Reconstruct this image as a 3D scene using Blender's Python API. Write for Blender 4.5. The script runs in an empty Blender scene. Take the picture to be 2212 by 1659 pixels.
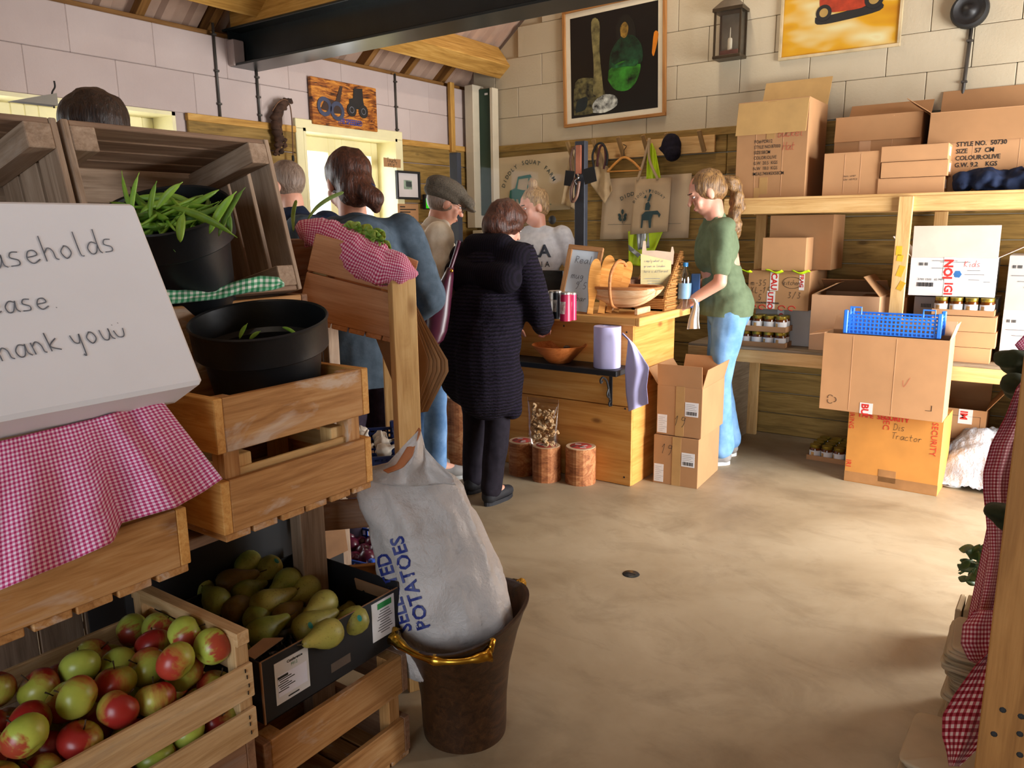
import bpy, bmesh, math, random
from mathutils import Vector, Matrix, noise
from mathutils.bvhtree import BVHTree
random.seed(7)
SC = bpy.context.scene
COL = SC.collection
R = math.radians
# ---------------------------------------------------------------- camera
IMW, IMH, FPX = 2212, 1659, 1670.0
YAW, PIT, ROLL, CH = R(35.1), R(11.45), R(-.72), 1.45
_fwd = Vector((-math.sin(YAW)*math.cos(PIT), math.cos(YAW)*math.cos(PIT), -math.sin(PIT)))
_rt = Vector((math.cos(YAW), math.sin(YAW), 0)); _up = _rt.cross(_fwd)
_r2 = _rt*math.cos(ROLL)+_up*math.sin(ROLL); _u2 = _up*math.cos(ROLL)-_rt*math.sin(ROLL)
CAMP = Vector((0, 0, CH))
_cd = bpy.data.cameras.new('camera'); _cd.sensor_width = 36; _cd.lens = FPX/IMW*36; _cd.clip_start = .02
cam = bpy.data.objects.new('camera', _cd); COL.objects.link(cam); SC.camera = cam
cam.matrix_world = Matrix(((_r2.x, _u2.x, -_fwd.x, 0), (_r2.y, _u2.y, -_fwd.y, 0), (_r2.z, _u2.z, -_fwd.z, CH), (0, 0, 0, 1)))
def ray(x, y): return _r2*((x-IMW/2)/FPX)-_u2*((y-IMH/2)/FPX)+_fwd
def onX(x, y, X): d = ray(x, y); return CAMP+d*(X/d.x)
def onY(x, y, Y): d = ray(x, y); return CAMP+d*(Y/d.y)
def onZ(x, y, Z=0): d = ray(x, y); return CAMP+d*((Z-CH)/d.z)
def onD(x, y, D): return CAMP+ray(x, y)*D
# ---------------------------------------------------------------- world, daylight, exposure
SC.view_settings.view_transform = 'Standard'; SC.view_settings.look = 'None'
SC.view_settings.exposure = 0.25; SC.view_settings.gamma = 1.0; SC.view_settings.use_curve_mapping = False
wd = bpy.data.worlds.new('overcast_sky'); SC.world = wd; wd.use_nodes = True
_bg = wd.node_tree.nodes['Background']; _bg.inputs[0].default_value = (.86, .93, 1, 1); _bg.inputs[1].default_value = 2.2
def area_light(name, loc, look, sx, sy, power, colr):
    l = bpy.data.lights.new(name, 'AREA'); l.shape = 'RECTANGLE'; l.size = sx; l.size_y = sy; l.energy = power; l.color = colr
    o = bpy.data.objects.new(name, l); COL.objects.link(o); o.location = loc
    d = Vector(look)-Vector(loc); o.rotation_euler = d.to_track_quat('-Z', 'Y').to_euler(); return o
DOOR_Y0, DOOR_Y1, DOOR_Z = 2.95, 4.75, 2.15          # open double door in the right wall
WR = 1.45; YB = 5.4; XL = -4.13; YF = -2.4            # right, back, left, front wall planes
area_light('daylight_door', (WR+.25, (DOOR_Y0+DOOR_Y1)/2, 1.1), (WR-3, (DOOR_Y0+DOOR_Y1)/2, .75), 1.8, 2.1, 290, (.98, .98, .98))
area_light('daylight_entrance', (.2, YF-.3, 1.3), (-.3, YF+3, 1.25), 1.9, 2.2, 50, (.76, .87, 1))
area_light('daylight_window_left_a', (XL-.4, 3.96, 1.6), (XL+2, 3.96, 1.3), .8, 1.0, 16, (.95, .98, 1))
area_light('daylight_window_left_b', (XL-.4, 1.6, 1.6), (XL+2, 1.6, 1.3), 1.9, 1.0, 26, (.95, .98, 1))
# ---------------------------------------------------------------- colour + material helpers
def lin(c): return c/12.92 if c <= .04045 else ((c+.055)/1.055)**2.4
def H(s, a=1.0):
    s = s.lstrip('#'); return tuple(lin(int(s[i:i+2], 16)/255) for i in (0, 2, 4))+(a,)
MATS = {}
class NT:
    def __init__(s, name):
        s.m = bpy.data.materials.new(name); s.m.use_nodes = True; s.t = s.m.node_tree; s.b = s.t.nodes['Principled BSDF']; MATS[name] = s.m
    def n(s, typ, **kw):
        o = s.t.nodes.new(typ)
        for k, v in kw.items():
            if k[0] == 'i' and k[1:].isdigit(): s.set(o.inputs[int(k[1:])], v)
            elif k in o.inputs: s.set(o.inputs[k], v)
            else: setattr(o, k, v)
        return o
    def set(s, inp, v):
        if isinstance(v, bpy.types.NodeSocket): s.t.links.new(v, inp)
        else: inp.default_value = v
    def P(s, **kw):
        for k, v in kw.items(): s.set(s.b.inputs[k.replace('_', ' ')], v)
    def coord(s, kind='Object', rand=True):
        tc = s.n('ShaderNodeTexCoord').outputs[kind]
        if not rand: return tc
        oi = s.n('ShaderNodeObjectInfo')
        mu = s.n('ShaderNodeVectorMath', operation='SCALE'); s.set(mu.inputs[0], (7.3, 3.1, 5.7)); s.set(mu.inputs['Scale'], oi.outputs['Random'])
        ad = s.n('ShaderNodeVectorMath', operation='ADD'); s.set(ad.inputs[0], tc); s.set(ad.inputs[1], mu.outputs[0]); return ad.outputs[0]
    def mapv(s, v, sc, rot=(0, 0, 0)):
        m = s.n('ShaderNodeMapping'); s.set(m.inputs[0], v); s.set(m.inputs['Scale'], sc); s.set(m.inputs['Rotation'], rot); return m.outputs[0]
    def noise(s, v, scale=5, detail=4, rough=.55, dist=0):
        o = s.n('ShaderNodeTexNoise'); s.set(o.inputs['Vector'], v); s.set(o.inputs['Scale'], scale); s.set(o.inputs['Detail'], detail)
        s.set(o.inputs['Roughness'], rough); s.set(o.inputs['Distortion'], dist); return o.outputs[0]
    def ramp(s, f, *st):
        o = s.n('ShaderNodeValToRGB'); s.set(o.inputs[0], f); e = o.color_ramp.elements
        while len(e) < len(st): e.new(.5)
        for i, (p, c) in enumerate(st): e[i].position = p; e[i].color = H(c) if isinstance(c, str) else c
        return o.outputs[0]
    def mix(s, f, a, b, blend='MIX'):
        o = s.n('ShaderNodeMix', data_type='RGBA', blend_type=blend)
        for i, v in ((0, f), (6, a), (7, b)): s.set(o.inputs[i], H(v) if isinstance(v, str) else v)
        return o.outputs[2]
    def math(s, op, a, b=0.0, c=None):
        o = s.n('ShaderNodeMath', operation=op); s.set(o.inputs[0], a); s.set(o.inputs[1], b)
        if c is not None: s.set(o.inputs[2], c)
        return o.outputs[0]
    def bump(s, h, st=.3, d=.01):
        o = s.n('ShaderNodeBump'); s.set(o.inputs['Height'], h); s.set(o.inputs['Strength'], st); s.set(o.inputs['Distance'], d); s.set(s.b.inputs['Normal'], o.outputs[0])
def plain(name, col, rough=.6, metal=0, var=.12, vs=9, bump=0, bs=60, spec=.5, coat=0):
    if name in MATS: return MATS[name]
    k = NT(name); v = k.coord(); f = k.noise(v, vs, 3)
    c = H(col); d = tuple(x*(1-var*2.2) for x in c[:3])+(1,); l = tuple(min(1, x*(1+var)) for x in c[:3])+(1,)
    k.P(Base_Color=k.ramp(f, (.3, d), (.7, l)), Roughness=rough, Metallic=metal)
    k.b.inputs['Specular IOR Level'].default_value = spec
    if coat: k.P(Coat_Weight=coat, Coat_Roughness=.15)
    if bump: k.bump(k.noise(v, bs, 4), bump, .004)
    return k.m
def wood(name, dark, mid, light, rough=.68, gs=1.0, knots='', smear=0, smearc='#cfc2b4'):
    if name in MATS: return MATS[name]
    k = NT(name); v = k.coord()
    a = k.noise(k.mapv(v, (1.6*gs, 16*gs, 16*gs)), 1.6, 5, .6, 1.2)
    b = k.noise(k.mapv(v, (5*gs, 130*gs, 130*gs)), 1.4, 3, .6, .3)
    f = k.math('ADD', k.math('MULTIPLY', a, .7), k.math('MULTIPLY', b, .3))
    c = k.ramp(f, (.32, dark), (.5, mid), (.68, light))
    if knots:
        vo = k.n('ShaderNodeTexVoronoi', feature='F1'); k.set(vo.inputs['Vector'], k.mapv(v, (2.6, 5.5, 5.5))); k.set(vo.inputs['Scale'], 1.15)
        kn = k.ramp(vo.outputs['Distance'], (.05, (1, 1, 1, 1)), (.13, (0, 0, 0, 1)))
        c = k.mix(k.math('MULTIPLY', kn, .8), c, knots)
    if smear:
        sm = k.ramp(k.noise(k.mapv(v, (3, 9, 9)), 1.3, 5, .65, .5), (.56, (0, 0, 0, 1)), (.68, (1, 1, 1, 1)))
        c = k.mix(k.math('MULTIPLY', sm, smear), c, smearc)
    k.P(Base_Color=c, Roughness=rough); k.b.inputs['Specular IOR Level'].default_value = .3
    k.bump(f, .35, .003); return k.m
# ---------------------------------------------------------------- mesh builder
class MB:
    def __init__(s): s.v = []; s.f = []; s.uv = None; s.mi = None
    def add(s, vs, fs):
        o = len(s.v); s.v += [tuple(v) for v in vs]; s.f += [tuple(i+o for i in f) for f in fs]; return s
    def box(s, c, d, M=None, b=0):
        vs, fs = cbox(d[0], d[1], d[2], b); T = Matrix.Translation(c) @ (M.to_4x4() if M else Matrix())
        return s.add([T @ Vector(v) for v in vs], fs)
    def bb(s, a, b_, bev=0):
        return s.box([(a[i]+b_[i])/2 for i in range(3)], [abs(b_[i]-a[i]) for i in range(3)], None, bev)
    def tube(s, pts, r, n=8, cap=True):
        pts = [Vector(p) for p in pts]; m = len(pts)
        rs = r if isinstance(r, (list, tuple)) else [r]*m
        prev = None; rings = []
        for i, p in enumerate(pts):
            t = (pts[min(i+1, m-1)]-pts[max(i-1, 0)]).normalized()
            if prev is None: u = t.orthogonal().normalized()
            else:
                u = prev-t*prev.dot(t)
                u = u.normalized() if u.length > 1e-6 else t.orthogonal().normalized()
            prev = u; w = t.cross(u)
            rings.append([p+(u*math.cos(2*math.pi*j/n)+w*math.sin(2*math.pi*j/n))*rs[i] for j in range(n)])
        return s.loft(rings, True, cap)
    def loft(s, rings, closed=True, cap=True):
        n = len(rings[0]); vs = [p for r in rings for p in r]; fs = []
        for i in range(len(rings)-1):
            for j in range(n if closed else n-1):
                a, b = i*n+j, i*n+(j+1) % n; fs.append((a, b, b+n, a+n))
        if cap: fs.append(tuple(range(n))[::-1]); fs.append(tuple((len(rings)-1)*n+j for j in range(n)))
        return s.add(vs, fs)
    def lathe(s, prof, n=24, M=None, sx=1, sy=1):
        M = M or Matrix()
        rings = [[M @ Vector((r*sx*math.cos(2*math.pi*j/n), r*sy*math.sin(2*math.pi*j/n), z)) for j in range(n)] for r, z in prof]
        return s.loft(rings, True, False)
    def prism(s, poly, h, M=None):                      # polygon in xy, extruded 0..h in z
        M = M or Matrix(); n = len(poly)
        vs = [M @ Vector((x, y, 0)) for x, y in poly]+[M @ Vector((x, y, h)) for x, y in poly]
        fs = [tuple(range(n))[::-1], tuple(range(n, 2*n))]+[(i, (i+1) % n, n+(i+1) % n, n+i) for i in range(n)]
        return s.add(vs, fs)
    def grid(s, fn, nu, nv, uv=False, su=1, sv=1):
        vs = [fn(i/(nu-1), j/(nv-1)) for j in range(nv) for i in range(nu)]
        fs = [(j*nu+i, j*nu+i+1, (j+1)*nu+i+1, (j+1)*nu+i) for j in range(nv-1) for i in range(nu-1)]
        if uv: s.uv = (s.uv or [])+[(i/(nu-1)*su, j/(nv-1)*sv) for j in range(nv) for i in range(nu)]
        return s.add(vs, fs)
    def mesh(s, name, mat, smooth=False):
        me = bpy.data.meshes.new(name); me.from_pydata(s.v, [], s.f)
        for m in (mat if isinstance(mat, (list, tuple)) else [mat]): me.materials.append(m)
        if s.uv and len(s.uv) == len(s.v):
            l = me.uv_layers.new(name='uv')
            for lp in me.loops: l.data[lp.index].uv = s.uv[lp.vertex_index]
        if s.mi: me.polygons.foreach_set('material_index', s.mi)
        if smooth: me.polygons.foreach_set('use_smooth', [True]*len(me.polygons))
        me.update(); return me
    def build(s, name, mat, parent=None, M=None, smooth=False, sharp=None, solid=0):
        o = link(name, s.mesh(name, mat, smooth), parent, M)
        if smooth and sharp: o.data.set_sharp_from_angle(angle=R(sharp))
        if solid:
            md = o.modifiers.new('thickness', 'SOLIDIFY'); md.thickness = solid; md.offset = 0
        return o
_cb = {}
def cbox(x, y, z, b=0):
    k = (round(x, 5), round(y, 5), round(z, 5), b)
    if k in _cb: return _cb[k]
    hx, hy, hz = x/2, y/2, z/2
    b = min(b, hx*.45, hy*.45, hz*.45)
    if b <= 0:
        vs = [(sx*hx, sy*hy, sz*hz) for sx in (-1, 1) for sy in (-1, 1) for sz in (-1, 1)]
        fs = [(0, 1, 3, 2), (4, 6, 7, 5), (0, 4, 5, 1), (2, 3, 7, 6), (0, 2, 6, 4), (1, 5, 7, 3)]
    else:
        vs = []; ix = {}
        for sx in (-1, 1):
            for sy in (-1, 1):
                for sz in (-1, 1):
                    for a in range(3):
                        p = [sx*(hx-b), sy*(hy-b), sz*(hz-b)]; p[a] = (sx, sy, sz)[a]*(hx, hy, hz)[a]
                        ix[(sx, sy, sz, a)] = len(vs); vs.append(tuple(p))
        fs = []
        def face(idx):
            c = sum((Vector(vs[i]) for i in idx), Vector())/len(idx)
            nn = (Vector(vs[idx[1]])-Vector(vs[idx[0]])).cross(Vector(vs[idx[2]])-Vector(vs[idx[1]]))
            fs.append(tuple(idx if nn.dot(c) > 0 else idx[::-1]))
        S4 = ((-1, -1), (1, -1), (1, 1), (-1, 1))
        for a in range(3):
            for s0 in (-1, 1):
                q = []
                for t in S4:
                    g = list(t); g.insert(a, s0); q.append(ix[(g[0], g[1], g[2], a)])
                face(q)
        for a in range(3):
            b1, b2 = [i for i in range(3) if i != a]
            for t in S4:
                q = []
                for s0, ax in ((-1, b1), (-1, b2), (1, b2), (1, b1)):
                    g = [0, 0, 0]; g[a] = s0; g[b1] = t[0]; g[b2] = t[1]; q.append(ix[(g[0], g[1], g[2], ax)])
                face(q)
        for sx in (-1, 1):
            for sy in (-1, 1):
                for sz in (-1, 1): face([ix[(sx, sy, sz, a)] for a in range(3)])
    _cb[k] = (vs, fs); return vs, fs
def link(name, data, parent=None, M=None):
    o = bpy.data.objects.new(name, data); COL.objects.link(o)
    if parent: o.parent = parent
    if M is not None: o.matrix_local = M
    return o
def T(x, y=None, z=None): return Matrix.Translation(x if y is None else (x, y, z))
def RX(a): return Matrix.Rotation(R(a), 4, 'X')
def RY(a): return Matrix.Rotation(R(a), 4, 'Y')
def RZ(a): return Matrix.Rotation(R(a), 4, 'Z')
def frame(o, x, z):                                       # x axis along x, z axis close to z
    x = Vector(x).normalized(); z = Vector(z); y = z.cross(x).normalized(); z = x.cross(y)
    return Matrix(((x.x, y.x, z.x, o[0]), (x.y, y.y, z.y, o[1]), (x.z, y.z, z.z, o[2]), (0, 0, 0, 1)))
def tag(o, label=None, cat=None, group=None, kind=None):
    if label: o['label'] = label
    if cat: o['category'] = cat
    if group: o['group'] = group
    if kind: o['kind'] = kind
    return o
def thing(name, label, cat, M=None, group=None, kind=None):
    o = link(name, None, None, M if M is not None else Matrix()); o.empty_display_size = .1; return tag(o, label, cat, group, kind)
_bm = {}
def boardmesh(l, w, t, mat, b=.002):
    k = (round(l, 4), round(w, 4), round(t, 4), mat.name, b)
    if k not in _bm: m = MB(); m.add(*cbox(l, w, t, b)); _bm[k] = m.mesh('board', mat)
    return _bm[k]
def board(parent, name, p0, p1, w, t, nrm, mat, b=.002):    # board from p0 to p1 (centre line), w across, t along nrm
    p0 = Vector(p0); p1 = Vector(p1); d = p1-p0
    return link(name, boardmesh(d.length, w, t, mat, b), parent, frame((p0+p1)/2, d, nrm))
def copy_tree(o, M, parent=None, label=None):
    c = o.copy(); COL.objects.link(c); c.parent = parent
    if M is not None: c.matrix_local = M
    if label: c['label'] = label
    for ch in [x for x in o.children]: copy_tree(ch, None, c)
    return c
def smoothpath(pts, k=6):
    pts = [Vector(p) for p in pts]; out = []
    for i in range(len(pts)-1):
        p0 = pts[max(i-1, 0)]; p1 = pts[i]; p2 = pts[i+1]; p3 = pts[min(i+2, len(pts)-1)]
        for j in range(k):
            t = j/k; out.append(.5*((2*p1)+(p2-p0)*t+(2*p0-5*p1+4*p2-p3)*t*t+(3*p1-p0-3*p2+p3)*t**3))
    return out+[pts[-1]]
# ---------------------------------------------------------------- lettering
INK = plain('ink_black', '#1c1a18', .7, var=.05)
REDINK = plain('ink_red', '#c8261c', .6, var=.05)
def textmesh(s, size, mat, align='LEFT', shear=0, sub=0, bold=0, width=1):
    cu = bpy.data.curves.new('t', 'FONT'); cu.body = s; cu.size = size; cu.align_x = align; cu.shear = shear; cu.resolution_u = 2; cu.offset = bold
    ob = bpy.data.objects.new('t', cu); me = bpy.data.meshes.new_from_object(ob)
    bpy.data.objects.remove(ob); bpy.data.curves.remove(cu)
    if width != 1:
        for v in me.vertices: v.co.x *= width
    if sub:
        b = bmesh.new(); b.from_mesh(me); bmesh.ops.triangulate(b, faces=b.faces)
        for _ in range(6):
            ee = [e for e in b.edges if e.calc_length() > sub]
            if not ee: break
            bmesh.ops.subdivide_edges(b, edges=ee, cuts=1); bmesh.ops.triangulate(b, faces=b.faces)
        b.to_mesh(me); b.free()
    me.materials.clear(); me.materials.append(mat); me.name = 'lettering'; return me
def label_text(parent, s, org, right, up, size, mat=None, name='printed_text', **kw):
    M = frame(org, right, Vector(right).cross(Vector(up))); return link(name, textmesh(s, size, mat or INK, **kw), parent, M)
SF = {
 'a': [[(.45, .42), (.25, .5), (.06, .28), (.12, .03), (.3, .05), (.44, .4)], [(.46, .5), (.44, .15), (.56, 0)]],
 'b': [[(.08, 1), (.06, 0)], [(.06, .3), (.25, .5), (.44, .3), (.3, .02), (.06, .06)]],
 'c': [[(.42, .42), (.25, .5), (.06, .25), (.2, .0), (.45, .08)]],
 'd': [[(.44, .4), (.25, .5), (.06, .28), (.14, .03), (.32, .06), (.46, .35)], [(.5, 1), (.46, .2), (.55, 0)]],
 'e': [[(.08, .25), (.42, .3), (.36, .48), (.16, .46), (.06, .2), (.22, 0), (.48, .12)]],
 'h': [[(.1, 1), (.08, 0)], [(.08, .3), (.26, .5), (.4, .36), (.42, .08), (.52, 0)]],
 'i': [[(.2, .5), (.2, .05), (.3, 0)], [(.2, .7), (.21, .73)]],
 'k': [[(.1, .8), (.08, 0)], [(.42, .5), (.1, .22), (.45, 0)]],
 'l': [[(.15, 1), (.14, .1), (.26, 0)]],
 'm': [[(.06, .48), (.06, 0)], [(.06, .35), (.2, .5), (.27, .3), (.27, 0)], [(.27, .35), (.42, .5), (.48, .3), (.5, 0)]],
 'n': [[(.08, .5), (.08, 0)], [(.08, .32), (.26, .5), (.4, .34), (.42, .06), (.5, 0)]],
 'o': [[(.26, .5), (.07, .28), (.2, 0), (.42, .18), (.36, .44), (.22, .5)]],
 'p': [[(.1, .5), (.06, -.4)], [(.08, .3), (.28, .5), (.42, .26), (.25, .03), (.08, .1)]],
 'r': [[(.1, .5), (.1, 0)], [(.1, .3), (.24, .5), (.4, .42)]],
 's': [[(.42, .5), (.2, .52), (.12, .34), (.36, .2), (.34, .03), (.06, .02)]],
 't': [[(.2, .85), (.2, .1), (.36, 0)], [(.04, .5), (.4, .52)]],
 'u': [[(.08, .5), (.1, .1), (.28, .02), (.44, .3), (.45, .5), (.45, .12), (.56, 0)]],
 'w': [[(.04, .5), (.16, 0), (.28, .4), (.4, 0), (.52, .5)]],
 'x': [[(.06, .5), (.42, 0)], [(.4, .5), (.06, 0)]],
 'y': [[(.08, .5), (.14, .18), (.32, .14), (.44, .5)], [(.44, .5), (.34, -.4), (.26, -.36)]],
 'B': [[(.1, .9), (.08, 0)], [(.1, .9), (.4, .8), (.3, .52), (.1, .48), (.46, .35), (.36, .04), (.08, 0)]],
 'D': [[(.1, .9), (.1, 0)], [(.04, .9), (.4, .8), (.52, .45), (.38, .08), (.06, 0)]],
 'H': [[(.1, .9), (.08, 0)], [(.46, .9), (.44, 0)], [(.08, .45), (.46, .48)]],
 'K': [[(.1, .9), (.08, 0)], [(.46, .9), (.1, .4), (.5, 0)]],
 'P': [[(.1, .9), (.08, 0)], [(.1, .88), (.44, .78), (.4, .5), (.1, .45)]],
 'T': [[(.28, .9), (.26, 0)], [(.02, .88), (.56, .92)]],
 'R': [[(.1, .9), (.08, 0)], [(.1, .88), (.42, .78), (.36, .5), (.1, .45), (.48, 0)]],
 'L': [[(.1, .9), (.08, .02), (.45, .04)]], 'X': [[(.06, .9), (.46, 0)], [(.44, .9), (.06, 0)]],
 '1': [[(.1, .6), (.3, .95), (.2, 0)]], '3': [[(.08, .85), (.38, .85), (.2, .52), (.42, .3), (.28, .02), (.06, .08)]],
 '5': [[(.42, .9), (.14, .9), (.1, .5), (.38, .45), (.34, .06), (.06, .04)]], '/': [[(.04, -.1), (.4, 1)]],
 '9': [[(.4, .8), (.2, .9), (.1, .62), (.36, .6), (.42, .85), (.36, .2), (.2, -.1)]],
 '-': [[(.08, .35), (.4, .36)]], '.': [[(.15, 0), (.18, .02)]], '!': [[(.2, .95), (.18, .3)], [(.18, .02), (.2, .04)]],
 '?': [[(.1, .75), (.26, .92), (.4, .72), (.22, .45), (.22, .25)], [(.22, .02), (.23, .04)]],
 'v': [[(.05, .5), (.2, 0), (.5, .75)]], ':': [[(.18, .4), (.19, .43)], [(.18, .02), (.19, .04)]],
 'f': [[(.4, .9), (.24, .92), (.2, .6), (.18, -.2)], [(.05, .5), (.38, .52)]], 'g': [[(.42, .42), (.22, .5), (.07, .25), (.25, .05), (.42, .4), (.4, -.3), (.12, -.3)]],
 '~': [[(.08, .6), (.1, .62)], [(.36, .64), (.38, .66)], [(.04, .36), (.12, .06), (.36, .06), (.46, .4)]],
}
def stroke_mesh(lines, size, w, mat, slant=.12, adv=.62):   # lines: [(text, x0, y0)]; flat pen strokes in xy
    m = MB()
    for s, x0, y0 in lines:
        x = x0
        for ch in s:
            for pl in SF.get(ch, []):
                pp = smoothpath([(x+(px+py*slant)*size, y0+py*size, 0) for px, py in pl], 4) if len(pl) > 2 else [Vector((x+(px+py*slant)*size, y0+py*size, 0)) for px, py in pl]
                L = []; Rr = []
                for i, p in enumerate(pp):
                    t = (pp[min(i+1, len(pp)-1)]-pp[max(i-1, 0)])
                    t = t.normalized() if t.length > 1e-9 else Vector((1, 0, 0)); n = Vector((-t.y, t.x, 0))*w/2
                    L.append(p+n); Rr.append(p-n)
                k = len(pp); m.add(L+Rr, [(i, k+i, k+i+1, i+1) for i in range(k-1)])
            x += adv*size*(.7 if ch in 'il.!-:' else (.5 if ch == ' ' else 1))
    return m.mesh('handwriting', mat)
def handwriting(parent, lines, org, right, up, size, w, mat=None, **kw):
    return link('handwriting', stroke_mesh(lines, size, w, mat or INK, **kw), parent, frame(org, right, Vector(right).cross(Vector(up))))
# ================================================================ materials of the room
def m_floor():
    k = NT('concrete_floor'); v = k.coord('Object', False)
    a = k.noise(v, 1.1, 6, .6, .4); b = k.noise(k.mapv(v, (1, 1, 1)), 9, 5, .6); c = k.noise(k.mapv(v, (1.2, 1.9, 1), (0, 0, .5)), 2.3, 7, .68, .6)
    col = k.ramp(a, (.3, '#7d6a50'), (.46, '#9c896c'), (.72, '#b3a286'))
    col = k.mix(k.ramp(c, (.50, (0, 0, 0, 1)), (.78, (.6, .6, .6, 1))), col, '#6b583f')
    col = k.mix(k.ramp(k.noise(v, 26, 3, .7), (.7, (0, 0, 0, 1)), (.78, (.5, .5, .5, 1))), col, '#6d5c46')
    k.P(Base_Color=col, Roughness=k.math('ADD', k.math('MULTIPLY', b, .25), .42)); k.bump(b, .12, .002); return k.m
def m_block(name, c1, c2):
    k = NT(name); v = k.coord(); f = k.noise(v, 55, 5, .65); g = k.noise(v, 2.2, 3)
    k.P(Base_Color=k.ramp(g, (.3, c1), (.7, c2)), Roughness=.82); k.b.inputs['Specular IOR Level'].default_value = .25
    k.bump(f, .5, .004); return k.m
M_FLOOR = m_floor()
M_BLOCK = m_block('painted_block', '#bcae93', '#c5b89e'); M_MORT = m_block('painted_mortar', '#b4a68b', '#bdb096')
M_BLOCKL = m_block('painted_block_pink_light', '#b5a49e', '#bfafa9'); M_MORTL = m_block('painted_mortar_pink_light', '#ae9e98', '#b8a8a2')  # left wall: pinkish cast of the mixed light put into the paint colour
M_CLAD = wood('cladding_wood', '#664f24', '#8c6e36', '#a3844a', knots='#45310f')
M_BEAM = wood('roof_timber', '#8f6428', '#b88a42', '#d0a55c', knots='#6e4418', gs=.8)
M_BEAMD = wood('roof_timber_dark', '#5d3d1a', '#7d5628', '#93693a', gs=.8)
M_PINE = wood('pale_pine', '#b98d55', '#d0a76c', '#dfbb83', knots='#8a5a2a')
M_STEEL = plain('steel_grey_paint', '#2f3536', .28, .4, .06)
M_CREAM = plain('cream_paint', '#e9dfae', .5, var=.03)
M_ROOF = plain('roof_sheet', '#b89a86', .55, .1, .05)
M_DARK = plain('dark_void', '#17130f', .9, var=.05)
M_OUT = plain('outdoor_gravel', '#b9b2a4', .9, var=.1)
# ================================================================ floor
def struct(name, o): o.name = name; o['kind'] = 'structure'; return o
m = MB(); m.bb((XL-.3, YF-.2, -.1), (WR+.2, YB+.2, 0)); struct('floor', m.build('floor', M_FLOOR))
m = MB(); m.bb((-14, -16, -.16), (16, 18, -.11)); tag(struct('ground', m.build('ground', M_OUT)), 'gravel yard outside the doors', 'ground')
# ================================================================ walls
ZW = 2.09; EAVE = 2.55; SLOPE = .80; RIDGE_X = -1.35
def roofz(x): return 2.776+.80*((x if x < RIDGE_X else 2*RIDGE_X-x)+3.962)
m = MB()      # gable back wall body (mortar face) : polygon extruded away from the room
poly = [(XL-.2, 0), (WR+.2, 0), (WR+.2, roofz(WR+.2)), (RIDGE_X, roofz(RIDGE_X)), (XL-.2, roofz(XL-.2))]
m.prism(poly, .2, frame((0, YB+.2, 0), (1, 0, 0), (0, -1, 0)))
wall_back = struct('wall_back', m.build('wall_back', M_MORT))
BL, BH, JT = .4465, .2225, .003
def blockmesh(w, mat):
    key = ('blk', round(w, 3), mat.name)
    if key not in _bm: q = MB(); q.add(*cbox(w, .03, BH, .003)); _bm[key] = q.mesh('block', mat)
    return _bm[key]
for r in range(7):
    z = ZW+.005+r*.225+BH/2; x = XL-.0+(0 if r % 2 else -.225); xe = 1.4
    while x < xe:
        a = max(x, XL+.002); b = x+BL
        if b-a > .05 and roofz((a+b)/2) > z+.02: link('block', blockmesh(b-a, M_BLOCK), wall_back, T((a+b)/2, YB-.0105, z))
        x += .45
m = MB()
for a, b in (((XL-.25, YF, 0), (XL-.006, 1.0, EAVE)),):
    m.bb((XL-.25, YF, 0), (XL-.006, .55, EAVE)); m.bb((XL-.25, 2.62, 0), (XL-.006, 3.52, EAVE)); m.bb((XL-.25, 4.40, 0), (XL-.006, YB, EAVE))
    m.bb((XL-.25, .55, 2.10), (XL-.006, 2.62, EAVE)); m.bb((XL-.25, 3.52, 2.10), (XL-.006, 4.40, EAVE))
    m.bb((XL-.25, .55, 0), (XL-.006, 2.62, 1.1)); m.bb((XL-.25, 3.52, 0), (XL-.006, 4.40, 1.1))
wall_left = struct('wall_left', m.build('wall_left', M_MORTL))
for r in range(2):
    z = 2.10+.005+r*.225+BH/2; y = YF+(0 if r % 2 else -.225)
    while y < YB:
        a = max(y, YF); b = min(y+BL, YB-.01)
        if b-a > .04: link('block', blockmesh(b-a+.003, M_BLOCKL), wall_left, T(XL-.0105, (a+b)/2, z) @ RZ(90))
        y += .45
# timber cladding on the lower walls, one object for each board
nb = 14; bh = ZW/nb
def clad(parent, p0, p1, nrm):
    w = boardmesh((Vector(p1)-Vector(p0)).length, bh-.006, .02, M_CLAD, .006)
    return link('cladding_board', w, parent, frame((Vector(p0)+Vector(p1))/2, Vector(p1)-Vector(p0), nrm))
for i in range(nb):
    z = (i+.5)*bh
    for x0, x1 in ((XL+.0, -1.95), (-1.95, WR)):
        clad(wall_back, (x0+.002, YB-.015-.003*(i % 2), z), (x1-.002, YB-.015-.003*(i % 2), z), (0, -1, 0))
    spans = ((YF, .48), (2.70, 3.48), (4.45, YB-.03)) if z > 1.05 else ((YF, 2.6), (2.6, YB-.03))
    for y0, y1 in spans: clad(wall_left, (XL+.008, y0+.002, z), (XL+.008, y1-.002, z), (1, 0, 0))
board(wall_left, 'cladding_cap', (XL+.012, 2.70, 2.085), (XL+.012, 3.48, 2.085), .04, .03, (1, 0, 0), M_BEAM)
board(wall_left, 'cladding_cap', (XL+.012, 4.45, 2.085), (XL+.012, YB-.02, 2.085), .04, .03, (1, 0, 0), M_BEAM)
board(wall_back, 'cladding_cap', (XL+.05, YB-.03, 2.08), (-1.6, YB-.03, 2.08), .05, .03, (0, -1, 0), M_CLAD)
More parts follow.
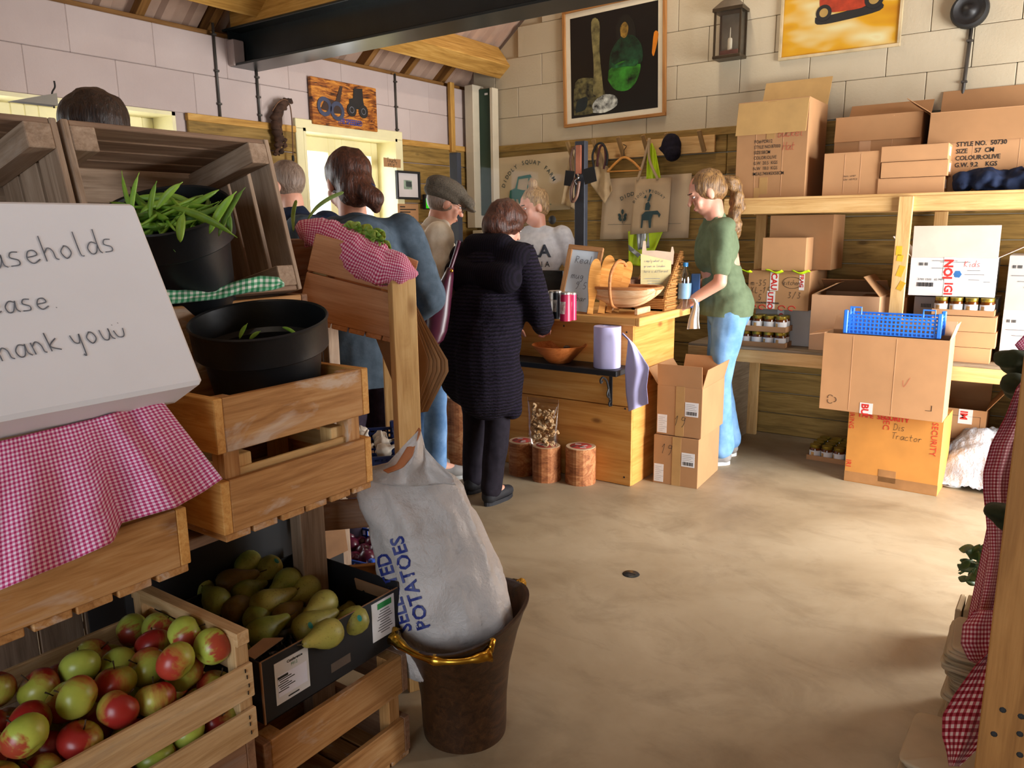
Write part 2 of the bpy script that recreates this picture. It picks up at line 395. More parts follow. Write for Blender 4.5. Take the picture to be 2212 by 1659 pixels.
# right wall with the open doorway, front wall with the wide entrance (both behind the view)
m = MB(); ez = roofz(WR)
m.bb((WR, YF, 0), (WR+.2, DOOR_Y0, ez)); m.bb((WR, DOOR_Y1, 0), (WR+.2, YB+.2, ez)); m.bb((WR, DOOR_Y0, DOOR_Z), (WR+.2, DOOR_Y1, ez))
struct('wall_right', m.build('wall_right', M_CLAD))
m = MB(); m.bb((XL-.2, YF-.2, 0), (-.8, YF, 2.4)); m.bb((1.2, YF-.2, 0), (WR+.2, YF, 2.4))
poly = [(XL-.2, 2.4), (WR+.2, 2.4), (WR+.2, roofz(WR+.2)), (RIDGE_X, roofz(RIDGE_X)), (XL-.2, roofz(XL-.2))]
m.prism(poly, .2, frame((0, YF, 0), (1, 0, 0), (0, -1, 0)))
struct('wall_front', m.build('wall_front', M_CLAD))
# ================================================================ windows in the left wall
def window(name, y0, y1, z0, z1, sashes):
    w = link(name, None, None, T(XL, (y0+y1)/2, z0)); w['kind'] = 'structure'
    yy0, yy1 = y0-(y0+y1)/2, y1-(y0+y1)/2; h = z1-z0; d = -.20
    rv = MB(); rv.bb((d, yy0-.0, h-.02), (.03, yy1, h)); rv.bb((d, yy0, 0), (.03, yy0+.02, h)); rv.bb((d, yy1-.02, 0), (.03, yy1, h)); rv.bb((d, yy0, -.03), (.06, yy1, .012), .004)
    rv.build('window_reveal', M_CREAM, w)
    ar = MB(); ar.bb((0, yy0-.06, h-.01), (.028, yy1+.06, h+.055), .004); ar.bb((0, yy0-.06, 0), (.028, yy0+.005, h), .004); ar.bb((0, yy1-.005, 0), (.028, yy1+.06, h), .004)
    if sashes == 2: ar.build('window_architrave', M_CREAM, w)
    n = sashes; sw = (yy1-yy0-.04)/n
    for i in range(n):
        a = yy0+.02+i*sw; b = a+sw
        f = MB(); t = .065
        f.bb((d-.02, a, .012), (d+.04, a+t, h-.02), .004); f.bb((d-.02, b-t, .012), (d+.04, b, h-.02), .004)
        f.bb((d-.02, a+t, .012), (d+.04, b-t, .012+t), .004); f.bb((d-.02, a+t, h-.02-t*1.5), (d+.04, b-t, h-.02), .004)
        fr = f.build('window_frame', M_CREAM, w)
        g = MB(); g.bb((d+.006, a+t-.01, .06), (d+.010, b-t+.01, h-.08)); g.build('pane', M_GLASS, fr)
def m_glass(name, tint=(1, 1, 1, 1), mixf=.06, rough=.02):
    k = NT(name); tr = k.n('ShaderNodeBsdfTransparent', Color=tint); gl = k.n('ShaderNodeBsdfGlossy', Roughness=rough)
    mx = k.n('ShaderNodeMixShader'); k.set(mx.inputs[0], mixf); k.set(mx.inputs[1], tr.outputs[0]); k.set(mx.inputs[2], gl.outputs[0])
    k.t.links.new(mx.outputs[0], k.t.nodes['Material Output'].inputs[0]); return k.m
M_GLASS = m_glass('window_glass'); M_ACRYL = m_glass('acrylic_sheet', (.96, .97, .98, 1), .12)
window('window_1', 3.52, 4.40, 1.1, 2.10, 2); window('window_2', .55, 2.62, 1.1, 2.10, 3)
# ================================================================ roof
m = MB()
def roof_side(sgn):
    # ribbed sheet: ribs run up the slope; profile along Y
    pitch = .17; y = YF-.2; prof = []
    while y < YB+.2:
        prof += [(y, 0), (y+.055, 0), (y+.075, .028), (y+.15, .028)]; y += pitch
    prof = [(min(a, YB+.2), b) for a, b in prof]
    x0 = XL-.25; x1 = RIDGE_X; nx, nz = -.62, .78
    vs = []
    for yv, hh in prof:
        for xx in (x0, x1):
            X = xx+nx*hh; Z = roofz(xx)+.05+nz*hh
            if sgn > 0: X = 2*RIDGE_X-X
            vs.append((X, yv, Z))
    fs = [(2*i, 2*i+1, 2*i+3, 2*i+2) for i in range(len(prof)-1)]
    m.add(vs, fs)
roof_side(-1); roof_side(1)
ceiling = struct('ceiling', m.build('ceiling', M_ROOF, solid=.004))
ang = math.degrees(math.atan(.8))
def purlin(x, label, mat, y0=YF, y1=YB-.005):
    # rotated square-on to the slope: 130 mm along the slope, 200 mm deep
    z = roofz(x); sgn = 1 if x < RIDGE_X else -1
    ux = Vector((math.cos(R(ang))*sgn, 0, math.sin(R(ang)))); nn = Vector((-math.sin(R(ang))*sgn, 0, math.cos(R(ang))))
    c = Vector((x, 0, z+.05))-nn*.112
    q = MB(); q.add(*cbox(y1-y0, .14, .21, .006)); M = frame(c+Vector((0, (y0+y1)/2, 0)), (0, 1, 0), nn)
    return tag(q.build('roof_purlin', mat, None, M), label, 'beam', 'roof purlins')
purlin(-3.945, 'lowest timber roof purlin running along the eaves above the left wall', M_BEAM)
purlin(-2.75, 'upper timber roof purlin on the left slope above the steel beam', M_BEAM)
purlin(.9, 'timber roof purlin on the right-hand slope', M_BEAM)
# eaves closing strip with rafter feet between wall top and sheet
ev = thing('eaves_board', 'dark boards and rafter feet between left wall top and roof', 'eaves', T(XL-.1, 2, EAVE))
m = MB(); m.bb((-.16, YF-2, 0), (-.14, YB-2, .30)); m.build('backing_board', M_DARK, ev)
y = YF+.3
while y < YB-.1:
    link('rafter_foot', boardmesh(.5, .05, .12, M_BEAMD), ev, T(.05, y-2, .12) @ RY(-ang)); y += .42
# wall plate timber on top of left wall
q = MB(); q.add(*cbox(YB-YF, .09, .03, .003)); q.build('wall_plate', M_BEAMD, ev, frame((.03, (YB+YF)/2-2, .02), (0, 1, 0), (0, 0, 1)))
# steel tie beam (I section) across the room
BYC = 3.12; bl0, bl1 = XL-.05, WR+.1
sb = thing('steel_beam', 'dark grey steel I-beam spanning the room under the roof', 'beam', T((bl0+bl1)/2, BYC, 2.40))
L = bl1-bl0
m = MB(); m.box((0, 0, .006), (L, .20, .014), None, .003); m.build('bottom_flange', M_STEEL, sb)
m = MB(); m.box((0, 0, .205), (L, .20, .014), None, .003); m.build('top_flange', M_STEEL, sb)
m = MB(); m.box((0, 0, .105), (L, .012, .19)); m.build('web', M_STEEL, sb)
m = MB(); m.box((-L/2+.045, -.01, .105), (.012, .16, .19)); m.build('end_plate', M_STEEL, sb)
tb = thing('truss_timber', 'pale truss timbers bolted on top of the steel beam', 'beam', T(-1.35, BYC-.07, 2.613))
board(tb, 'bottom_chord', (-2.75, 0, .05), (2.75, 0, .05), .05, .10, (0, 0, 1), M_BEAM)
board(tb, 'bottom_chord', (-2.6, .06, .13), (2.6, .06, .13), .05, .10, (0, 0, 1), M_BEAM)
board(tb, 'rafter', (-2.75, .03, .1), (0, .03, 2.1), .05, .12, (0, 1, 0), M_BEAM); board(tb, 'rafter', (2.75, .03, .1), (0, .03, 2.1), .05, .12, (0, 1, 0), M_BEAM)
board(tb, 'strut', (-2.62, -.01, .12), (-2.22, -.01, .58), .09, .045, (0, 1, 0), M_BEAM)
board(tb, 'strut', (-2.1, .0, .12), (-1.3, .0, 1.2), .09, .045, (0, 1, 0), M_BEAM); board(tb, 'strut', (2.1, .0, .12), (1.3, .0, 1.2), .09, .045, (0, 1, 0), M_BEAM)
# padstone under the beam end
m = MB(); m.bb((XL-.02, BYC-.11, 2.40), (XL+.06, BYC-.03, 2.545), .006); tag(m.build('padstone', M_BLOCKL), 'small pale block beside the steel beam end on left wall', 'block')
# conduits on the walls
def conduit(p0, p1, label, r=.008):
    o = thing('conduit', label, 'conduit', T(p1), 'electrical conduits'); p0 = Vector(p0)-Vector(p1)
    m = MB(); m.tube([p0, (0, 0, 0)], r, 8); m.build('pipe', M_COND, o, None, True)
    for t in (.15, .5, .88):
        m = MB(); m.box(p0*t, (r*3.2, r*3.2, .012), None, .002); m.build('clip', M_COND, o)
M_COND = plain('conduit_grey', '#4c4741', .5, .3, .08)
conduit((XL+.012, 2.92, 2.62), (XL+.012, 2.92, 2.10), 'grey conduit down the left wall just before the steel beam')
conduit((XL+.012, 3.20, 2.40), (XL+.012, 3.20, 2.10), 'grey conduit down the left wall just past the steel beam')
conduit((XL+.012, 4.42, 2.56), (XL+.012, 4.42, 2.10), 'grey conduit beside the carved tractor plaque and window')
p = onY(2099, 60, YB-.03); conduit((p.x, YB-.035, p.z), (p.x-.02, YB-.035, 1.95), 'long dark conduit below the round speaker on back wall', .010)
# pendant work lamp hung from the roof (outside the view, lights the gable)
def ceiling_lamp(x, y, power, lab):
    z = roofz(x)-.35; o = thing('ceiling_lamp', lab, 'lamp', T(x, y, z), 'ceiling lamps')
    m = MB(); m.bb((-.07, -.6, 0), (.07, .6, .06), .01); m.build('housing', plain('lamp_white', '#e8e8e4', .4, var=.02), o)
    m = MB(); m.tube([(0, -.4, .05), (0, -.4, .42)], .006); m.build('suspension_wire', M_COND, o); m = MB(); m.tube([(0, .4, .05), (0, .4, .42)], .006); m.build('suspension_wire', M_COND, o)
    k = NT('lamp_diffuser') if 'lamp_diffuser' not in MATS else None
    if k: k.P(Base_Color=(1, .95, .85, 1), Emission_Color=(1, .84, .62, 1), Emission_Strength=3)
    m = MB(); m.bb((-.06, -.58, -.025), (.06, .58, 0), .01); m.build('diffuser', MATS['lamp_diffuser'], o)
    l = bpy.data.lights.new('lamp_light', 'AREA'); l.shape = 'RECTANGLE'; l.size = .12; l.size_y = 1.15; l.energy = power; l.color = (1, .88, .72)
    link('lamp_light', l, o, T(0, 0, -.03))
ceiling_lamp(-2.05, 4.55, 14, 'long white strip lamp hanging from the roof near the gable')
ceiling_lamp(-1.35, .6, 5, 'long white strip lamp hanging from the ridge over the entrance')
# ================================================================ materials for the produce display
M_CR = wood('crate_orange_wood', '#8f5e30', '#b5824c', '#c99c68', smear=.6, knots='#6e3f18')
M_CRE = wood('crate_end_grain', '#b97d3c', '#d39a52', '#dfae6a', gs=2)
M_CRD = wood('crate_brown_wood', '#6a4a34', '#8a6347', '#9d775a', smear=.35, smearc='#a8988c')
M_OLD = wood('weathered_wood', '#7d6650', '#a08770', '#b8a088', smear=.35, smearc='#b9a999')
M_OLDD = wood('weathered_wood_dark', '#6b5340', '#8a6e58', '#a1866e', smear=.25, smearc='#9a8878')
M_APC = wood('apple_crate_wood', '#a8804f', '#c8a272', '#d9b98c', smear=.35, smearc='#8a7a66', knots='#5f4026')
M_POT = plain('black_plastic', '#15181c', .42, var=.1, bump=.15, bs=40)
M_POTIN = plain('black_plastic_gloss', '#101317', .3, var=.1)
def crate(name, label, M, L, D, Hh, mat, mate, matb, matp, rows=((0, .115), (.175, .115)), post=.04, t=.016, te=.022, bot='y', nb=6, group=None, erows=None):
    o = thing(name, label, 'crate', M, group)
    for z0, h in rows:
        board(o, 'slat', (te, t/2, z0+h/2), (L-te, t/2, z0+h/2), h, t, (0, -1, 0), mat)
        board(o, 'slat', (te, D-t/2, z0+h/2), (L-te, D-t/2, z0+h/2), h, t, (0, 1, 0), mat)
    for z0, h in (erows or rows):
        for x, nx in ((te/2, -1), (L-te/2, 1)):
            board(o, 'end_slat', (x, .0, z0+h/2), (x, D, z0+h/2), h, te, (nx, 0, 0), mate)
    for x in (te+post/2, L-te-post/2):
        for y in (t+post/2, D-t-post/2):
            board(o, 'corner_post', (x, y, .002), (x, y, Hh-.004), post, post, (1, 0, 0), matp)
    n = nb
    if bot == 'y':
        w = L/n*.86
        for i in range(n): x = L*(i+.5)/n+random.uniform(-.004, .004); board(o, 'bottom_slat', (x, 0.002, -.008), (x, D, -.008), w, .016, (0, 0, -1), matb)
    else:
        w = D/n*.92
        for i in range(n): y = D*(i+.5)/n; board(o, 'bottom_slat', (0, y, -.007), (L, y, -.007), w, .014, (0, 0, -1), matb)
    return o
def CM(X, Y, Z): return T(X, Y, Z) @ RZ(90)                # crate frame: length along +Y, front towards +X
XF = -1.36
crate('fruit_crate', 'orange-brown wooden crate with wide front slats holding the lower black pot', CM(XF, .892, .828), .43, .33, .29, M_CR, M_CRE, M_CR, M_CR, group='wooden fruit crates')
crate('fruit_crate', 'orange-brown wooden crate under the white sign and pink gingham cloth', CM(-1.33, .28, .815), .515, .33, .29, M_CR, M_CRE, M_CR, M_CR, nb=7, group='wooden fruit crates')
crate('fruit_crate', 'wooden crate on the floor carrying the black pear box', CM(-1.355, .935, .016), .475, .38, .30, M_CR, M_CRD, M_CR, M_CR, rows=((0, .105), (.185, .112)), group='wooden fruit crates')
crate('fruit_crate', 'brown wooden crate on the floor under the apple crate', CM(-1.30, .28, .016), .60, .40, .385, M_CRD, M_CRD, M_CRD, M_CRD, rows=((0, .15), (.22, .165)), group='wooden fruit crates')
crate('fruit_crate', 'wooden crate behind the lower black pot, under the old leaning crate', CM(-1.715, .85, 1.0), .60, .34, .275, M_CR, M_CRD, M_CR, M_CR, rows=((0, .11), (.16, .115)), group='wooden fruit crates')
crate('fruit_crate', 'wooden crate at the back left, mostly hidden by the white sign', CM(-1.715, .22, 1.0), .60, .34, .275, M_CRD, M_CRD, M_CRD, M_CRD, rows=((0, .11), (.16, .115)), group='wooden fruit crates')
crate('slatted_tray', 'small pale slatted tray upside down inside the crate of the lower pot', CM(-1.385, .945, .835), .33, .27, .15, M_PINE, M_PINE, M_PINE, M_PINE, rows=((0, .035), (.08, .04)), nb=4, te=.012, t=.01)
# the two weathered crates lying on their sides, openings towards the room, leaning back
def on_side(Y0, label, L=.545):
    tilt = R(14); up = Vector((-math.sin(tilt), 0, math.cos(tilt))); out = Vector((math.cos(tilt), 0, math.sin(tilt)))
    # local x = +Y world, local z = out (open top), local y = down
    Dp, Hh = .415, .30
    top = Vector((-1.80, Y0, 1.695)); org = top-out*Hh
    M = Matrix(((0, -up.x, out.x, org.x), (1, -up.y, out.y, org.y), (0, -up.z, out.z, org.z), (0, 0, 0, 1)))
    M = M @ T(0, 0, 0)
    return crate('leaning_crate', label, M, L, Dp, Hh, M_OLDD, M_OLD, M_OLD, M_OLD, rows=((.012, .062), (.082, .062), (.152, .062), (.222, .07)),
                 erows=((.008, .085), (.105, .085), (.205, .09)), post=.055, t=.013, te=.015, bot='x', nb=4, group='weathered crates on their sides')
c1 = on_side(.88, 'weathered grey-brown crate on its side holding the pot of runner beans')
c1b = on_side(.325, 'weathered grey-brown crate on its side behind the white sign')
# bench that carries the crates
bn = thing('display_bench', 'rough wooden bench with plank legs carrying the crates', 'bench', T(-1.75, .8, 0))
def bw(x, y, z): return (x+1.75, y-.8, z)
for i in range(3): x = -1.52-.09*i; board(bn, 'shelf_board', bw(x, .24, .785), bw(x, 1.24, .785), .094, .024, (0, 0, 1), M_OLDD)
for i in range(4): x = -1.74-.1*i; board(bn, 'top_board', bw(x, .22, .97), bw(x, 1.46, .97), .094, .024, (0, 0, 1), M_OLDD)
for x, y in ((-1.64, 1.335), (-1.64, .26), (-2.05, 1.42), (-2.05, .26)):
    h = .77 if x > -1.7 else .955
    board(bn, 'leg', bw(x, y, 0), bw(x, y, h), .085, .045, (1, 0, 0), M_OLD)
for i in range(13): y = .28+.115*i; board(bn, 'back_shade_plank', bw(-2.085, y, .02), bw(-2.085, y, .95), .108, .018, (1, 0, 0), M_OLDD)  # rear slats, run on past the bench end to block light
# ================================================================ plant pots
def pot(label, M, Rr=.148, hh=.26):
    o = thing('plant_pot', label, 'pot', M, 'black plant pots')
    pr = [(.0, .004), (Rr*.70, .004), (Rr*.715, 0), (Rr*.86, hh*.70), (Rr*.955, hh*.71), (Rr*.97, hh*.72), (Rr*.985, hh*.97), (Rr*1.0, hh*.985), (Rr*1.01, hh), (Rr*.99, hh+.004), (Rr*.965, hh), (Rr*.955, hh*.95), (Rr*.91, hh*.74), (Rr*.83, hh*.70), (Rr*.69, .012), (0, .012)]
    m = MB(); m.lathe(pr, 48); m.build('pot_body', M_POT, o, None, True, 35); return o
hd = Vector((-math.sin(YAW), math.cos(YAW), 0)); hr = Vector((math.cos(YAW), math.sin(YAW), 0))
def potM(base, tilt_fwd, tilt_right):
    # axis leans towards the room
    ax = (Vector((0, 0, 1))-hd*math.tan(R(tilt_fwd))+hr*math.tan(R(tilt_right))).normalized()
    return frame(base, hr, ax), ax
PM1, ax1 = potM(Vector((-1.80, 1.10, 1.325)), 24, 10); PM1 = PM1 @ T(0, 0, 0)
rim1 = (onD(255, 430, 1.85)+onD(535, 490, 1.85)+onD(395, 388, 1.9)+onD(395, 520, 1.75))/4
PM1.translation = rim1-ax1*.26
pot('black plastic pot heaped with runner beans in the leaning crate', PM1, .152)
PM2, ax2 = potM(Vector((0, 0, 0)), 11, 3)
rim2 = (onD(425, 680, 1.65)+onD(718, 700, 1.65))/2; rim2 = onD(571, 690, 1.83); PM2.translation = rim2-ax2*.25
pot('nearly empty black plastic pot in the orange-brown crate', PM2, .160, .25)
# ================================================================ runner beans
def m_bean(name, a, b):
    k = NT(name); v = k.coord(); k.P(Base_Color=k.ramp(k.noise(v, 22, 4), (.3, a), (.7, b)), Roughness=.45, Subsurface_Weight=.05); k.bump(k.noise(v, 70, 3), .3, .003); return k.m
M_BEAN = [m_bean('bean_green', '#5a8a22', '#8cb63c'), m_bean('bean_bright', '#6fa62c', '#a4cf52'), m_bean('bean_dark', '#3f6a1c', '#6f9a34')]
def beanmesh(l, w, bend, mat, twist=0):
    m = MB(); rings = []; n = 12
    for i in range(n+1):
        t = i/n; s = (math.sin(math.pi*min(1, t*1.08+.0))**.5 if 0 < t < .925 else (.12 if t >= .925 else .05))
        s = max(s, .10); a = bend*(t-.5); c = Vector((l*(t-.5)*math.cos(a*.5), l*bend*.25*(4*(t-.5)**2-1)*-.5, .0))
        lump = 1+.10*math.sin(t*math.pi*9)
        tw = twist*t
        rings.append([c+Vector((0, math.cos(tw)*w*s*math.cos(q)-math.sin(tw)*w*.5*s*lump*math.sin(q), math.sin(tw)*w*s*math.cos(q)+math.cos(tw)*w*.5*s*lump*math.sin(q))) for q in [2*math.pi*j/8 for j in range(8)]])
    m.loft(rings); return m.mesh('runner_bean', mat, True)
beans = [beanmesh(random.uniform(.13, .20), random.uniform(.0075, .010), random.uniform(-1.4, 1.4), M_BEAN[i % 3], random.uniform(-1, 1)) for i in range(9)]
BL1 = 'green runner bean piled in the upper black pot'
for i in range(74):
    r = .125*math.sqrt(random.random()); a = random.uniform(0, 6.28); z = .205+.05*random.random()+(.03*(1-r/.125)); 
    lx, ly = r*math.cos(a), r*math.sin(a)
    M = PM1 @ T(lx*.72, ly*.62-.02, z) @ RZ(random.uniform(0, 360)) @ RY(random.uniform(-20, 20)) @ RX(random.uniform(-60, 60))
    tag(link('runner_bean', random.choice(beans), None, M), BL1, 'bean', 'runner beans in the pot')
def standing_bean(p0, p1, w, mat, label):
    p0 = Vector(p0); p1 = Vector(p1); me = beanmesh((p1-p0).length*1.12, w*.74, .45, mat, .5)
    tag(link('runner_bean', me, None, frame((p0+p1)/2, p1-p0, -hd)), label, 'bean', 'runner beans in the pot')
standing_bean(onD(302, 490, 1.76), onD(265, 375, 1.76), .0075, M_BEAN[0], 'thin runner bean poking up at far left of the upper pot')
standing_bean(onD(285, 480, 1.75), onD(300, 378, 1.75), .008, M_BEAN[1], 'runner bean standing upright at left rim of the upper pot')
standing_bean(onD(325, 470, 1.77), onD(338, 395, 1.77), .009, M_BEAN[0], 'short runner bean upright in the middle of the upper pot')
standing_bean(onD(340, 450, 1.74), onD(392, 396, 1.74), .011, M_BEAN[1], 'bright runner bean slanting right in the upper pot')
standing_bean(onD(375, 450, 1.70), onD(505, 510, 1.70), .0125, M_BEAN[0], 'long plump runner bean lying across the front of the pot')
standing_bean(onD(455, 500, 1.73), onD(508, 418, 1.73), .0125, M_BEAN[1], 'broad pale runner bean leaning on the right rim')
standing_bean(onD(475, 505, 1.75), onD(527, 410, 1.75), .010, M_BEAN[2], 'dark broad runner bean rising above the right rim')
standing_bean(onD(498, 505, 1.72), onD(498, 465, 1.72), .009, M_BEAN[2], 'short dark runner bean at the right rim of the upper pot')
standing_bean(onD(390, 520, 1.69), onD(398, 460, 1.69), .013, M_BEAN[1], 'short bright runner bean standing at the front of the pot')
standing_bean(onD(270, 440, 1.8), onD(238, 436, 1.8), .006, M_BEAN[0], 'thin runner bean hanging over the left rim of the upper pot')
def small_bean(pa, pb, lab): standing_bean(pa, pb, .0065, M_BEAN[1], lab)
small_bean(onD(518, 730, 1.80), onD(534, 700, 1.80), 'small runner bean at left in the nearly empty pot')
small_bean(onD(540, 733, 1.78), onD(562, 716, 1.78), 'tiny bean stub in the middle of the nearly empty pot')
small_bean(onD(612, 708, 1.80), onD(648, 730, 1.77), 'curved runner bean at right in the nearly empty pot')
# ================================================================ gingham cloth
def m_gingham(name, dark, mid, light, per=.0085):
    k = NT(name); uv = k.n('ShaderNodeTexCoord').outputs['UV']; sp = k.n('ShaderNodeSeparateXYZ'); k.set(sp.inputs[0], uv)
    def st(s): return k.math('GREATER_THAN', k.math('FRACT', k.math('DIVIDE', s, per)), .5)
    s = k.math('MULTIPLY', k.math('ADD', st(sp.outputs[0]), st(sp.outputs[1])), .5)
    c = k.ramp(s, (0, dark), (.5, mid), (1, light)); k.t.nodes[-1].color_ramp.interpolation = 'CONSTANT' if False else 'LINEAR'
    k.P(Base_Color=c, Roughness=.85); k.b.inputs['Specular IOR Level'].default_value = .15
    k.b.inputs['Sheen Weight'].default_value = .1; k.bump(k.noise(uv, 900, 2), .2, .001); return k.m
M_PINK = m_gingham('gingham_pink', '#b02c60', '#d67c9f', '#ecd6e2', .0092)
M_PINKF = m_gingham('gingham_pink_fine', '#b02a58', '#d4728f', '#ecccd6', .0085)
M_GREENG = m_gingham('gingham_green', '#2f8a5c', '#7fb99a', '#e8efe8', .022)
M_REDG = m_gingham('gingham_red', '#7a0d16', '#a8434a', '#d9b8ac', .017)
M_REDF = m_gingham('gingham_red_fine', '#8d1c28', '#b45a62', '#dab4b0', .010)
def lerp_poly(pts, t):
    d = [0]
    for i in range(1, len(pts)): d.append(d[-1]+math.dist(pts[i], pts[i-1]))
    s = t*d[-1]
    for i in range(1, len(pts)):
        if s <= d[i]+1e-9:
            q = (s-d[i-1])/max(1e-9, d[i]-d[i-1]); return tuple(pts[i-1][k]+(pts[i][k]-pts[i-1][k])*q for k in range(len(pts[0])))
    return pts[-1]
def drape(name, label, cat, top, bot, fn, nu, nv, su, sv, mat, ripple, th=.0012):
    m = MB(); m.uv = []
    def f(u, v):
        a = lerp_poly(top, u); b = lerp_poly(bot, u); px = a[0]+(b[0]-a[0])*v; py = a[1]+(b[1]-a[1])*v
        return fn(px, py, u, v)
    m.grid(f, nu, nv, True, su, sv)
    c = Vector(m.v[len(m.v)//2]); m.v = [tuple(Vector(p)-c) for p in m.v]
    o = m.build(name, mat, None, T(c), True, solid=th); return tag(o, label, cat)
def f_cloth1(px, py, u, v):
    fold = .013*math.sin(u*23+v*2.2)*v+.012*math.exp(-((u-.74-.10*v)/.05)**2)-.010*math.exp(-((u-.82-.06*v)/.035)**2)
    return onX(px, py, -1.318+.012*(1-math.exp(-v*6))+fold+.004*noise.noise(Vector((u*9, v*7, 0))))
drape('gingham_cloth', 'pink and white gingham cloth hanging over crate below the white sign', 'cloth', [(-90, 975), (0, 953), (200, 905), (335, 866), (352, 868)], [(-90, 1312), (0, 1275), (170, 1205), (243, 1172), (262, 1130), (380, 1096), (440, 1062), (481, 1034)], f_cloth1, 90, 46, .46, .30, M_PINK, 0)
def f_cloth3(px, py, u, v):
    b = .012*noise.noise(Vector((u*8, v*2, 3)))
    return onX(px, py, -1.69+.03*v+b)
drape('gingham_cloth', 'green and white gingham cloth folded along the edge below the bean pot', 'cloth', [(352, 628), (450, 628), (520, 606), (560, 597), (600, 600), (612, 612)], [(352, 656), (400, 652), (470, 644), (540, 630), (590, 626), (614, 616)], f_cloth3, 50, 8, .46, .055, M_GREENG, 0, .006)
# ================================================================ the white sign box
M_WHITE = plain('white_board', '#f1f2f7', .5, var=.01)
tl = onY(290, 437, .80); br = onX(442, 826, -1.24)
fz = Vector((tl.x-br.x, 0, tl.z-br.z)); hgt = fz.length; fz.normalize(); fy = Vector((0, 1, 0)); fnr = fy.cross(fz).normalized()
if fnr.x < 0: fnr = -fnr
SW = .62; org = Vector((br.x, br.y+.0, br.z))
SGM = frame(org, (0, 1, 0), fnr)
sg = thing('sign_box', 'white box tilted back, with grey handwriting on its face', 'sign', SGM)
# local: x=+Y world, z = face normal, y = z × x (up the face)
m = MB(); m.box((-SW/2, hgt/2, -.055), (SW, hgt, .11), None, .007); m.build('box_body', M_WHITE, sg)
M_PEN = plain('grey_marker', '#747983', .6, var=.2, vs=60)
def face_pt(px, py):
    d = ray(px, py); return SGM.inverted() @ (CAMP+d*((org-CAMP).dot(fnr)/d.dot(fnr)))
def sign_line(txt, x0, y0, x1, y1, sl=.05):
    a = face_pt(x0, y0); b = face_pt(x1, y1); d = b-a; n = sum(.7 if c in 'il.!-:' else (.5 if c == ' ' else 1) for c in txt)
    size = math.hypot(d.x, d.y)/(n*.60)
    link('handwriting', stroke_mesh([(txt, 0, 0)], size, .0021, M_PEN, sl, .60), sg, T(a.x, a.y, .0015) @ RZ(math.degrees(math.atan2(d.y, d.x))))
sign_line('useholds', -20, 584, 256, 542, .1)
sign_line('ease.', -24, 682, 135, 664)
sign_line('hank you~', 0, 782, 280, 726, -.05)
# ================================================================ apple crate
ac = thing('apple_crate', 'pale slatted wooden crate full of red and green apples', 'crate', CM(-1.262, .25, .418), 'wooden fruit crates')
AL, AD = .615, .40
for z0, h in ((0, .07), (.095, .075)):
    board(ac, 'slat', (0, .006, z0+h/2), (AL, .006, z0+h/2), h, .010, (0, -1, 0), M_APC)
    board(ac, 'slat', (0, AD-.006, z0+h/2), (AL, AD-.006, z0+h/2), h, .010, (0, 1, 0), M_APC)
for x in (.0, AL-.03):
    for y in (.028, AD-.028): board(ac, 'corner_post', (x+.015, y, 0), (x+.015, y, .235), .03, .032, (1, 0, 0), M_APC)
    board(ac, 'end_rail', (x+.015, .004, .228), (x+.015, AD-.004, .228), .03, .03, (0, 0, 1), M_APC)
    board(ac, 'end_rail', (x+.02, .03, .165), (x+.02, AD-.03, .165), .05, .008, (1, 0, 0), M_APC)
    board(ac, 'end_panel', (x+.02, .03, .05), (x+.02, AD-.03, .05), .09, .008, (1, 0, 0), M_APC)
    board(ac, 'end_stile', (x+.012, AD*.5, .0), (x+.012, AD*.5, .215), .028, .008, (1, 0, 0), M_APC)
for i in range(5): y = AD*(i+.5)/5; board(ac, 'bottom_slat', (0, y, .004), (AL, y, .004), .07, .008, (0, 0, 1), M_APC)
for z in (.11, .125, .145, .16, .02, .04, .055):
    m = MB(); m.box((AL-.017+random.uniform(-.004, .004), -.0005, z), (.0016, .0016, .008)); m.build('staple', plain('staple_dark', '#2e2a26', .5, .5), ac)
# ---- apples
def m_apple(name, g1, g2, red, lo, hi):
    k = NT(name); v = k.coord('Object', False); oi = k.n('ShaderNodeObjectInfo').outputs['Random']
    sp = k.n('ShaderNodeSeparateXYZ'); k.set(sp.inputs[0], v)
    rv = k.coord('Object', True)
    n1 = k.noise(rv, 14, 4, .6); st = k.noise(k.mapv(rv, (60, 60, 8)), 2, 3)
    base = k.ramp(n1, (.3, g1), (.7, g2))
    f = k.math('ADD', k.math('MULTIPLY', sp.outputs[0], 11), k.math('ADD', k.math('MULTIPLY', n1, .8), k.math('MULTIPLY', st, .5)))
    c = k.mix(k.ramp(f, (lo, (0, 0, 0, 1)), (hi, (1, 1, 1, 1))), base, red)
    ca = k.math('SUBTRACT', k.math('MULTIPLY', sp.outputs[2], 30), .62)
    k.P(Base_Color=c, Roughness=.32, Subsurface_Weight=.04); k.b.inputs['Specular IOR Level'].default_value = .5; return k.m
M_AP = [m_apple('apple_green', '#9aa83a', '#c2cb58', '#a8432c', .85, 1.25), m_apple('apple_red', '#a3a83c', '#c9c35a', '#9c2620', .30, .72), m_apple('apple_mixed', '#98a238', '#bec254', '#b03c2c', .55, .95)]
M_STEM = plain('stem_brown', '#4a3620', .8, var=.2)
def applemesh(mat, sx=1., sz=.88):
    m = MB(); r = .0375; prof = []
    for i in range(15):
        a = math.pi*i/14; rr = r*math.sin(a)*(1+.08*math.cos(a)); z = r*sz*math.cos(a)
        dip = .010*math.exp(-(rr/.011)**2)
        z += -dip if a < 1.57 else dip*.8
        prof.append((max(rr, .0006), z))
    m.lathe(prof[::-1], 20, None, sx, 1); return m.mesh('apple', mat, True)
apm = [applemesh(M_AP[i % 3], random.uniform(.96, 1.05), random.uniform(.84, .95)) for i in range(9)]
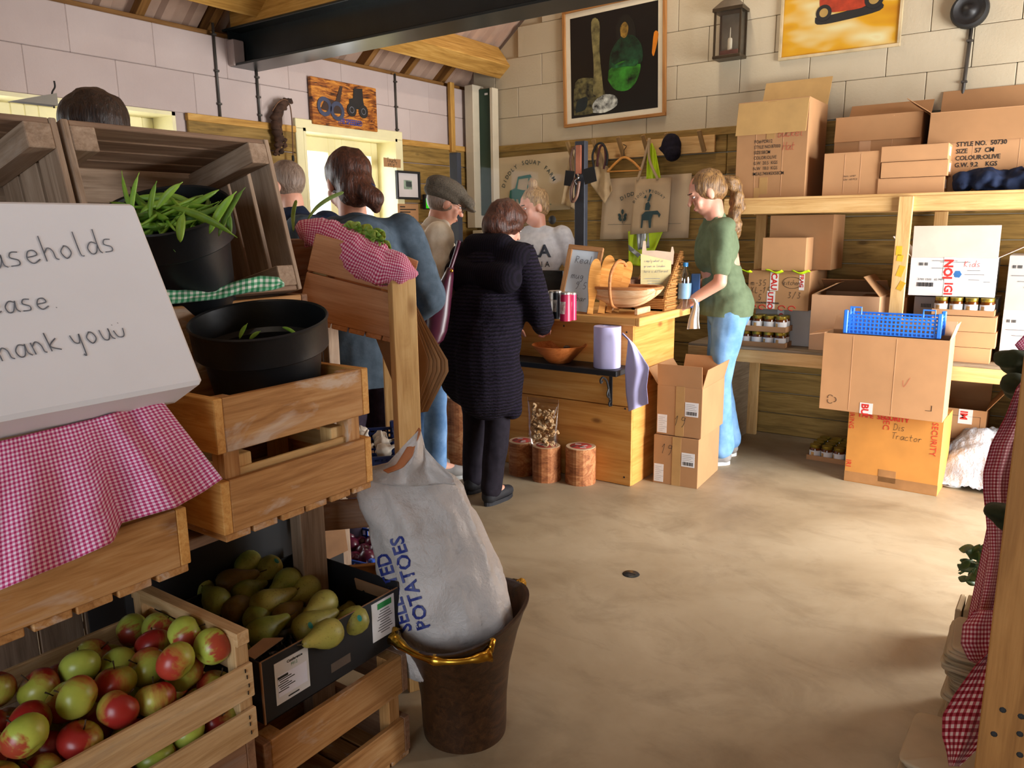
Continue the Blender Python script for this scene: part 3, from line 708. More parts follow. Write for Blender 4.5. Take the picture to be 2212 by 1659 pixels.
stm = MB(); stm.tube([(0, 0, .022), (.001, 0, .034), (.003, .001, .042)], [.0012, .0012, .0018], 6); stm = stm.mesh('stem', M_STEM, True)
def crop2(x, y): return x*.30137, 1159+y*.30137
tops = [(1260, 625, .60, 0), (1005, 745, .585, 0), (1130, 775, .60, 1), (1330, 770, .615, 0), (690, 865, .585, 1), (615, 1020, .60, 0), (900, 935, .60, 0), (1130, 960, .59, 2), (1285, 1000, .615, 2), (1540, 905, .59, 0), (1465, 840, .57, 0),
        (255, 1170, .60, 1), (430, 1050, .57, 1), (490, 1210, .60, 2), (845, 1110, .60, 2), (1095, 1155, .59, 1), (860, 1280, .60, 1), (600, 1330, .60, 2), (265, 1310, .57, 1), (205, 1435, .60, 1), (400, 1465, .575, 1), (560, 1480, .59, 1), (30, 1240, .60, 1), (170, 1620, .60, 0), (-40, 1540, .60, 2), (340, 1610, .585, 1),
        (1480, 1000, .565, 2), (-120, 1360, .595, 1), (-230, 1250, .59, 2), (90, 1330, .565, 1), (820, 860, .56, 0), (1000, 860, .565, 0), (690, 1150, .56, 0), (700, 1270, .565, 1), (-100, 1700, .60, 1), (60, 1760, .6, 2), (-260, 1480, .59, 1)]
fl = [(1640, 1240, 2), (1460, 1360, 0), (1290, 1470, 0), (1100, 1570, 1), (1600, 1290, 1)]
A = []
for x, y, z, k in tops: p = onZ(*crop2(x, y), z); A.append([p, k])
for x, y, k in fl: p = onX(*crop2(x, y), -1.315); A.append([p, k])
yy = .30
while yy < .84:
    for xx in (-1.62, -1.545, -1.47, -1.395, -1.32): A.append([Vector((xx+random.uniform(-.008, .008), yy+random.uniform(-.01, .01), .47+random.uniform(-.005, .03))), random.choice((0, 1, 2))])
    yy += .077
def relax(A, r, lo, hi, it=60, fixed=0):
    for _ in range(it):
        for i in range(len(A)):
            for j in range(i+1, len(A)):
                d = A[i][0]-A[j][0]; l = d.length
                if l < 2*r:
                    d = d/l if l > 1e-6 else Vector((0, 0, 1)); s = (2*r-l)*.5
                    wi = .35 if i < fixed else 1; wj = .35 if j < fixed else 1
                    A[i][0] += d*s*wi/(wi+wj)*2*.6; A[j][0] -= d*s*wj/(wi+wj)*2*.6
        for a in A:
            for k in range(3): a[0][k] = min(max(a[0][k], lo[k]), hi[k])
relax(A, .0365, (-1.612, .20, .468), (-1.318, .812, .64), 60, len(tops))
for i, (p, k) in enumerate(A):
    M = T(p) @ RZ(random.uniform(0, 360)) @ RX(random.uniform(-75, 75)) @ RY(random.uniform(-40, 40))
    o = tag(link('apple', apm[(k+3*(i % 3)) % 9], None, M), 'round red and green apple heaped in the pale slatted crate', 'apple', 'apples in the slatted crate')
    if i < 45: link('stem', stm, o)
# ================================================================ pear box
M_BLKCARD = plain('black_card', '#131316', .6, var=.1, vs=20); M_CARDIN = plain('card_brown_inside', '#9c7450', .85, var=.08, vs=14)
M_STICK = plain('sticker_white', '#d9d7d6', .5, var=.02)
PX0, PY0, PY1, PZ0 = -1.372, .958, 1.408, .345
PD, PL, PH = .42, PY1-PY0, .155
pb = thing('pear_box', 'black cardboard box of pears with two white labels', 'box', CM(PX0, PY0, PZ0))
def pan(name, a, b, mat, par=None, bev=.002): q = MB(); q.bb(a, b, bev); return q.build(name, mat, par or pb)
fp = pan('front_panel', (0, 0, 0), (PL, .005, PH), M_BLKCARD); pan('back_panel', (0, PD-.005, 0), (PL, PD, PH), M_BLKCARD)
pan('side_panel', (0, 0, 0), (.005, PD, PH), M_BLKCARD); pan('side_panel', (PL-.005, 0, 0), (PL, PD, PH+.015), M_BLKCARD); pan('base_panel', (0, 0, 0), (PL, PD, .004), M_BLKCARD)
pan('rim_edge', (.0, .0005, PH), (PL, .0045, PH+.0015), M_CARDIN)
pan('corner_edge', (-.001, -.001, .0), (.004, .004, PH), M_CARDIN)
q = MB(); q.prism([(0, 0), (.14, 0), (.125, .05), (.05, .06), (.03, .03), (0, .05)], .004, frame((PL-.012, .16, PH-.012), (0, -1, 0), (1, 0, .2))); q.build('corner_flap', M_CARDIN, pb)
q = MB(); q.prism([(0, 0), (.1, 0), (.07, .035), (0, .03)], .004, frame((.006, .03, PH-.004), (1, .2, 0), (0, -.2, 1))); q.build('corner_flap', M_CARDIN, pb)
pan('hand_hole', (.20, -.0008, .028), (.265, .0005, .052), plain('hole_dark', '#5a4c40', .9)); 
for x0, w, h, z0, kk in ((.035, .098, .105, .03, 0), (.345, .083, .108, .04, 1)):
    st = pan('label_sticker', (x0, -.0012, z0), (x0+w, .0002, z0+h), M_STICK, fp, 0)
    if kk == 0:
        label_text(st, 'Conference', (x0+w*.36, -.0018, z0+h*.87), (1, 0, 0), (0, 0, 1), .0095, bold=.0003); label_text(st, 'M12', (x0+w*.47, -.0018, z0+h*.76), (1, 0, 0), (0, 0, 1), .011, plain('ink_green', '#2f8a5a', .6))
        q = MB(); q.box((x0+w/2, -.0015, z0+h*.42), (w*.86, .0006, h*.5)); q.build('inner_label', plain('label_lilac', '#e6e6f2', .5, var=.01), st)
        for i in range(7):
            q = MB(); q.box((x0+w*(.22+.06*(i % 3)), -.002, z0+h*(.62-.055*i)), (w*(.30+.2*((i*37) % 3)/3), .0004, .0022 if i else .006)); q.build('print_line', INK, st)
        q = MB(); q.box((x0+w*.5, -.002, z0+h*.08), (w*.32, .0004, .003)); q.build('print_line', INK, st)
    else:
        q = MB(); q.box((x0+w*.56, -.0016, z0+h*.86), (w*.62, .0006, h*.15), None, .003); q.build('logo_patch', plain('logo_green', '#1f8a3e', .5), st)
        for i in range(9):
            q = MB(); q.box((x0+w*.55, -.0016, z0+h*(.72-.07*i)), (w*(.4+.35*((i*53) % 4)/4), .0004, .0018)); q.build('print_line', INK, st)
q = MB(); rnd = random.Random(3)
def f_liner(u, v):
    x = .008+u*(PL*.42); y = .008+v*.13
    return Vector((x, y, PH*.80+.028*noise.noise(Vector((u*6, v*5, 1)))+.022*noise.noise(Vector((u*17, v*13, 4)))-.03*v))
q.grid(f_liner, 34, 18); q.build('plastic_liner', plain('liner_black', '#15171c', .18, var=.1), pb, None, True, solid=.001)
bb_ = thing('black_carton', 'tall black cardboard carton behind the pear box', 'box', CM(-1.82, .90, .0))
for n_, a_1, b_1 in (('front_panel', (0, 0, 0), (.72, .005, .74)), ('side_panel', (0, .005, 0), (.005, .2, .74)), ('side_panel', (.715, .005, 0), (.72, .2, .74)), ('back_panel', (0, .2, 0), (.72, .205, .74))): pan(n_, a_1, b_1, M_BLKCARD, bb_)
q = MB(); q.prism([(0, 0), (.13, 0), (.12, .10), (.02, .12)], .004, frame((.60, -.006, .42), (1, 0, 0), (0, -1, 0))); q.build('torn_flap', M_CARDIN, bb_)
# ---- pears
def m_pear(name, a, b, c):
    k = NT(name); v = k.coord(); n1 = k.noise(v, 12, 4, .6); n2 = k.noise(v, 160, 3, .6)
    col = k.ramp(n1, (.3, a), (.5, b), (.72, c)); col = k.mix(k.ramp(n2, (.58, (0, 0, 0, 1)), (.72, (.7, .7, .7, 1))), col, '#5c4a1e')
    k.P(Base_Color=col, Roughness=.45); return k.m
M_PR = [m_pear('pear_green', '#6f7a2c', '#8f963c', '#a8aa50'), m_pear('pear_brown', '#5f4a1c', '#7d642a', '#8f7a38'), m_pear('pear_yellow', '#7d7a30', '#a09a45', '#b3a550')]
def pearmesh(mat, l=.12, r=.036):
    pr = [(.0015, 0), (.55, .02), (.85, .10), (.99, .24), (.97, .38), (.80, .54), (.58, .68), (.44, .80), (.36, .90), (.24, .97), (.05, 1.0)]
    m = MB(); m.lathe([(max(a*r, .0008) if a > .01 else .0008, b*l-.25*l) for a, b in pr], 18); return m.mesh('pear', mat, True)
prm = [pearmesh(M_PR[i % 3], random.uniform(.112, .128), random.uniform(.033, .038)) for i in range(9)]
pst = MB(); pst.tube([(0, 0, .084), (.001, 0, .097), (.004, 0, .107)], .0014, 6); pst = pst.mesh('stem', M_STEM, True)
M_STKR = plain('pear_sticker', '#1f7f72', .4, var=.02)
def stkmesh(r):
    q = MB(); q.lathe([(.0001, .0008), (.006, .0006), (.0085, 0)], 14, frame((0, -r*.985, .0), (1, 0, 0), (0, -1, 0)) @ Matrix.Diagonal((1, .68, 1, 1))); return q.mesh('sticker', M_STKR, True)
stk = stkmesh(.0375)
P = [(430, 235, 575, 175, 1, 1), (690, 185, 590, 260, 0, 0), (845, 215, 755, 300, 2, 1), (260, 315, 150, 330, 2, 0), (345, 375, 270, 300, 0, 1), (535, 335, 680, 285, 1, 0), (650, 405, 850, 310, 0, 0), (975, 315, 830, 405, 0, 0), (1120, 365, 960, 465, 2, 0), (790, 490, 960, 415, 2, 0),
     (940, 575, 1110, 440, 1, 0), (1235, 475, 1080, 565, 2, 0), (590, 525, 700, 460, 1, 0), (465, 470, 400, 400, 0, 0), (745, 590, 860, 520, 0, 0), (1095, 655, 1270, 565, 2, 1), (1460, 595, 1240, 690, 2, 1), (760, 700, 860, 640, 0, 0), (170, 360, 90, 300, 1, 0), (1270, 690, 1150, 740, 2, 0)]
def crop3(x, y): return 330+x*.30137, 1159+y*.30137
PA = []
for i, (x, y, nx, ny, kk, sk) in enumerate(P):
    z = PZ0+.115+(.022 if i % 2 else .008)+.05*max(0, (600-y)/600)
    p = onZ(*crop3(x, y), z); n_ = onZ(*crop3(nx, ny), z-.012+.02*(i % 2)); PA.append([p, n_, kk, sk])
lowr = []
for a in range(5):
    for b in range(4): lowr.append([Vector((PX0-.06-.085*b, PY0+.05+.085*a, PZ0+.045)), Vector((PX0-.1-.085*b, PY0+.10+.085*a, PZ0+.05)), (a+b) % 3, 0])
for i, (p, n_, kk, sk) in enumerate(PA+lowr):
    d = (n_-p).normalized(); M = frame(p, d.orthogonal(), d) @ RZ(random.uniform(0, 360))
    if sk:
        # turn the sticker to face the room
        zax = d; to = (CAMP-p); to = (to-zax*to.dot(zax)).normalized(); y_ = -to; x_ = y_.cross(zax).normalized(); M = Matrix(((x_.x, y_.x, zax.x, p.x), (x_.y, y_.y, zax.y, p.y), (x_.z, y_.z, zax.z, p.z), (0, 0, 0, 1)))
    o = tag(link('pear', prm[(kk+3*(i % 3)) % 9], None, M), 'green-brown pear in the black box' + (' with a small teal sticker' if sk else ''), 'pear', 'pears in the black box')
    link('stem', pst, o)
    if sk: link('sticker', stk, o)
# ================================================================ wooden bucket with brass handles
M_BUCK = wood('bucket_wood', '#221308', '#3a2312', '#4d3019', gs=1.5, rough=.42)
M_BRASS = plain('brass', '#c99a3a', .22, 1, .08)
BC = Vector((-1.30, 1.585, 0)); bang = math.degrees(math.atan2(.93, -.37))
bk = thing('wooden_bucket', 'dark wooden flared bucket with brass handles holding the potato sack', 'bucket', T(BC) @ RZ(bang))
SXL, SYS = 1.17, .93
prof = [(.0, .004), (.118, .004), (.121, 0), (.123, .02), (.126, .12), (.138, .21), (.166, .30), (.198, .375), (.205, .382), (.206, .388), (.196, .388), (.186, .375), (.152, .29), (.124, .20), (.112, .11), (.108, .03), (0, .03)]
m = MB(); n = 48
rings = []
for r, z in prof:
    ring = []
    for j in range(n):
        a = 2*math.pi*j/n; k_ = max(0, (z-.15)/.24); sad = -.016*math.cos(2*a)*k_-.012*k_*math.sin(a)
        ring.append(Vector((r*(1+(SXL-1)*k_)*math.cos(a), r*(1+(SYS-1)*k_)*math.sin(a), z+sad)))
    rings.append(ring)
m.loft(rings, True, False); m.build('bucket_body', M_BUCK, bk, None, True, 50)
def brass_handle(sgn):
    h = thing('brass_handle', None, None); h.parent = bk
    bpy.data.objects.remove(h)
    q = MB(); pts = []; rs = []
    for i in range(25):
        t = -1+2*i/24; a = t*.66; rr = 1.0; x = .236*math.cos(a)*sgn; y = .215*math.sin(a)
        z = .372-.016*math.cos(2*a)-.012*math.sin(a)*sgn+.002
        kn = .004*max(0, math.cos((t*2.5)*math.pi))**2+(.006 if abs(abs(t)-.98) < .06 else 0)
        pts.append((x, y, z)); rs.append(.0095+kn*1.5+.004*(abs(t) > .9))
    q.tube(pts, rs, 10); q.build('brass_handle', M_BRASS, bk, None, True)
    for t in (-1, 1):
        a = t*.66; q = MB(); q.tube([(.236*math.cos(a)*sgn, .215*math.sin(a), .368), (.225*math.cos(a*1.1)*sgn, .205*math.sin(a*1.1), .392), (.20*math.cos(a*1.15)*sgn, .19*math.sin(a*1.15), .375)], [.010, .009, .007], 10); q.build('brass_lug', M_BRASS, bk, None, True)
brass_handle(-1); brass_handle(1)
# ================================================================ potato sack
def onH(x, y, dh): d = ray(x, y); return CAMP+d*(dh/(d.dot(hd)))
k = NT('sack_paper'); v = k.coord(); k.P(Base_Color=k.ramp(k.noise(v, 5, 4), (.3, '#a8a09a'), (.7, '#c2bab5')), Roughness=.5); k.bump(k.noise(v, 13, 5, .6, .2), .7, .02); M_SACK = k.m
M_SACKIN = plain('sack_kraft', '#a8683f', .75, var=.12)
rows = [(1470, 925, 1040, .70), (1430, 872, 1072, .75), (1385, 848, 1096, .75), (1330, 838, 1108, .72), (1270, 830, 1096, .70), (1200, 812, 1068, .66), (1140, 800, 1046, .60), (1090, 782, 1026, .50), (1050, 772, 1003, .38), (1025, 774, 975, .26), (1012, 800, 950, .16)]
m = MB(); rings = []; NS = 56
sc_c = onH(960, 1340, 2.03)
def sackring(y, xl, xr, dep, dh):
    c = onH((xl+xr)/2, y, dh); hw = (onH(xr, y, dh)-onH(xl, y, dh)).length/2; ring = []
    for j in range(NS):
        a = 2*math.pi*j/NS; e = .82
        ca, sa = math.cos(a), math.sin(a)
        p = c+hr*(hw*math.copysign(abs(ca)**e, ca))+hd*(hw*dep*math.copysign(abs(sa)**e, sa))
        w = .012*noise.noise(p*9)+.009*noise.noise(p*20)+.006*noise.noise(p*38)+.010*noise.noise(Vector((a*3, p.z*7, 5)))-.018*abs(noise.noise(Vector((a*4+p.z*6, p.z*5, 9))))
        rings_n = (p-c).normalized(); ring.append(p+rings_n*w)
    return ring
fine = []
for i in range(len(rows)-1):
    for q_ in range(4):
        t = q_/4; fine.append(tuple(rows[i][k_]*(1-t)+rows[i+1][k_]*t for k_ in range(4)))
fine.append(rows[-1])
for (y, xl, xr, dep) in fine: rings.append(sackring(y, xl, xr, dep, 2.03+.02*(1400-y)/400))
base = sc_c
sk = thing('potato_sack', 'white paper sack printed SELECTED POTATOES leaning in the wooden bucket', 'sack', T(onH(970, 1440, 2.03)))
so = onH(970, 1440, 2.03)
m.loft([[p-so for p in r_] for r_ in rings], True, False); body = m
# torn peak at the top right and folded mouth
m.build('sack_body', M_SACK, sk, None, True)
bvh = BVHTree.FromPolygons([Vector(v)+so for v in m.v], m.f)
q = MB()
def f_peak(u, v):
    top = lerp_poly([(800, 1008), (838, 1000), (872, 962), (908, 926), (918, 968), (945, 1000), (975, 1024)], u); bot = lerp_poly([(800, 1040), (850, 1050), (900, 1050), (960, 1045), (985, 1048)], u)
    px = top[0]+(bot[0]-top[0])*v; py = top[1]+(bot[1]-top[1])*v
    return onH(px, py, 1.985+.02*math.sin(u*11)+.012*noise.noise(Vector((u*7, v*3, 2))))-so
q.grid(f_peak, 40, 14); q.build('sack_mouth', M_SACK, sk, None, True, solid=.002)
q = MB()
def f_in(u, v):
    a = lerp_poly([(828, 1016), (855, 1005), (880, 965), (905, 924)], u); b = lerp_poly([(838, 1022), (872, 1010), (890, 985), (909, 930)], u)
    return onH(a[0]+(b[0]-a[0])*v, a[1]+(b[1]-a[1])*v, 1.975+.01*math.sin(u*9)-.012*v)-so
q.grid(f_in, 20, 5); q.build('sack_lining', M_SACKIN, sk, None, True, solid=.003)
M_NAVY = plain('print_navy', '#232f78', .55, var=.06)
def sack_text(s, px, py, ang, size, width):
    me = textmesh(s, size, M_NAVY, sub=6, bold=size*.022, width=width); ca, sa = math.cos(R(ang)), math.sin(R(ang))
    for v in me.vertices:
        X = px+v.co.x*ca-v.co.y*sa; Y = py-(v.co.x*sa+v.co.y*ca); d = ray(X, Y).normalized()
        hit = bvh.ray_cast(CAMP, d)
        v.co = (hit[0]-d*.0025-so) if hit[0] else (onH(X, Y, 1.96)-so)
    link('printed_text', me, sk)
sack_text('POTATOES', 930, 1356, 107, 42, 1.0); sack_text('SELECTED', 890, 1362, 107, 42, .94)
# ================================================================ plastic crates with onions and garlic
def lattice(name, parent, M, w, h, nx, nz, bar, mat, t=.004):
    xs = [0]; zs = [0]
    for i in range(nx): c = w/nx; xs += [i*c+bar/2+.0001, (i+1)*c-bar/2]
    for i in range(nz): c = h/nz; zs += [i*c+bar/2+.0001, (i+1)*c-bar/2]
    xs.append(w); zs.append(h); m = MB(); n = len(xs)
    vs = [(x, 0, z) for z in zs for x in xs]; fs = []
    for j in range(len(zs)-1):
        for i in range(n-1):
            if i % 2 == 1 and j % 2 == 1: continue
            fs.append((j*n+i, j*n+i+1, (j+1)*n+i+1, (j+1)*n+i))
    m.add(vs, fs); return m.build(name, mat, parent, M, solid=t)
def plastic_crate(label, M, L, D, Hh, mat, nx=10, nz=3, group=None, handles=False):
    o = thing('plastic_crate', label, 'crate', M, group)
    ny = max(2, int(nx*D/L))
    lattice('lattice_side', o, T(0, 0, 0), L, Hh, nx, nz, L/nx*.35, mat); lattice('lattice_side', o, T(0, D, 0), L, Hh, nx, nz, L/nx*.35, mat)
    lattice('lattice_end', o, RZ(90), D, Hh, ny, nz, L/nx*.35, mat); lattice('lattice_end', o, T(L, 0, 0) @ RZ(90), D, Hh, ny, nz, L/nx*.35, mat)
    lattice('lattice_base', o, T(0, 0, .003) @ RX(-90) @ Matrix.Diagonal((1, 1, -1, 1)) if False else T(0, D, .003) @ RX(90), L, D, nx, ny, L/nx*.4, mat)
    m = MB(); t = .008
    m.bb((-t/2, -t/2, Hh-.008), (L+t/2, t/2, Hh+.002), .001); m.bb((-t/2, D-t/2, Hh-.008), (L+t/2, D+t/2, Hh+.002), .001); m.bb((-t/2, -t/2, Hh-.008), (t/2, D+t/2, Hh+.002), .001); m.bb((L-t/2, -t/2, Hh-.008), (L+t/2, D+t/2, Hh+.002), .001)
    m.build('rim', mat, o)
    for x in (0, L):
        for y in (0, D):
            m = MB(); m.box((x, y, Hh/2+.012), (.022, .022, Hh+.024), None, .004); m.build('corner_post', mat, o)
    return o
M_BLUE = plain('plastic_blue', '#1f4fb8', .4, var=.05); M_NVP = plain('plastic_navy', '#182c63', .4, var=.06); M_SKYB = plain('plastic_bright_blue', '#2a7ae6', .38, var=.04)
plastic_crate('blue plastic crate of red onions on floor behind the sack', T(-2.42, 1.86, .0) @ RZ(8), .42, .28, .21, M_BLUE, 14, 6, 'plastic crates')
M_ONION = plain('red_onion', '#5a1730', .3, var=.25, vs=12)
onm = MB(); onm.lathe([(.001, -.03), (.02, -.029), (.034, -.015), (.037, 0), (.033, .016), (.018, .029), (.006, .037), (.003, .05), (.0005, .055)], 16); onm = onm.mesh('onion', M_ONION, True)
for i in range(24):
    lx = .05+.065*(i % 6); ly = .05+.062*((i//6) % 4); p = T(-2.42, 1.86, 0) @ RZ(8) @ Vector((lx, ly, .145+random.uniform(0, .035)))
    tag(link('red_onion', onm, None, T(p) @ RX(random.uniform(-80, 80)) @ RY(random.uniform(-80, 80))), 'glossy red onion in the blue plastic crate on the floor', 'onion', 'red onions in the blue crate')
# ================================================================ second produce stand (tilted crate on posts)
ta = R(16); uh = Vector((math.cos(R(47)), math.sin(R(47)), 0)); u_ = uh*math.cos(ta)-Vector((0, 0, math.sin(ta))); a_ = Vector((-math.sin(R(47)), math.cos(R(47)), 0)); y_ = -u_; z_ = a_.cross(y_)
o_ = onD(862, 734, 2.30)
M7 = Matrix(((a_.x, y_.x, z_.x, o_.x), (a_.y, y_.y, z_.y, o_.y), (a_.z, y_.z, z_.z, o_.z), (0, 0, 0, 1)))
M_CRS = wood('crate_salmon_wood', '#a06a44', '#c08a60', '#d09e76', smear=.35, smearc='#b08a70', knots='#5f3a20')
crate('tilted_crate', 'salmon-brown wooden crate tilted sideways on posts, topped with gingham cloth', M7, .50, .30, .24, M_CRS, M_CRS, M_CRS, M_PINE, erows=((0, .128), (.134, .106)), rows=((0, .128), (.134, .106)), nb=6, bot='x', group='wooden fruit crates')
SM = frame((o_.x, o_.y, 0), a_, (0, 0, 1))          # stand frame: x away, y left
st7 = thing('produce_stand', 'wooden stand with a pale upright post carrying the tilted crate', 'stand', SM)
board(st7, 'front_post', (-.03, -.012, 0), (-.03, -.012, 1.335), .072, .045, (-1, -.25, 0), M_PINE); board(st7, 'rear_post', (.50, -.0, 0), (.50, -.0, 1.08), .06, .045, (1, 0, 0), M_PINE)
board(st7, 'front_post', (.10, .28, 0), (.10, .28, 1.13), .06, .045, (-1, 0, 0), M_OLD); board(st7, 'rear_post', (.50, .27, 0), (.50, .27, 1.13), .06, .045, (1, 0, 0), M_OLD)
for i in range(3): y = .02+.11*i; board(st7, 'shelf_board', (-.0, y, .655), (.52, y, .655), .10, .02, (0, 0, 1), M_CRD)
board(st7, 'cross_rail', (-.012, .0, .60), (-.012, .30, .60), .09, .02, (-1, 0, 0), M_CRD); board(st7, 'cross_rail', (.0, .03, .40), (.0, .30, .40), .05, .02, (-1, 0, 0), M_CR)
# dark board behind, brown crate end next to it
crate('fruit_crate', 'dull brown crate behind the leaning crate and the tilted one', CM(-2.06, 1.52, 1.17), .36, .30, .26, M_CRD, M_CRD, M_CRD, M_CRD, erows=((0, .12), (.13, .12)), rows=((0, .12), (.13, .12)), group='wooden fruit crates')
tb_ = thing('side_trestle', 'small wooden trestle under the dull brown crate', 'trestle', T(-2.21, 1.70, 0))
for dx, dy in ((-.13, -.15), (.13, -.15), (-.13, .15), (.13, .15)): board(tb_, 'leg', (dx, dy, 0), (dx, dy, 1.13), .05, .03, (1, 0, 0), M_OLD)
board(tb_, 'top', (0, -.18, 1.14), (0, .18, 1.14), .32, .02, (0, 0, 1), M_OLD)
# crumpled gingham roll, lettuce, leek leaves
def cloth_roll(path, rad, dfun, label, mat, n=26, su=.5, sv=.30):
    m = MB(); m.uv = []; pts = [(*lerp_poly(path, i/40), ) for i in range(41)]; rings = []; uv = []
    for i, (px, py, rr) in enumerate(pts):
        D = dfun(i/40); c = onD(px, py, D); q = pts[min(i+1, 40)]; q0 = pts[max(i-1, 0)]; tx, ty = q[0]-q0[0], q[1]-q0[1]; l = math.hypot(tx, ty); nx, ny = -ty/l, tx/l
        ring = []
        for j in range(n):
            a = 2*math.pi*j/(n-1); s = rr*(1+.30*noise.noise(Vector((i*.16, a*1.2, 3)))+.22*noise.noise(Vector((i*.45, a*2.2, 8)))-.25*abs(noise.noise(Vector((i*.28+a, a*1.6, 5)))))
            p = onD(px+nx*s*math.cos(a), py+ny*s*math.cos(a), D-rr/FPX*D*1.1*math.sin(a)*(1+.2*noise.noise(Vector((i*.2, a*2, 1)))))
            ring.append(p); uv.append((i/40*su, j/(n-1)*sv))
        rings.append(ring)
    c0 = rings[20][0]; m.loft([[p-c0 for p in r] for r in rings], False, False); m.uv = uv
    return tag(m.build('gingham_cloth', mat, None, T(c0), True, solid=.0012), label, 'cloth')
cloth_roll([(642, 503, 14), (655, 497, 27), (690, 502, 34), (730, 522, 46), (775, 553, 50), (825, 576, 44), (870, 586, 30), (896, 591, 10), (903, 590, 3)], 0, lambda t: 2.32-.10*t, 'crumpled pink gingham cloth lying along the tilted crate', M_PINKF)
k = NT('lettuce_leaf'); v = k.coord(); k.P(Base_Color=k.ramp(k.noise(v, 18, 4), (.3, '#4c7a22'), (.5, '#7aa03a'), (.7, '#a6b85c')), Roughness=.5, Subsurface_Weight=.1); k.bump(k.noise(v, 40, 4), .5, .006); M_LEAF = k.m
lt = thing('lettuce', 'ruffled green lettuce lying on the crumpled gingham cloth', 'lettuce', T(onD(800, 525, 2.26)))
lo = onD(800, 525, 2.26)
for i, (px, py, r_) in enumerate(((762, 496, 20), (785, 508, 24), (802, 522, 26), (815, 535, 24), (824, 548, 18), (790, 520, 22), (810, 512, 20))):
    m = MB()
    def f(u, v, px=px, py=py, r_=r_, i=i):
        a = u*2*math.pi; rr = r_*1.15*(.1+.9*v)*(1+.25*noise.noise(Vector((math.cos(a)*1.6, math.sin(a)*1.6, i*3.1)))); D = 2.27-.03*v*(.5+.5*math.sin(a+i))-.035*v*noise.noise(Vector((math.cos(a)*3.2, math.sin(a)*3.2, i*1.7+v)))-.012*i/7
        return onD(px+rr*math.cos(a), py+rr*.8*math.sin(a), D)-lo
    m.grid(f, 48, 9); m.build('leaf', M_LEAF, lt, None, True, solid=.0015)
M_LEEK = m_bean('leek_green', '#5f8a34', '#93b45a')
def blade(pts, w, label):
    ps = smoothpath([onD(*p) for p in pts], 6); m = MB(); n = len(ps); L_ = []; c0 = ps[0]
    for i, p in enumerate(ps):
        t = i/(n-1); ww = w*math.sin(math.pi*(.12+.88*(1-t)))**.6 if t < .98 else .0006; tg = (ps[min(i+1, n-1)]-ps[max(i-1, 0)]).normalized(); s = tg.cross(_fwd).normalized()
        L_.append([p-s*ww-c0, p-c0+_fwd*.003, p+s*ww-c0])
    m.loft(L_, False, False); tag(m.build('leek_leaf', M_LEEK, None, T(c0), True, solid=.0015), label, 'leaf', 'leek leaves')
blade([(634, 500, 2.3), (633, 462, 2.3), (640, 432, 2.3)], .006, 'upright pointed leek leaf beside the leaning crate')
blade([(664, 474, 2.34), (684, 448, 2.34), (712, 428, 2.34), (742, 415, 2.34)], .006, 'long leek leaf arching right over the gingham cloth')
for i, (a, b) in enumerate((((600, 470), (585, 420)), ((578, 500), (590, 455)), ((586, 540), (572, 495)))): blade([(a[0], a[1], 2.45), ((a[0]+b[0])/2+4, (a[1]+b[1])/2, 2.45), (b[0], b[1], 2.45)], .007, ('top', 'middle', 'bottom')[i]+' leaf showing through the slats of the leaning crate')
# stack of brown paper carrier bags hung on the post
M_KRAFT = plain('kraft_paper', '#a07a52', .8, var=.08, vs=6); M_KRAFTD = plain('kraft_paper_deep', '#8c6844', .8, var=.08, vs=6)
for i in range(6):
    Y = 1.79+.014*i; sh = i*5
    poly = [(806+sh*1.2, 716), (850+sh*.6, 680), (884, 640), (890+sh*.3, 655), (898+sh*.9, 700), (926+sh*1.65, 778), (924+sh*1.8, 802), (893+sh*1.25, 889), (878+sh*.8, 893), (850+sh, 830)]
    pts = [onD(x, y, 2.40+.012*i+.002*math.sin(i*2+j)) for j, (x, y) in enumerate(poly)]; c0 = sum(pts, Vector())/len(pts)
    m = MB(); n = len(pts); m.add([p-c0 for p in pts]+[Vector((0, .002, 0))], [(j, (j+1) % n, n) for j in range(n)])
    tag(m.build('paper_bag', M_KRAFT if i % 2 else M_KRAFTD, None, T(c0), solid=.0015), ('front-most', 'second', 'third', 'fourth', 'fifth', 'rearmost')[i]+' flat brown paper bag hanging behind the stand post', 'paper bag', 'brown paper bags on the stand')
# navy crate with garlic
NM = SM @ T(.02, .30, .668) @ RZ(-90)
nc = plastic_crate('navy plastic crate of garlic on the stand shelf', NM, .29, .36, .095, M_NVP, 14, 5, 'plastic crates')
m = MB(); m.box((.19, -.006, .05), (.022, .001, .045), RY(20).to_3x3()); m.build('price_tag', M_STICK, nc)
M_GARL = plain('garlic_skin', '#d8cfc0', .6, var=.1, vs=20)
gm = MB(); n = 20; rr = []
for z, r in ((-.02, .003), (-.019, .016), (-.008, .026), (.004, .025), (.016, .014), (.026, .006), (.05, .004), (.052, .001)): rr.append([Vector((r*(1+.10*math.cos(6*2*math.pi*j/n))*math.cos(2*math.pi*j/n), r*(1+.10*math.cos(6*2*math.pi*j/n))*math.sin(2*math.pi*j/n), z)) for j in range(n)])
gm.loft(rr); gm = gm.mesh('garlic', M_GARL, True)
for i in range(20):
    p = NM @ Vector((.045+.066*(i % 4), .05+.065*(i//4), .07+random.uniform(0, .03))); tag(link('garlic_bulb', gm, None, T(p) @ RX(random.uniform(-90, 90)) @ RY(random.uniform(-60, 60))), 'white garlic bulb in the navy plastic crate', 'garlic', 'garlic bulbs in the navy crate')
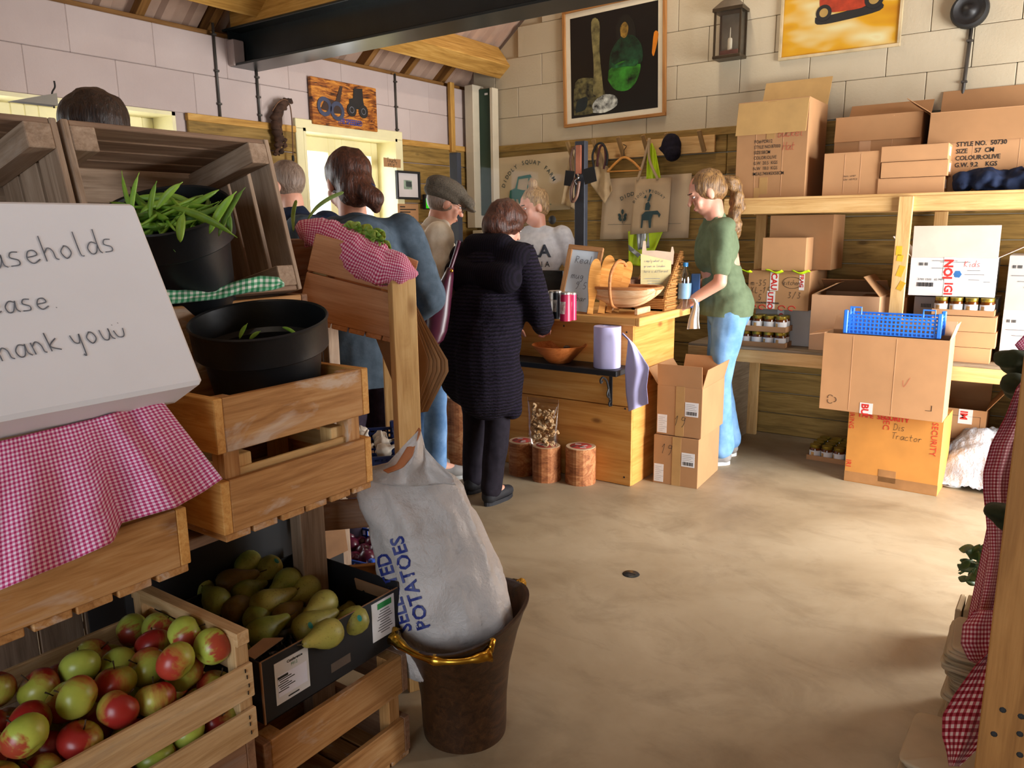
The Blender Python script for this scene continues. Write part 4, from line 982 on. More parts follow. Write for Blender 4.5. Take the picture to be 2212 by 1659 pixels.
# knotted vine root hanging near the left window
vr = thing('hanging_root', 'gnarled dark brown root tied with cord hanging by the window', 'root', T(onX(605, 340, -4.07)))
vo = onX(605, 340, -4.07); M_BARK = plain('bark_dark', '#4a3020', .9, var=.3, vs=16, bump=.8, bs=30)
m = MB(); ps = smoothpath([onX(x, y, -4.07)-vo for x, y in ((625, 216), (612, 224), (600, 245), (598, 275), (603, 300), (600, 318), (594, 335))], 6)
m.tube([p+Vector((0, .01*math.sin(i*1.7), .006*math.cos(i*2.1))) for i, p in enumerate(ps)], [.012+.022*math.sin(math.pi*min(1, i/len(ps)*1.1+.05))+.006*math.sin(i*1.9) for i in range(len(ps))], 10); m.build('root', M_BARK, vr, None, True)
m = MB(); ps = smoothpath([onX(x, y, -4.06)-vo for x, y in ((596, 318), (606, 300), (616, 305), (612, 320), (602, 334))], 6); m.tube(ps, [.012+.008*math.sin(i*1.3) for i in range(len(ps))], 8); m.build('root_knot', M_BARK, vr, None, True)
m = MB(); ps = smoothpath([onX(x, y, -4.05)-vo for x, y in ((588, 240), (600, 222), (614, 215), (625, 224), (630, 255), (632, 300), (633, 338))], 6); m.tube(ps, .004, 6); m.build('cord', plain('cord_brown', '#6b4a32', .8), vr, None, True)
m = MB(); m.lathe([(.001, .02), (.008, .015), (.009, -.01), (.006, -.018), (.001, -.02)], 10, T(onX(633, 342, -4.05)-vo)); m.build('cord_weight', INK, vr, None, True)
# ================================================================ people
def capsule(m, p0, r0, p1, r1, n=14):
    p0 = Vector(p0); p1 = Vector(p1); d = p1-p0; l = max(d.length, 1e-5)
    prof = []
    for i in range(5): a = math.pi/2*(1-i/4); prof.append((max(r0*math.cos(a), .0004), -r0*math.sin(a)))
    for i in range(5): a = math.pi/2*i/4; prof.append((max(r1*math.cos(a), .0004), l+r1*math.sin(a)))
    M = frame(p0, d.orthogonal(), d) if d.length > 1e-5 else T(p0)
    rings = [[M @ Vector((r*math.cos(2*math.pi*j/n), r*math.sin(2*math.pi*j/n), z)) for j in range(n)] for r, z in prof]
    m.loft(rings, True, True)
def ellip(m, c, rx, ry, rz, M=None, n=16):
    M = T(c) @ (M or Matrix()) @ Matrix.Diagonal((rx, ry, rz, 1))
    m.loft([[M @ Vector((max(math.sin(math.pi*i/10), .002)*math.cos(2*math.pi*j/n), max(math.sin(math.pi*i/10), .002)*math.sin(2*math.pi*j/n), -math.cos(math.pi*i/10))) for j in range(n)] for i in range(11)], True, True)
def remeshed(m, vox, smooth=6, dis=0, dsc=10, seed=0, stretch=(1, 1, 1)):
    me = bpy.data.meshes.new('tmp'); me.from_pydata(m.v, [], m.f); ob = bpy.data.objects.new('tmp', me); COL.objects.link(ob)
    r = ob.modifiers.new('r', 'REMESH'); r.mode = 'VOXEL'; r.voxel_size = vox
    s = ob.modifiers.new('s', 'SMOOTH'); s.factor = .5; s.iterations = smooth
    dg = bpy.context.evaluated_depsgraph_get(); out = bpy.data.meshes.new_from_object(ob.evaluated_get(dg)); bpy.data.objects.remove(ob)
    if dis:
        off = Vector((seed*3.7, seed*1.3, 0)); nn = [v.normal.copy() for v in out.vertices]
        for v, n_ in zip(out.vertices, nn):
            q = Vector((v.co.x*stretch[0], v.co.y*stretch[1], v.co.z*stretch[2]))*dsc+off
            w = noise.noise(q)+.5*noise.noise(q*2.1); v.co += n_*dis*(w-.5*abs(noise.noise(q*1.3)))
    out.polygons.foreach_set('use_smooth', [True]*len(out.polygons)); return out
def cut_below(me, z):
    b = bmesh.new(); b.from_mesh(me); bmesh.ops.bisect_plane(b, geom=b.verts[:]+b.edges[:]+b.faces[:], plane_co=(0, 0, z), plane_no=(0, 0, 1), clear_inner=True)
    b.to_mesh(me); b.free(); me.polygons.foreach_set('use_smooth', [True]*len(me.polygons))
def mpart(name, m, mat, parent, vox=.010, cut=None, **kw):
    me = remeshed(m, vox, **kw)
    if cut is not None: cut_below(me, cut)
    me.materials.clear(); me.materials.append(mat); me.name = name; return link(name, me, parent)
M_SKIN = NT('skin'); _v = M_SKIN.coord(); M_SKIN.P(Base_Color=M_SKIN.ramp(M_SKIN.noise(_v, 9, 3), (.3, '#c98a72'), (.7, '#dba58c')), Roughness=.5, Subsurface_Weight=.12); M_SKIN = M_SKIN.m
def m_hair(name, a, b):
    k = NT(name); v = k.coord(); f = k.noise(k.mapv(v, (60, 60, 9)), 2, 4, .6, .6); k.P(Base_Color=k.ramp(f, (.35, a), (.65, b)), Roughness=.45); k.bump(f, .6, .01); return k.m
def m_fabric(name, a, b, sc=30, bump=.2):
    k = NT(name); v = k.coord(); k.P(Base_Color=k.ramp(k.noise(v, sc, 4), (.3, a), (.7, b)), Roughness=.85); k.b.inputs['Specular IOR Level'].default_value = .2; k.bump(k.noise(v, 160, 3), bump, .002); return k.m
def lean_pt(p, piv, a):                 # rotate about x axis (lean forward = +a)
    y, z = p[1]-piv[1], p[2]-piv[2]; c, s = math.cos(a), math.sin(a); return Vector((p[0], piv[1]+y*c+z*s, piv[2]-y*s+z*c))
class Person:
    """local frame: x right, y forward, z up; parts are children of one Empty at the feet"""
    def __init__(s, label, base, heading, h=1.7, lean=0, neck=0, turn=0, tilt=0, build=1.0, feet=((-.1, 0), (.1, 0)), elbows=None, hands=None, fem=0):
        s.k = h/1.7; k = s.k; s.o = thing('person', label, 'person', T(base) @ RZ(heading-90)); s.b = build
        s.hip = Vector((0, 0, .93*k)); a = R(lean); L = lambda x, y, z: lean_pt((x*k, y*k, z*k), s.hip, a)
        s.waist = L(0, 0, 1.06); s.chest = L(0, .01, 1.27); s.neck0 = L(0, -.01, 1.42); sw_ = .165 if fem else .185
        s.sh = [L(-sw_*build, -.01, 1.385), L(sw_*build, -.01, 1.385)]
        s.hipj = [Vector((-.085*k*build, 0, .90*k)), Vector((.085*k*build, 0, .90*k))]
        s.foot = [Vector((f[0]*k, f[1]*k, 0)) for f in feet]
        s.knee = [(s.hipj[i]+s.foot[i])/2+Vector((0, .03*k, .03*k)) for i in (0, 1)]
        s.ank = [s.foot[i]+Vector((0, -.01*k, .09*k)) for i in (0, 1)]
        s.el = [L(*e) for e in (elbows or ((-.24, -.02, 1.12), (.24, -.02, 1.12)))]
        s.wr = [L(*e) for e in (hands or ((-.22, .12, .95), (.22, .12, .95)))]
        # head frame
        s.HR = Matrix.Rotation(-a-R(neck), 3, 'X'); up = s.HR @ Vector((0, 0, 1)); 
        s.HR = (Matrix.Rotation(R(turn), 3, 'Z') @ Matrix.Rotation(-a*.6-R(neck), 3, 'X') @ Matrix.Rotation(R(tilt), 3, 'Y')); up = s.HR @ Vector((0, 0, 1))
        s.hc = s.neck0+(lean_pt((0, 0, 1), (0, 0, 0), a*.8))*.055*k+up*.115*k
    def hp(s, x, y, z): return s.hc+s.HR @ (Vector((x, y, z))*s.k)
    def body(s, skin=None, forearm=True, bald=False):
        k, b = s.k, s.b; m = MB(); R4 = s.HR.to_4x4()
        ellip(m, s.hp(0, -.005, .03), .074*k, .094*k, .092*k, R4); ellip(m, s.hp(0, .022, -.045), .056*k, .066*k, .068*k, R4); ellip(m, s.hp(0, .052, -.082), .030*k, .030*k, .024*k, R4)
        capsule(m, s.hp(0, .090, .015), .010*k, s.hp(0, .112, -.018), .0135*k); ellip(m, s.hp(0, .082, .035), .050*k, .014*k, .012*k, R4)
        capsule(m, s.hp(-.016, .092, -.052), .008*k, s.hp(.016, .092, -.052), .008*k); ellip(m, s.hp(0, .090, -.066), .018*k, .009*k, .007*k, R4)
        for sx in (-1, 1): ellip(m, s.hp(.078*sx, -.005, -.008), .011*k, .022*k, .034*k, R4); capsule(m, s.hp(.045*sx, .066, -.02), .018*k, s.hp(.035*sx, .07, -.05), .015*k)
        capsule(m, s.neck0-Vector((0, 0, .05*k)), .062*k, s.hp(0, -.01, -.07), .054*k)
        capsule(m, s.chest, .12*k*b, s.waist, .11*k*b); capsule(m, s.waist, .11*k*b, s.hip, .12*k*b); capsule(m, s.sh[0]*.7+s.sh[1]*.3, .055*k, s.sh[0]*.3+s.sh[1]*.7, .055*k)
        for i in (0, 1):
            capsule(m, s.sh[i], .05*k*b, s.el[i], .037*k*b); capsule(m, s.el[i], .038*k*b, s.wr[i], .026*k)
            capsule(m, s.hipj[i], .085*k*b, s.knee[i], .055*k); capsule(m, s.knee[i], .054*k, s.ank[i], .036*k); capsule(m, s.ank[i], .036*k, s.foot[i]+Vector((0, .12*k, .04)), .03*k)
            d = (s.wr[i]-s.el[i]).normalized(); sd = d.cross(Vector((0, 0, 1))).normalized()*(1 if i == 0 else -1); nn = d.cross(sd)
            palm = s.wr[i]+d*.05*k; capsule(m, s.wr[i], .022*k, palm, .026*k); capsule(m, palm+sd*.018*k, .013*k, palm-sd*.022*k+d*.02*k, .013*k)
            for q, (off, ln) in enumerate(((-.027, .052), (-.010, .066), (.008, .070), (.024, .062))):
                r0 = palm+d*.030*k-sd*off*k*-1; mid = r0+(d*.75-Vector((0, 0, .45)))*ln*.55*k; tip = mid+(d*.4-Vector((0, 0, .8)))*ln*.5*k; capsule(m, r0, .0085*k, mid, .008*k, 8); capsule(m, mid, .008*k, tip, .0065*k, 8)
            th = palm-sd*.024*k-d*.01*k; capsule(m, th, .011*k, th-sd*.022*k+d*.03*k-Vector((0, 0, .012)), .009*k, 8); capsule(m, th-sd*.022*k+d*.03*k-Vector((0, 0, .012)), .009*k, th-sd*.018*k+d*.055*k-Vector((0, 0, .03)), .007*k, 8)
        bo = mpart('body', m, skin or M_SKIN, s.o, .0085, smooth=3)
        for sx in (-1, 1):
            q = MB(); ellip(q, s.hp(.031*sx, .0795, .012), .0095*k, .008*k, .0055*k, R4); q.build('eye', plain('eye_white', '#d8d2cc', .25, var=.02), s.o, None, True)
            q = MB(); ellip(q, s.hp(.031*sx, .0858, .012), .0045*k, .003*k, .0045*k, R4); q.build('iris', plain('iris_dark', '#2a2018', .2, var=.05), s.o, None, True)
            q = MB(); capsule(q, s.hp(.018*sx, .094, .036), .004*k, s.hp(.046*sx, .083, .036), .003*k, 8); q.build('eyebrow', plain('brow_brown', '#4a3526', .8), s.o, None, True)
        q = MB(); capsule(q, s.hp(-.020, .0965, -.058), .0042*k, s.hp(.020, .0965, -.058), .0042*k, 8); q.build('lips', plain('lips_rose', '#a8605a', .5, var=.05), s.o, None, True)
        return bo
    def top(s, mat, sleeve='long', hem=.86, fat=1.0, hood=False, name='top', dis=.010, neckr=.068):
        k, b = s.k, s.b*fat; m = MB()
        ellip(m, s.chest+Vector((0, 0, .0)), .175*k*b, .125*k*b, .17*k); ellip(m, s.waist, .158*k*b, .122*k*b, .17*k)
        ellip(m, s.hip+Vector((0, 0, -.02*k)), .180*k*b, .150*k*b, max(.16, (.93-hem+.16))*k)
        capsule(m, s.sh[0]*.85+s.sh[1]*.15+Vector((0, 0, -.012*k)), .068*k*b, s.sh[1]*.85+s.sh[0]*.15+Vector((0, 0, -.012*k)), .068*k*b)
        capsule(m, s.neck0-Vector((0, 0, .04*k)), (neckr+.012)*k, s.neck0+Vector((0, 0, .005*k)), neckr*k)
        for i in (0, 1):
            if sleeve == 'long': capsule(m, s.sh[i], .073*k*b, s.el[i], .056*k*b); capsule(m, s.el[i], .056*k*b, s.wr[i], .040*k*b)
            else: e = s.sh[i].lerp(s.el[i], .72); capsule(m, s.sh[i], .066*k*b, e, .060*k*b)
        if hood: ellip(m, s.neck0+Vector((0, -.085*k, -.045*k)), .135*k, .06*k, .085*k); capsule(m, s.neck0+Vector((-.07*k, .02*k, .0)), .045*k, s.neck0+Vector((.07*k, .02*k, .0)), .045*k)
        return mpart(name, m, mat, s.o, .0095, hem*k, smooth=5, dis=dis, dsc=7, seed=len(s.o['label']))
    def trousers(s, mat, flare=1.0, loose=1.0, dis=.008, hem=.03):
        k, b = s.k, s.b*loose; m = MB(); ellip(m, s.hip-Vector((0, .01*k, .02*k)), .165*k*s.b, .135*k*s.b, .13*k)
        for i in (0, 1):
            capsule(m, s.hipj[i], .098*k*b, s.knee[i], .066*k*b); lo_ = s.foot[i]+Vector((0, -.01*k, hem+.06*flare*k)); capsule(m, s.knee[i], .066*k*b, lo_, .058*k*b*flare)
        return mpart('trousers', m, mat, s.o, .0105, smooth=4, dis=dis, dsc=9, seed=4, stretch=(1, 1, .6))
    def shoes(s, mat, sole=None, boot=0):
        k = s.k
        for i in (0, 1):
            m = MB(); f = s.foot[i]; a = f+Vector((0, -.035*k, .05*k)); capsule(m, a, .042*k, f+Vector((0, .10*k, .042)), .040*k); capsule(m, f+Vector((0, .10*k, .04)), .040*k, f+Vector((0, .15*k, .036)), .032*k)
            capsule(m, f+Vector((0, -.03*k, .05*k)), .044*k, f+Vector((0, -.02*k, .09*k+boot)), .043*k)
            sh = mpart('shoe', m, mat, s.o, .008, smooth=3)
            q = MB(); n = 24; rg = []
            for z in (0, .022): rg.append([Vector((f.x+.044*k*math.cos(2*math.pi*j/n)*(1 if math.sin(2*math.pi*j/n) > 0 else .9), f.y+.055*k+.125*k*math.sin(2*math.pi*j/n), z)) for j in range(n)])
            q.loft(rg); q.build('sole', sole or mat, sh)
    def hairpart(s, mat, ells, name='hair', dis=.006, vox=.008, dsc=24):
        m = MB(); R4 = s.HR.to_4x4()
        for e in ells:
            if len(e) == 6: ellip(m, s.hp(*e[:3]), e[3]*s.k, e[4]*s.k, e[5]*s.k, R4)
            else: capsule(m, s.hp(*e[0]), e[1]*s.k, s.hp(*e[2]), e[3]*s.k)
        return mpart(name, m, mat, s.o, vox, smooth=3, dis=dis, dsc=dsc, seed=2, stretch=(1, 1, .35))
H_BROWN = m_hair('hair_auburn', '#2c150c', '#5a2d18'); H_DARK = m_hair('hair_dark_brown', '#1a0e08', '#38200f'); H_BLOND = m_hair('hair_dark_blond', '#6d5136', '#b89668'); H_LIGHT = m_hair('hair_light_brown', '#4f3520', '#96703f'); H_GREY = m_hair('hair_grey_stubble', '#6f5a4c', '#8f7a6a')
F_TEAL = m_fabric('hoodie_slate_teal', '#3c4a56', '#4f5d6b'); F_AUB = m_fabric('trousers_aubergine', '#241c26', '#352a38'); F_CREAM = m_fabric('jacket_cream', '#d2c6b0', '#e2d8c6'); F_JEAN = m_fabric('denim_light_blue', '#5f86b4', '#86abd6', 14)
F_BLACKN = m_fabric('knit_near_black', '#0f0c14', '#1d1826', 40, .6); F_LEG = m_fabric('leggings_black', '#16121a', '#221d26'); F_NAVY = m_fabric('fleece_navy', '#10182a', '#1b263c'); F_OLIVE = m_fabric('tshirt_olive', '#5c6a50', '#67765a'); F_GREY = m_fabric('sweater_pale_grey', '#b9bac0', '#cfd0d4'); F_TWEED = m_fabric('tweed_grey', '#3a332b', '#665d50', 220, .6); F_JEANP = m_fabric('denim_pale', '#5f8ab6', '#7fa8d2', 12)
L_BLACK = plain('suede_black', '#14141a', .7, var=.1); L_SNEAK = plain('sneaker_grey', '#8a8580', .7, var=.15); L_SOLE = plain('sole_white', '#c9c9c6', .6, var=.05)
# --- person in slate hoodie, seen from behind
p = onD(768, 560, 3.15); P2 = Person('person in slate-teal hoodie with low auburn ponytail, back turned, behind the tilted crate', (p.x+.02, p.y, 0), 150, 1.755, lean=8, neck=10, turn=12, elbows=((-.27, .02, 1.10), (.29, -.03, 1.13)), hands=((-.2, .24, 1.0), (.22, .20, 1.02)), fem=1, build=1.2)
P2.body(); P2.top(F_TEAL, hood=True, fat=1.03, hem=.80); P2.trousers(F_AUB, loose=1.12); P2.shoes(L_BLACK)
P2.hairpart(H_BROWN, [(0, -.022, .035, .094, .104, .102), (0, -.06, -.03, .082, .07, .085), ((.0, -.10, -.06), .042, (.04, -.12, -.095), .042), ((.04, -.12, -.095), .04, (.045, -.11, -.13), .022)])
q = MB(); ellip(q, P2.hp(.035, -.115, -.045), .022, .012, .012); q.build('hair_tie', plain('tie_navy', '#1c2244', .7), P2.o, None, True)
# --- man in flat cap
p = onD(907, 640, 4.40); P3 = Person('person in grey tweed flat cap, cream jacket and jeans at the counter', (p.x-.02, p.y+.02, 0), 48, 1.72, lean=13, neck=18, turn=4, feet=((-.1, -.02), (.1, .06)), elbows=((-.27, .02, 1.12), (.28, .02, 1.12)), hands=((-.15, .26, 1.05), (.16, .26, 1.05)))
P3.body(); P3.top(F_CREAM, fat=1.2, hem=.80, dis=.014, hood=True, neckr=.088); P3.trousers(F_JEAN, loose=1.12); P3.shoes(L_SNEAK, L_SOLE)
P3.hairpart(H_GREY, [(0, -.025, .005, .083, .088, .075)], dis=.002)
m = MB(); R4 = P3.HR.to_4x4(); ellip(m, P3.hp(0, -.02, .075), .104, .130, .066, R4); ellip(m, P3.hp(0, -.03, .035), .099, .115, .052, R4); ellip(m, P3.hp(0, .075, .062), .090, .085, .040, R4); capsule(m, P3.hp(-.05, .12, .040), .016, P3.hp(.05, .12, .040), .016); ellip(m, P3.hp(0, .130, .032), .072, .050, .012, R4)
mpart('flat_cap', m, F_TWEED, P3.o, .007, smooth=2)
for sx in (-1, 1):
    q = MB(); q.tube([P3.hp(.033*sx+.022*math.cos(a), .106, .010+.018*math.sin(a)) for a in [2*math.pi*j/14 for j in range(15)]], .0022, 6); q.build('spectacle_rim', INK, P3.o, None, True)
    q = MB(); q.tube([P3.hp(.055*sx, .104, .014), P3.hp(.078*sx, .05, .016), P3.hp(.084*sx, -.015, .012)], .002, 6); q.build('spectacle_arm', INK, P3.o, None, True)
# --- person in black cardigan
P4 = Person('person with short auburn hair in long black knitted cardigan, back turned, at the counter', (-2.45, 3.22, 0), 88, 1.60, lean=17, neck=22, turn=-18, feet=((-.11, .03), (.10, -.06)), elbows=((-.28, .08, 1.12), (.30, .10, 1.10)), hands=((-.12, .36, 1.08), (.14, .36, 1.08)), fem=1, build=1.2)
P4.body(); P4.trousers(F_LEG, loose=.92); P4.shoes(L_BLACK, boot=.05)
m = MB(); k_ = P4.k
ellip(m, P4.chest, .235, .17, .20); ellip(m, P4.waist, .225, .175, .20); ellip(m, P4.hip, .235, .185, .20); capsule(m, P4.sh[0]*.9+P4.sh[1]*.1, .085, P4.sh[1]*.9+P4.sh[0]*.1, .085)
capsule(m, P4.hip+Vector((-.06, -.02, -.05)), .175, P4.hip+Vector((-.06, -.02, -.20)), .18); capsule(m, P4.hip+Vector((.06, -.04, -.05)), .18, P4.hip+Vector((.075, -.05, -.24)), .18); capsule(m, P4.hip+Vector((.14, .02, -.2)), .10, P4.hip+Vector((.17, .02, -.36)), .06)
for i in (0, 1): capsule(m, P4.sh[i], .088, P4.el[i], .075); capsule(m, P4.el[i], .075, P4.wr[i], .055)
def m_knit():
    k = NT('cardigan_knit'); v = k.coord('Object', False); w = k.n('ShaderNodeTexWave', wave_type='BANDS', bands_direction='Z'); k.set(w.inputs['Vector'], v); k.set(w.inputs['Scale'], 17); k.set(w.inputs['Distortion'], 2.5); k.set(w.inputs['Detail Scale'], 3)
    k.P(Base_Color=k.ramp(w.outputs[0], (.2, '#0f0c14'), (.8, '#1d1726')), Roughness=.9); k.b.inputs['Specular IOR Level'].default_value = .15; k.bump(w.outputs[0], .8, .006); return k.m
def m_rib():
    k = NT('cardigan_rib'); v = k.coord('Object', False); w = k.n('ShaderNodeTexWave', wave_type='BANDS', bands_direction='X'); k.set(w.inputs['Vector'], v); k.set(w.inputs['Scale'], 22); k.set(w.inputs['Distortion'], .5)
    k.P(Base_Color=k.ramp(w.outputs[0], (.2, '#0f0c14'), (.8, '#18131f')), Roughness=.9); k.b.inputs['Specular IOR Level'].default_value = .15; k.bump(k.noise(v, 90, 3), .5, .004); return k.m
mpart('cardigan', m, m_knit(), P4.o, .011, smooth=6, dis=.012, dsc=5, seed=3)
m = MB(); nk = P4.neck0; capsule(m, nk+Vector((-.17, -.04, -.03)), .095, nk+Vector((.17, -.04, -.03)), .095); capsule(m, nk+Vector((-.15, -.12, -.10)), .085, nk+Vector((.16, -.12, -.12)), .085); capsule(m, nk+Vector((-.09, -.06, .035)), .07, nk+Vector((.09, -.06, .035)), .07); capsule(m, nk+Vector((-.08, .06, -.03)), .065, nk+Vector((-.16, .02, -.1)), .06); capsule(m, nk+Vector((.08, .06, -.03)), .065, nk+Vector((.17, .02, -.1)), .06)
mpart('shawl_collar', m, m_rib(), P4.o, .011, smooth=5)
P4.hairpart(H_BROWN, [(0, -.022, .035, .104, .118, .108), (0, -.06, -.03, .096, .08, .085), ((-.07, 0, .0), .045, (-.06, -.04, -.05), .04), ((.07, 0, .0), .045, (.06, -.04, -.05), .04), (0, .03, .085, .08, .07, .04)])
# shoulder bag
M_BURG = plain('burgundy_leather', '#45182a', .35, var=.1)
bgp = onD(945, 655, 3.86); bg = thing('shoulder_bag', 'burgundy leather shoulder bag hanging beside the black cardigan', 'bag', T(bgp.x, bgp.y, bgp.z-.2))
def bgl(x, y, D=3.86): return onD(x, y, D)-Vector((bgp.x, bgp.y, bgp.z-.2))
m = MB(); rings = []
for y, xl, xr in ((578, 966, 980), (600, 955, 980), (640, 932, 976), (680, 918, 972), (715, 916, 966), (735, 922, 958), (742, 930, 950)):
    c = bgl((xl+xr)/2, y); hw = (bgl(xr, y)-bgl(xl, y)).length/2; rings.append([c+hr*hw*math.cos(a)+hd*.045*math.sin(a) for a in [2*math.pi*j/20 for j in range(20)]])
m.loft(rings); m.build('bag_body', M_BURG, bg, None, True)
m = MB(); m.tube(smoothpath([bgl(972, 585), bgl(985, 545), bgl(992, 520, 3.84)], 6), .010, 8); m.build('strap', M_BURG, bg, None, True)
m = MB(); m.lathe([(.0005, .004), (.008, .003), (.009, 0)], 12, frame(bgl(975, 585, 3.82), hr, -hd)); m.build('rivet', M_BRASS, bg, None, True)
# --- staff member with a bun
p = onY(1166, 600, 4.62); P5 = Person('staff member with blond bun in pale grey sweater behind the counter, head turned left', (p.x, p.y, 0), 290, 1.70, lean=6, neck=12, turn=-52, elbows=((-.27, .02, 1.14), (.25, .06, 1.13)), hands=((-.16, .28, 1.0), (.12, .3, 1.0)), fem=1)
P5.body(); P5.top(F_GREY, fat=1.1, hem=.80, hood=True); P5.trousers(F_NAVY); P5.shoes(L_BLACK)
P5.hairpart(H_BLOND, [(0, -.022, .04, .086, .10, .098), (0, -.055, -.01, .075, .06, .07), (0, -.035, .155, .038, .038, .034), ((0, -.03, .10), .05, (0, -.035, .15), .03)])
# --- staff member in olive T-shirt
P6 = Person('staff member with long wavy ponytail in olive T-shirt and jeans packing at the counter', (-1.615, 4.565, 0), 212, 1.765, lean=11, neck=18, turn=0, feet=((-.08, .03), (.10, -.05)), elbows=((-.22, .06, 1.10), (.20, .03, 1.09)), hands=((-.12, .26, 1.0), (.10, .25, .985)), fem=1, build=.98)
P6.body(); P6.top(F_OLIVE, sleeve='short', hem=.885, fat=1.04, dis=.013); P6.trousers(F_JEANP, flare=1.35, loose=1.03); P6.shoes(L_SNEAK, L_SOLE)
P6.hairpart(H_LIGHT, [(0, -.022, .035, .088, .104, .098), (0, -.06, .0, .075, .06, .07)])
m = MB(); pts = [P6.hp(0, -.10, .03), P6.hp(0, -.155, .0)]; 
for dz, dy, w in ((-.07, -.03, 0), (-.15, -.035, .012), (-.23, -.02, -.008), (-.31, -.03, .006), (-.37, -.035, 0)): pts.append(P6.hp(0, -.155, .0)+Vector((w, dy, dz)))
rr = [.028, .036, .042, .046, .044, .034, .012]
for i in range(len(pts)-1): capsule(m, pts[i], rr[i], pts[i+1], rr[i+1])
mpart('ponytail', m, H_LIGHT, P6.o, .008, smooth=3, dis=.016, dsc=16, seed=5)
q = MB(); ellip(q, P6.hp(0, -.112, .025), .028, .014, .024, P6.HR.to_4x4()); q.build('hair_tie', INK, P6.o, None, True)
# --- man with cropped hair at the left window
p = onD(635, 480, 3.95); P1 = Person('person with cropped grey hair and navy fleece near the left window', (p.x+.03, p.y, 0), 178, 1.79, lean=4, neck=16, turn=14, build=1.08)
P1.body(); P1.top(F_NAVY, fat=1.14, hem=.84, neckr=.088, hood=True); P1.trousers(F_NAVY); P1.shoes(L_BLACK); P1.hairpart(H_GREY, [(0, -.018, .028, .080, .098, .094)], dis=.002)
# --- person hidden behind the leaning crates
p = onD(212, 230, 2.55); P0 = Person('tall person standing behind the leaning crates, only dark hair showing', (p.x-.02, p.y, 0), 200, 1.90, lean=2, neck=6, build=1.05)
P0.body(); P0.top(F_NAVY, fat=1.1); P0.trousers(F_AUB); P0.shoes(L_BLACK); P0.hairpart(H_DARK, [(0, -.018, .03, .092, .106, .098)])
# ================================================================ counter
M_PLY = wood('plywood_orange', '#b3712f', '#cf9146', '#dda75e', gs=.45, knots='#7a4a1e'); M_TOP = wood('worktop_wood', '#c48a45', '#d8a35c', '#e3b672', gs=.7)
CX0, CX1, CY0, CY1, CZ = -3.35, -1.86, 3.80, 4.36, .925
ct = thing('shop_counter', 'plywood shop counter with a honey-coloured front', 'counter', T((CX0+CX1)/2, (CY0+CY1)/2, 0))
def cw(x, y, z): return Vector((x-(CX0+CX1)/2, y-(CY0+CY1)/2, z))
board(ct, 'front_panel', cw(CX0, CY0+.009, .23), cw(CX1, CY0+.009, .23), .455, .018, (0, -1, 0), M_PLY); board(ct, 'front_panel', cw(CX0, CY0+.009, .69), cw(CX1, CY0+.009, .69), .455, .018, (0, -1, 0), M_PLY)
board(ct, 'side_panel', cw(CX1-.012, CY0+.02, .462), cw(CX1-.012, CY1, .462), .925, .024, (1, 0, 0), M_PLY); board(ct, 'side_panel', cw(CX0+.012, CY0+.02, .462), cw(CX0+.012, CY1, .462), .925, .024, (-1, 0, 0), M_PLY)
board(ct, 'inner_shelf', cw(CX0+.03, 4.1, .45), cw(CX1-.03, 4.1, .45), .5, .018, (0, 0, 1), M_PLY)
for x, z in ((-1.9, .88), (-1.9, .05), (-1.9, .45), (-2.3, .89), (-2.75, .88)):
    q = MB(); q.lathe([(.0003, .0015), (.005, .001), (.006, 0)], 8, frame(cw(x, CY0-.0005, z), (1, 0, 0), (0, -1, 0))); q.build('screw', INK, ct)
wt = thing('counter_worktop', 'thick honey-coloured wooden worktop on the shop counter', 'worktop', T((CX0+CX1)/2, (CY0+CY1)/2, CZ))
board(wt, 'worktop_board', (-.79, -.23, .022), (.79, -.23, .022), .24, .044, (0, 0, 1), M_TOP, .004); board(wt, 'worktop_board', (-.79, .012, .022), (.79, .012, .022), .24, .044, (0, 0, 1), M_TOP, .004); board(wt, 'worktop_board', (-.79, .24, .022), (.79, .24, .022), .21, .044, (0, 0, 1), M_TOP, .004)
board(wt, 'end_cap', (.803, -.35, .022), (.803, .345, .022), .046, .026, (1, 0, 0), M_TOP, .004)
WZ = CZ+.0445
# ---- wall shelf under the counter front, bowl, paper roll
M_BLKW = plain('shelf_black_paint', '#1b1b1e', .55, var=.1)
hs = thing('counter_shelf', 'black wooden shelf on scroll bracket fixed to the counter front', 'shelf', T(-2.35, CY0, .68))
q = MB(); q.box((0, -.095, 0), (.98, .19, .032), None, .004); q.build('shelf_board', M_BLKW, hs)
for x in (.36, -.36):
    br_ = MB(); br_.box((x, -.004, -.12), (.018, .008, .21)); br_.box((x, -.08, -.02), (.018, .15, .008)); bo = br_.build('bracket', M_BLKW, hs)
    ps = [(x, -.010-.012*math.cos(t), -.21-.012*math.sin(t)) for t in [i*.5 for i in range(14)]]; q = MB(); q.tube(ps, .006, 6); q.build('bracket_scroll', M_BLKW, bo)
    q = MB(); q.tube(smoothpath([(x, -.012, -.19), (x, -.03, -.12), (x, -.055, -.07), (x, -.10, -.045), (x, -.125, -.055), (x, -.12, -.072), (x, -.105, -.065)], 5), .006, 6); q.build('bracket_scroll', M_BLKW, bo)
    q = MB(); q.tube(smoothpath([(x, -.03, -.12), (x, -.045, -.15), (x, -.03, -.17), (x, -.015, -.155)], 5), .005, 6); q.build('bracket_scroll', M_BLKW, bo)
SZ = .6965
M_BOWL = wood('bowl_wood', '#9a4f22', '#bd6c34', '#cf8048', gs=1.5, rough=.4)
bw_ = thing('wooden_bowl', 'wide conical wooden bowl on the black shelf', 'bowl', T(-2.27, 3.70, SZ))
q = MB(); q.lathe([(.0005, 0), (.062, 0), (.066, .002), (.155, .098), (.157, .101), (.153, .102), (.064, .010), (.0005, .010)], 40); q.build('bowl_body', M_BOWL, bw_, None, True, 40)
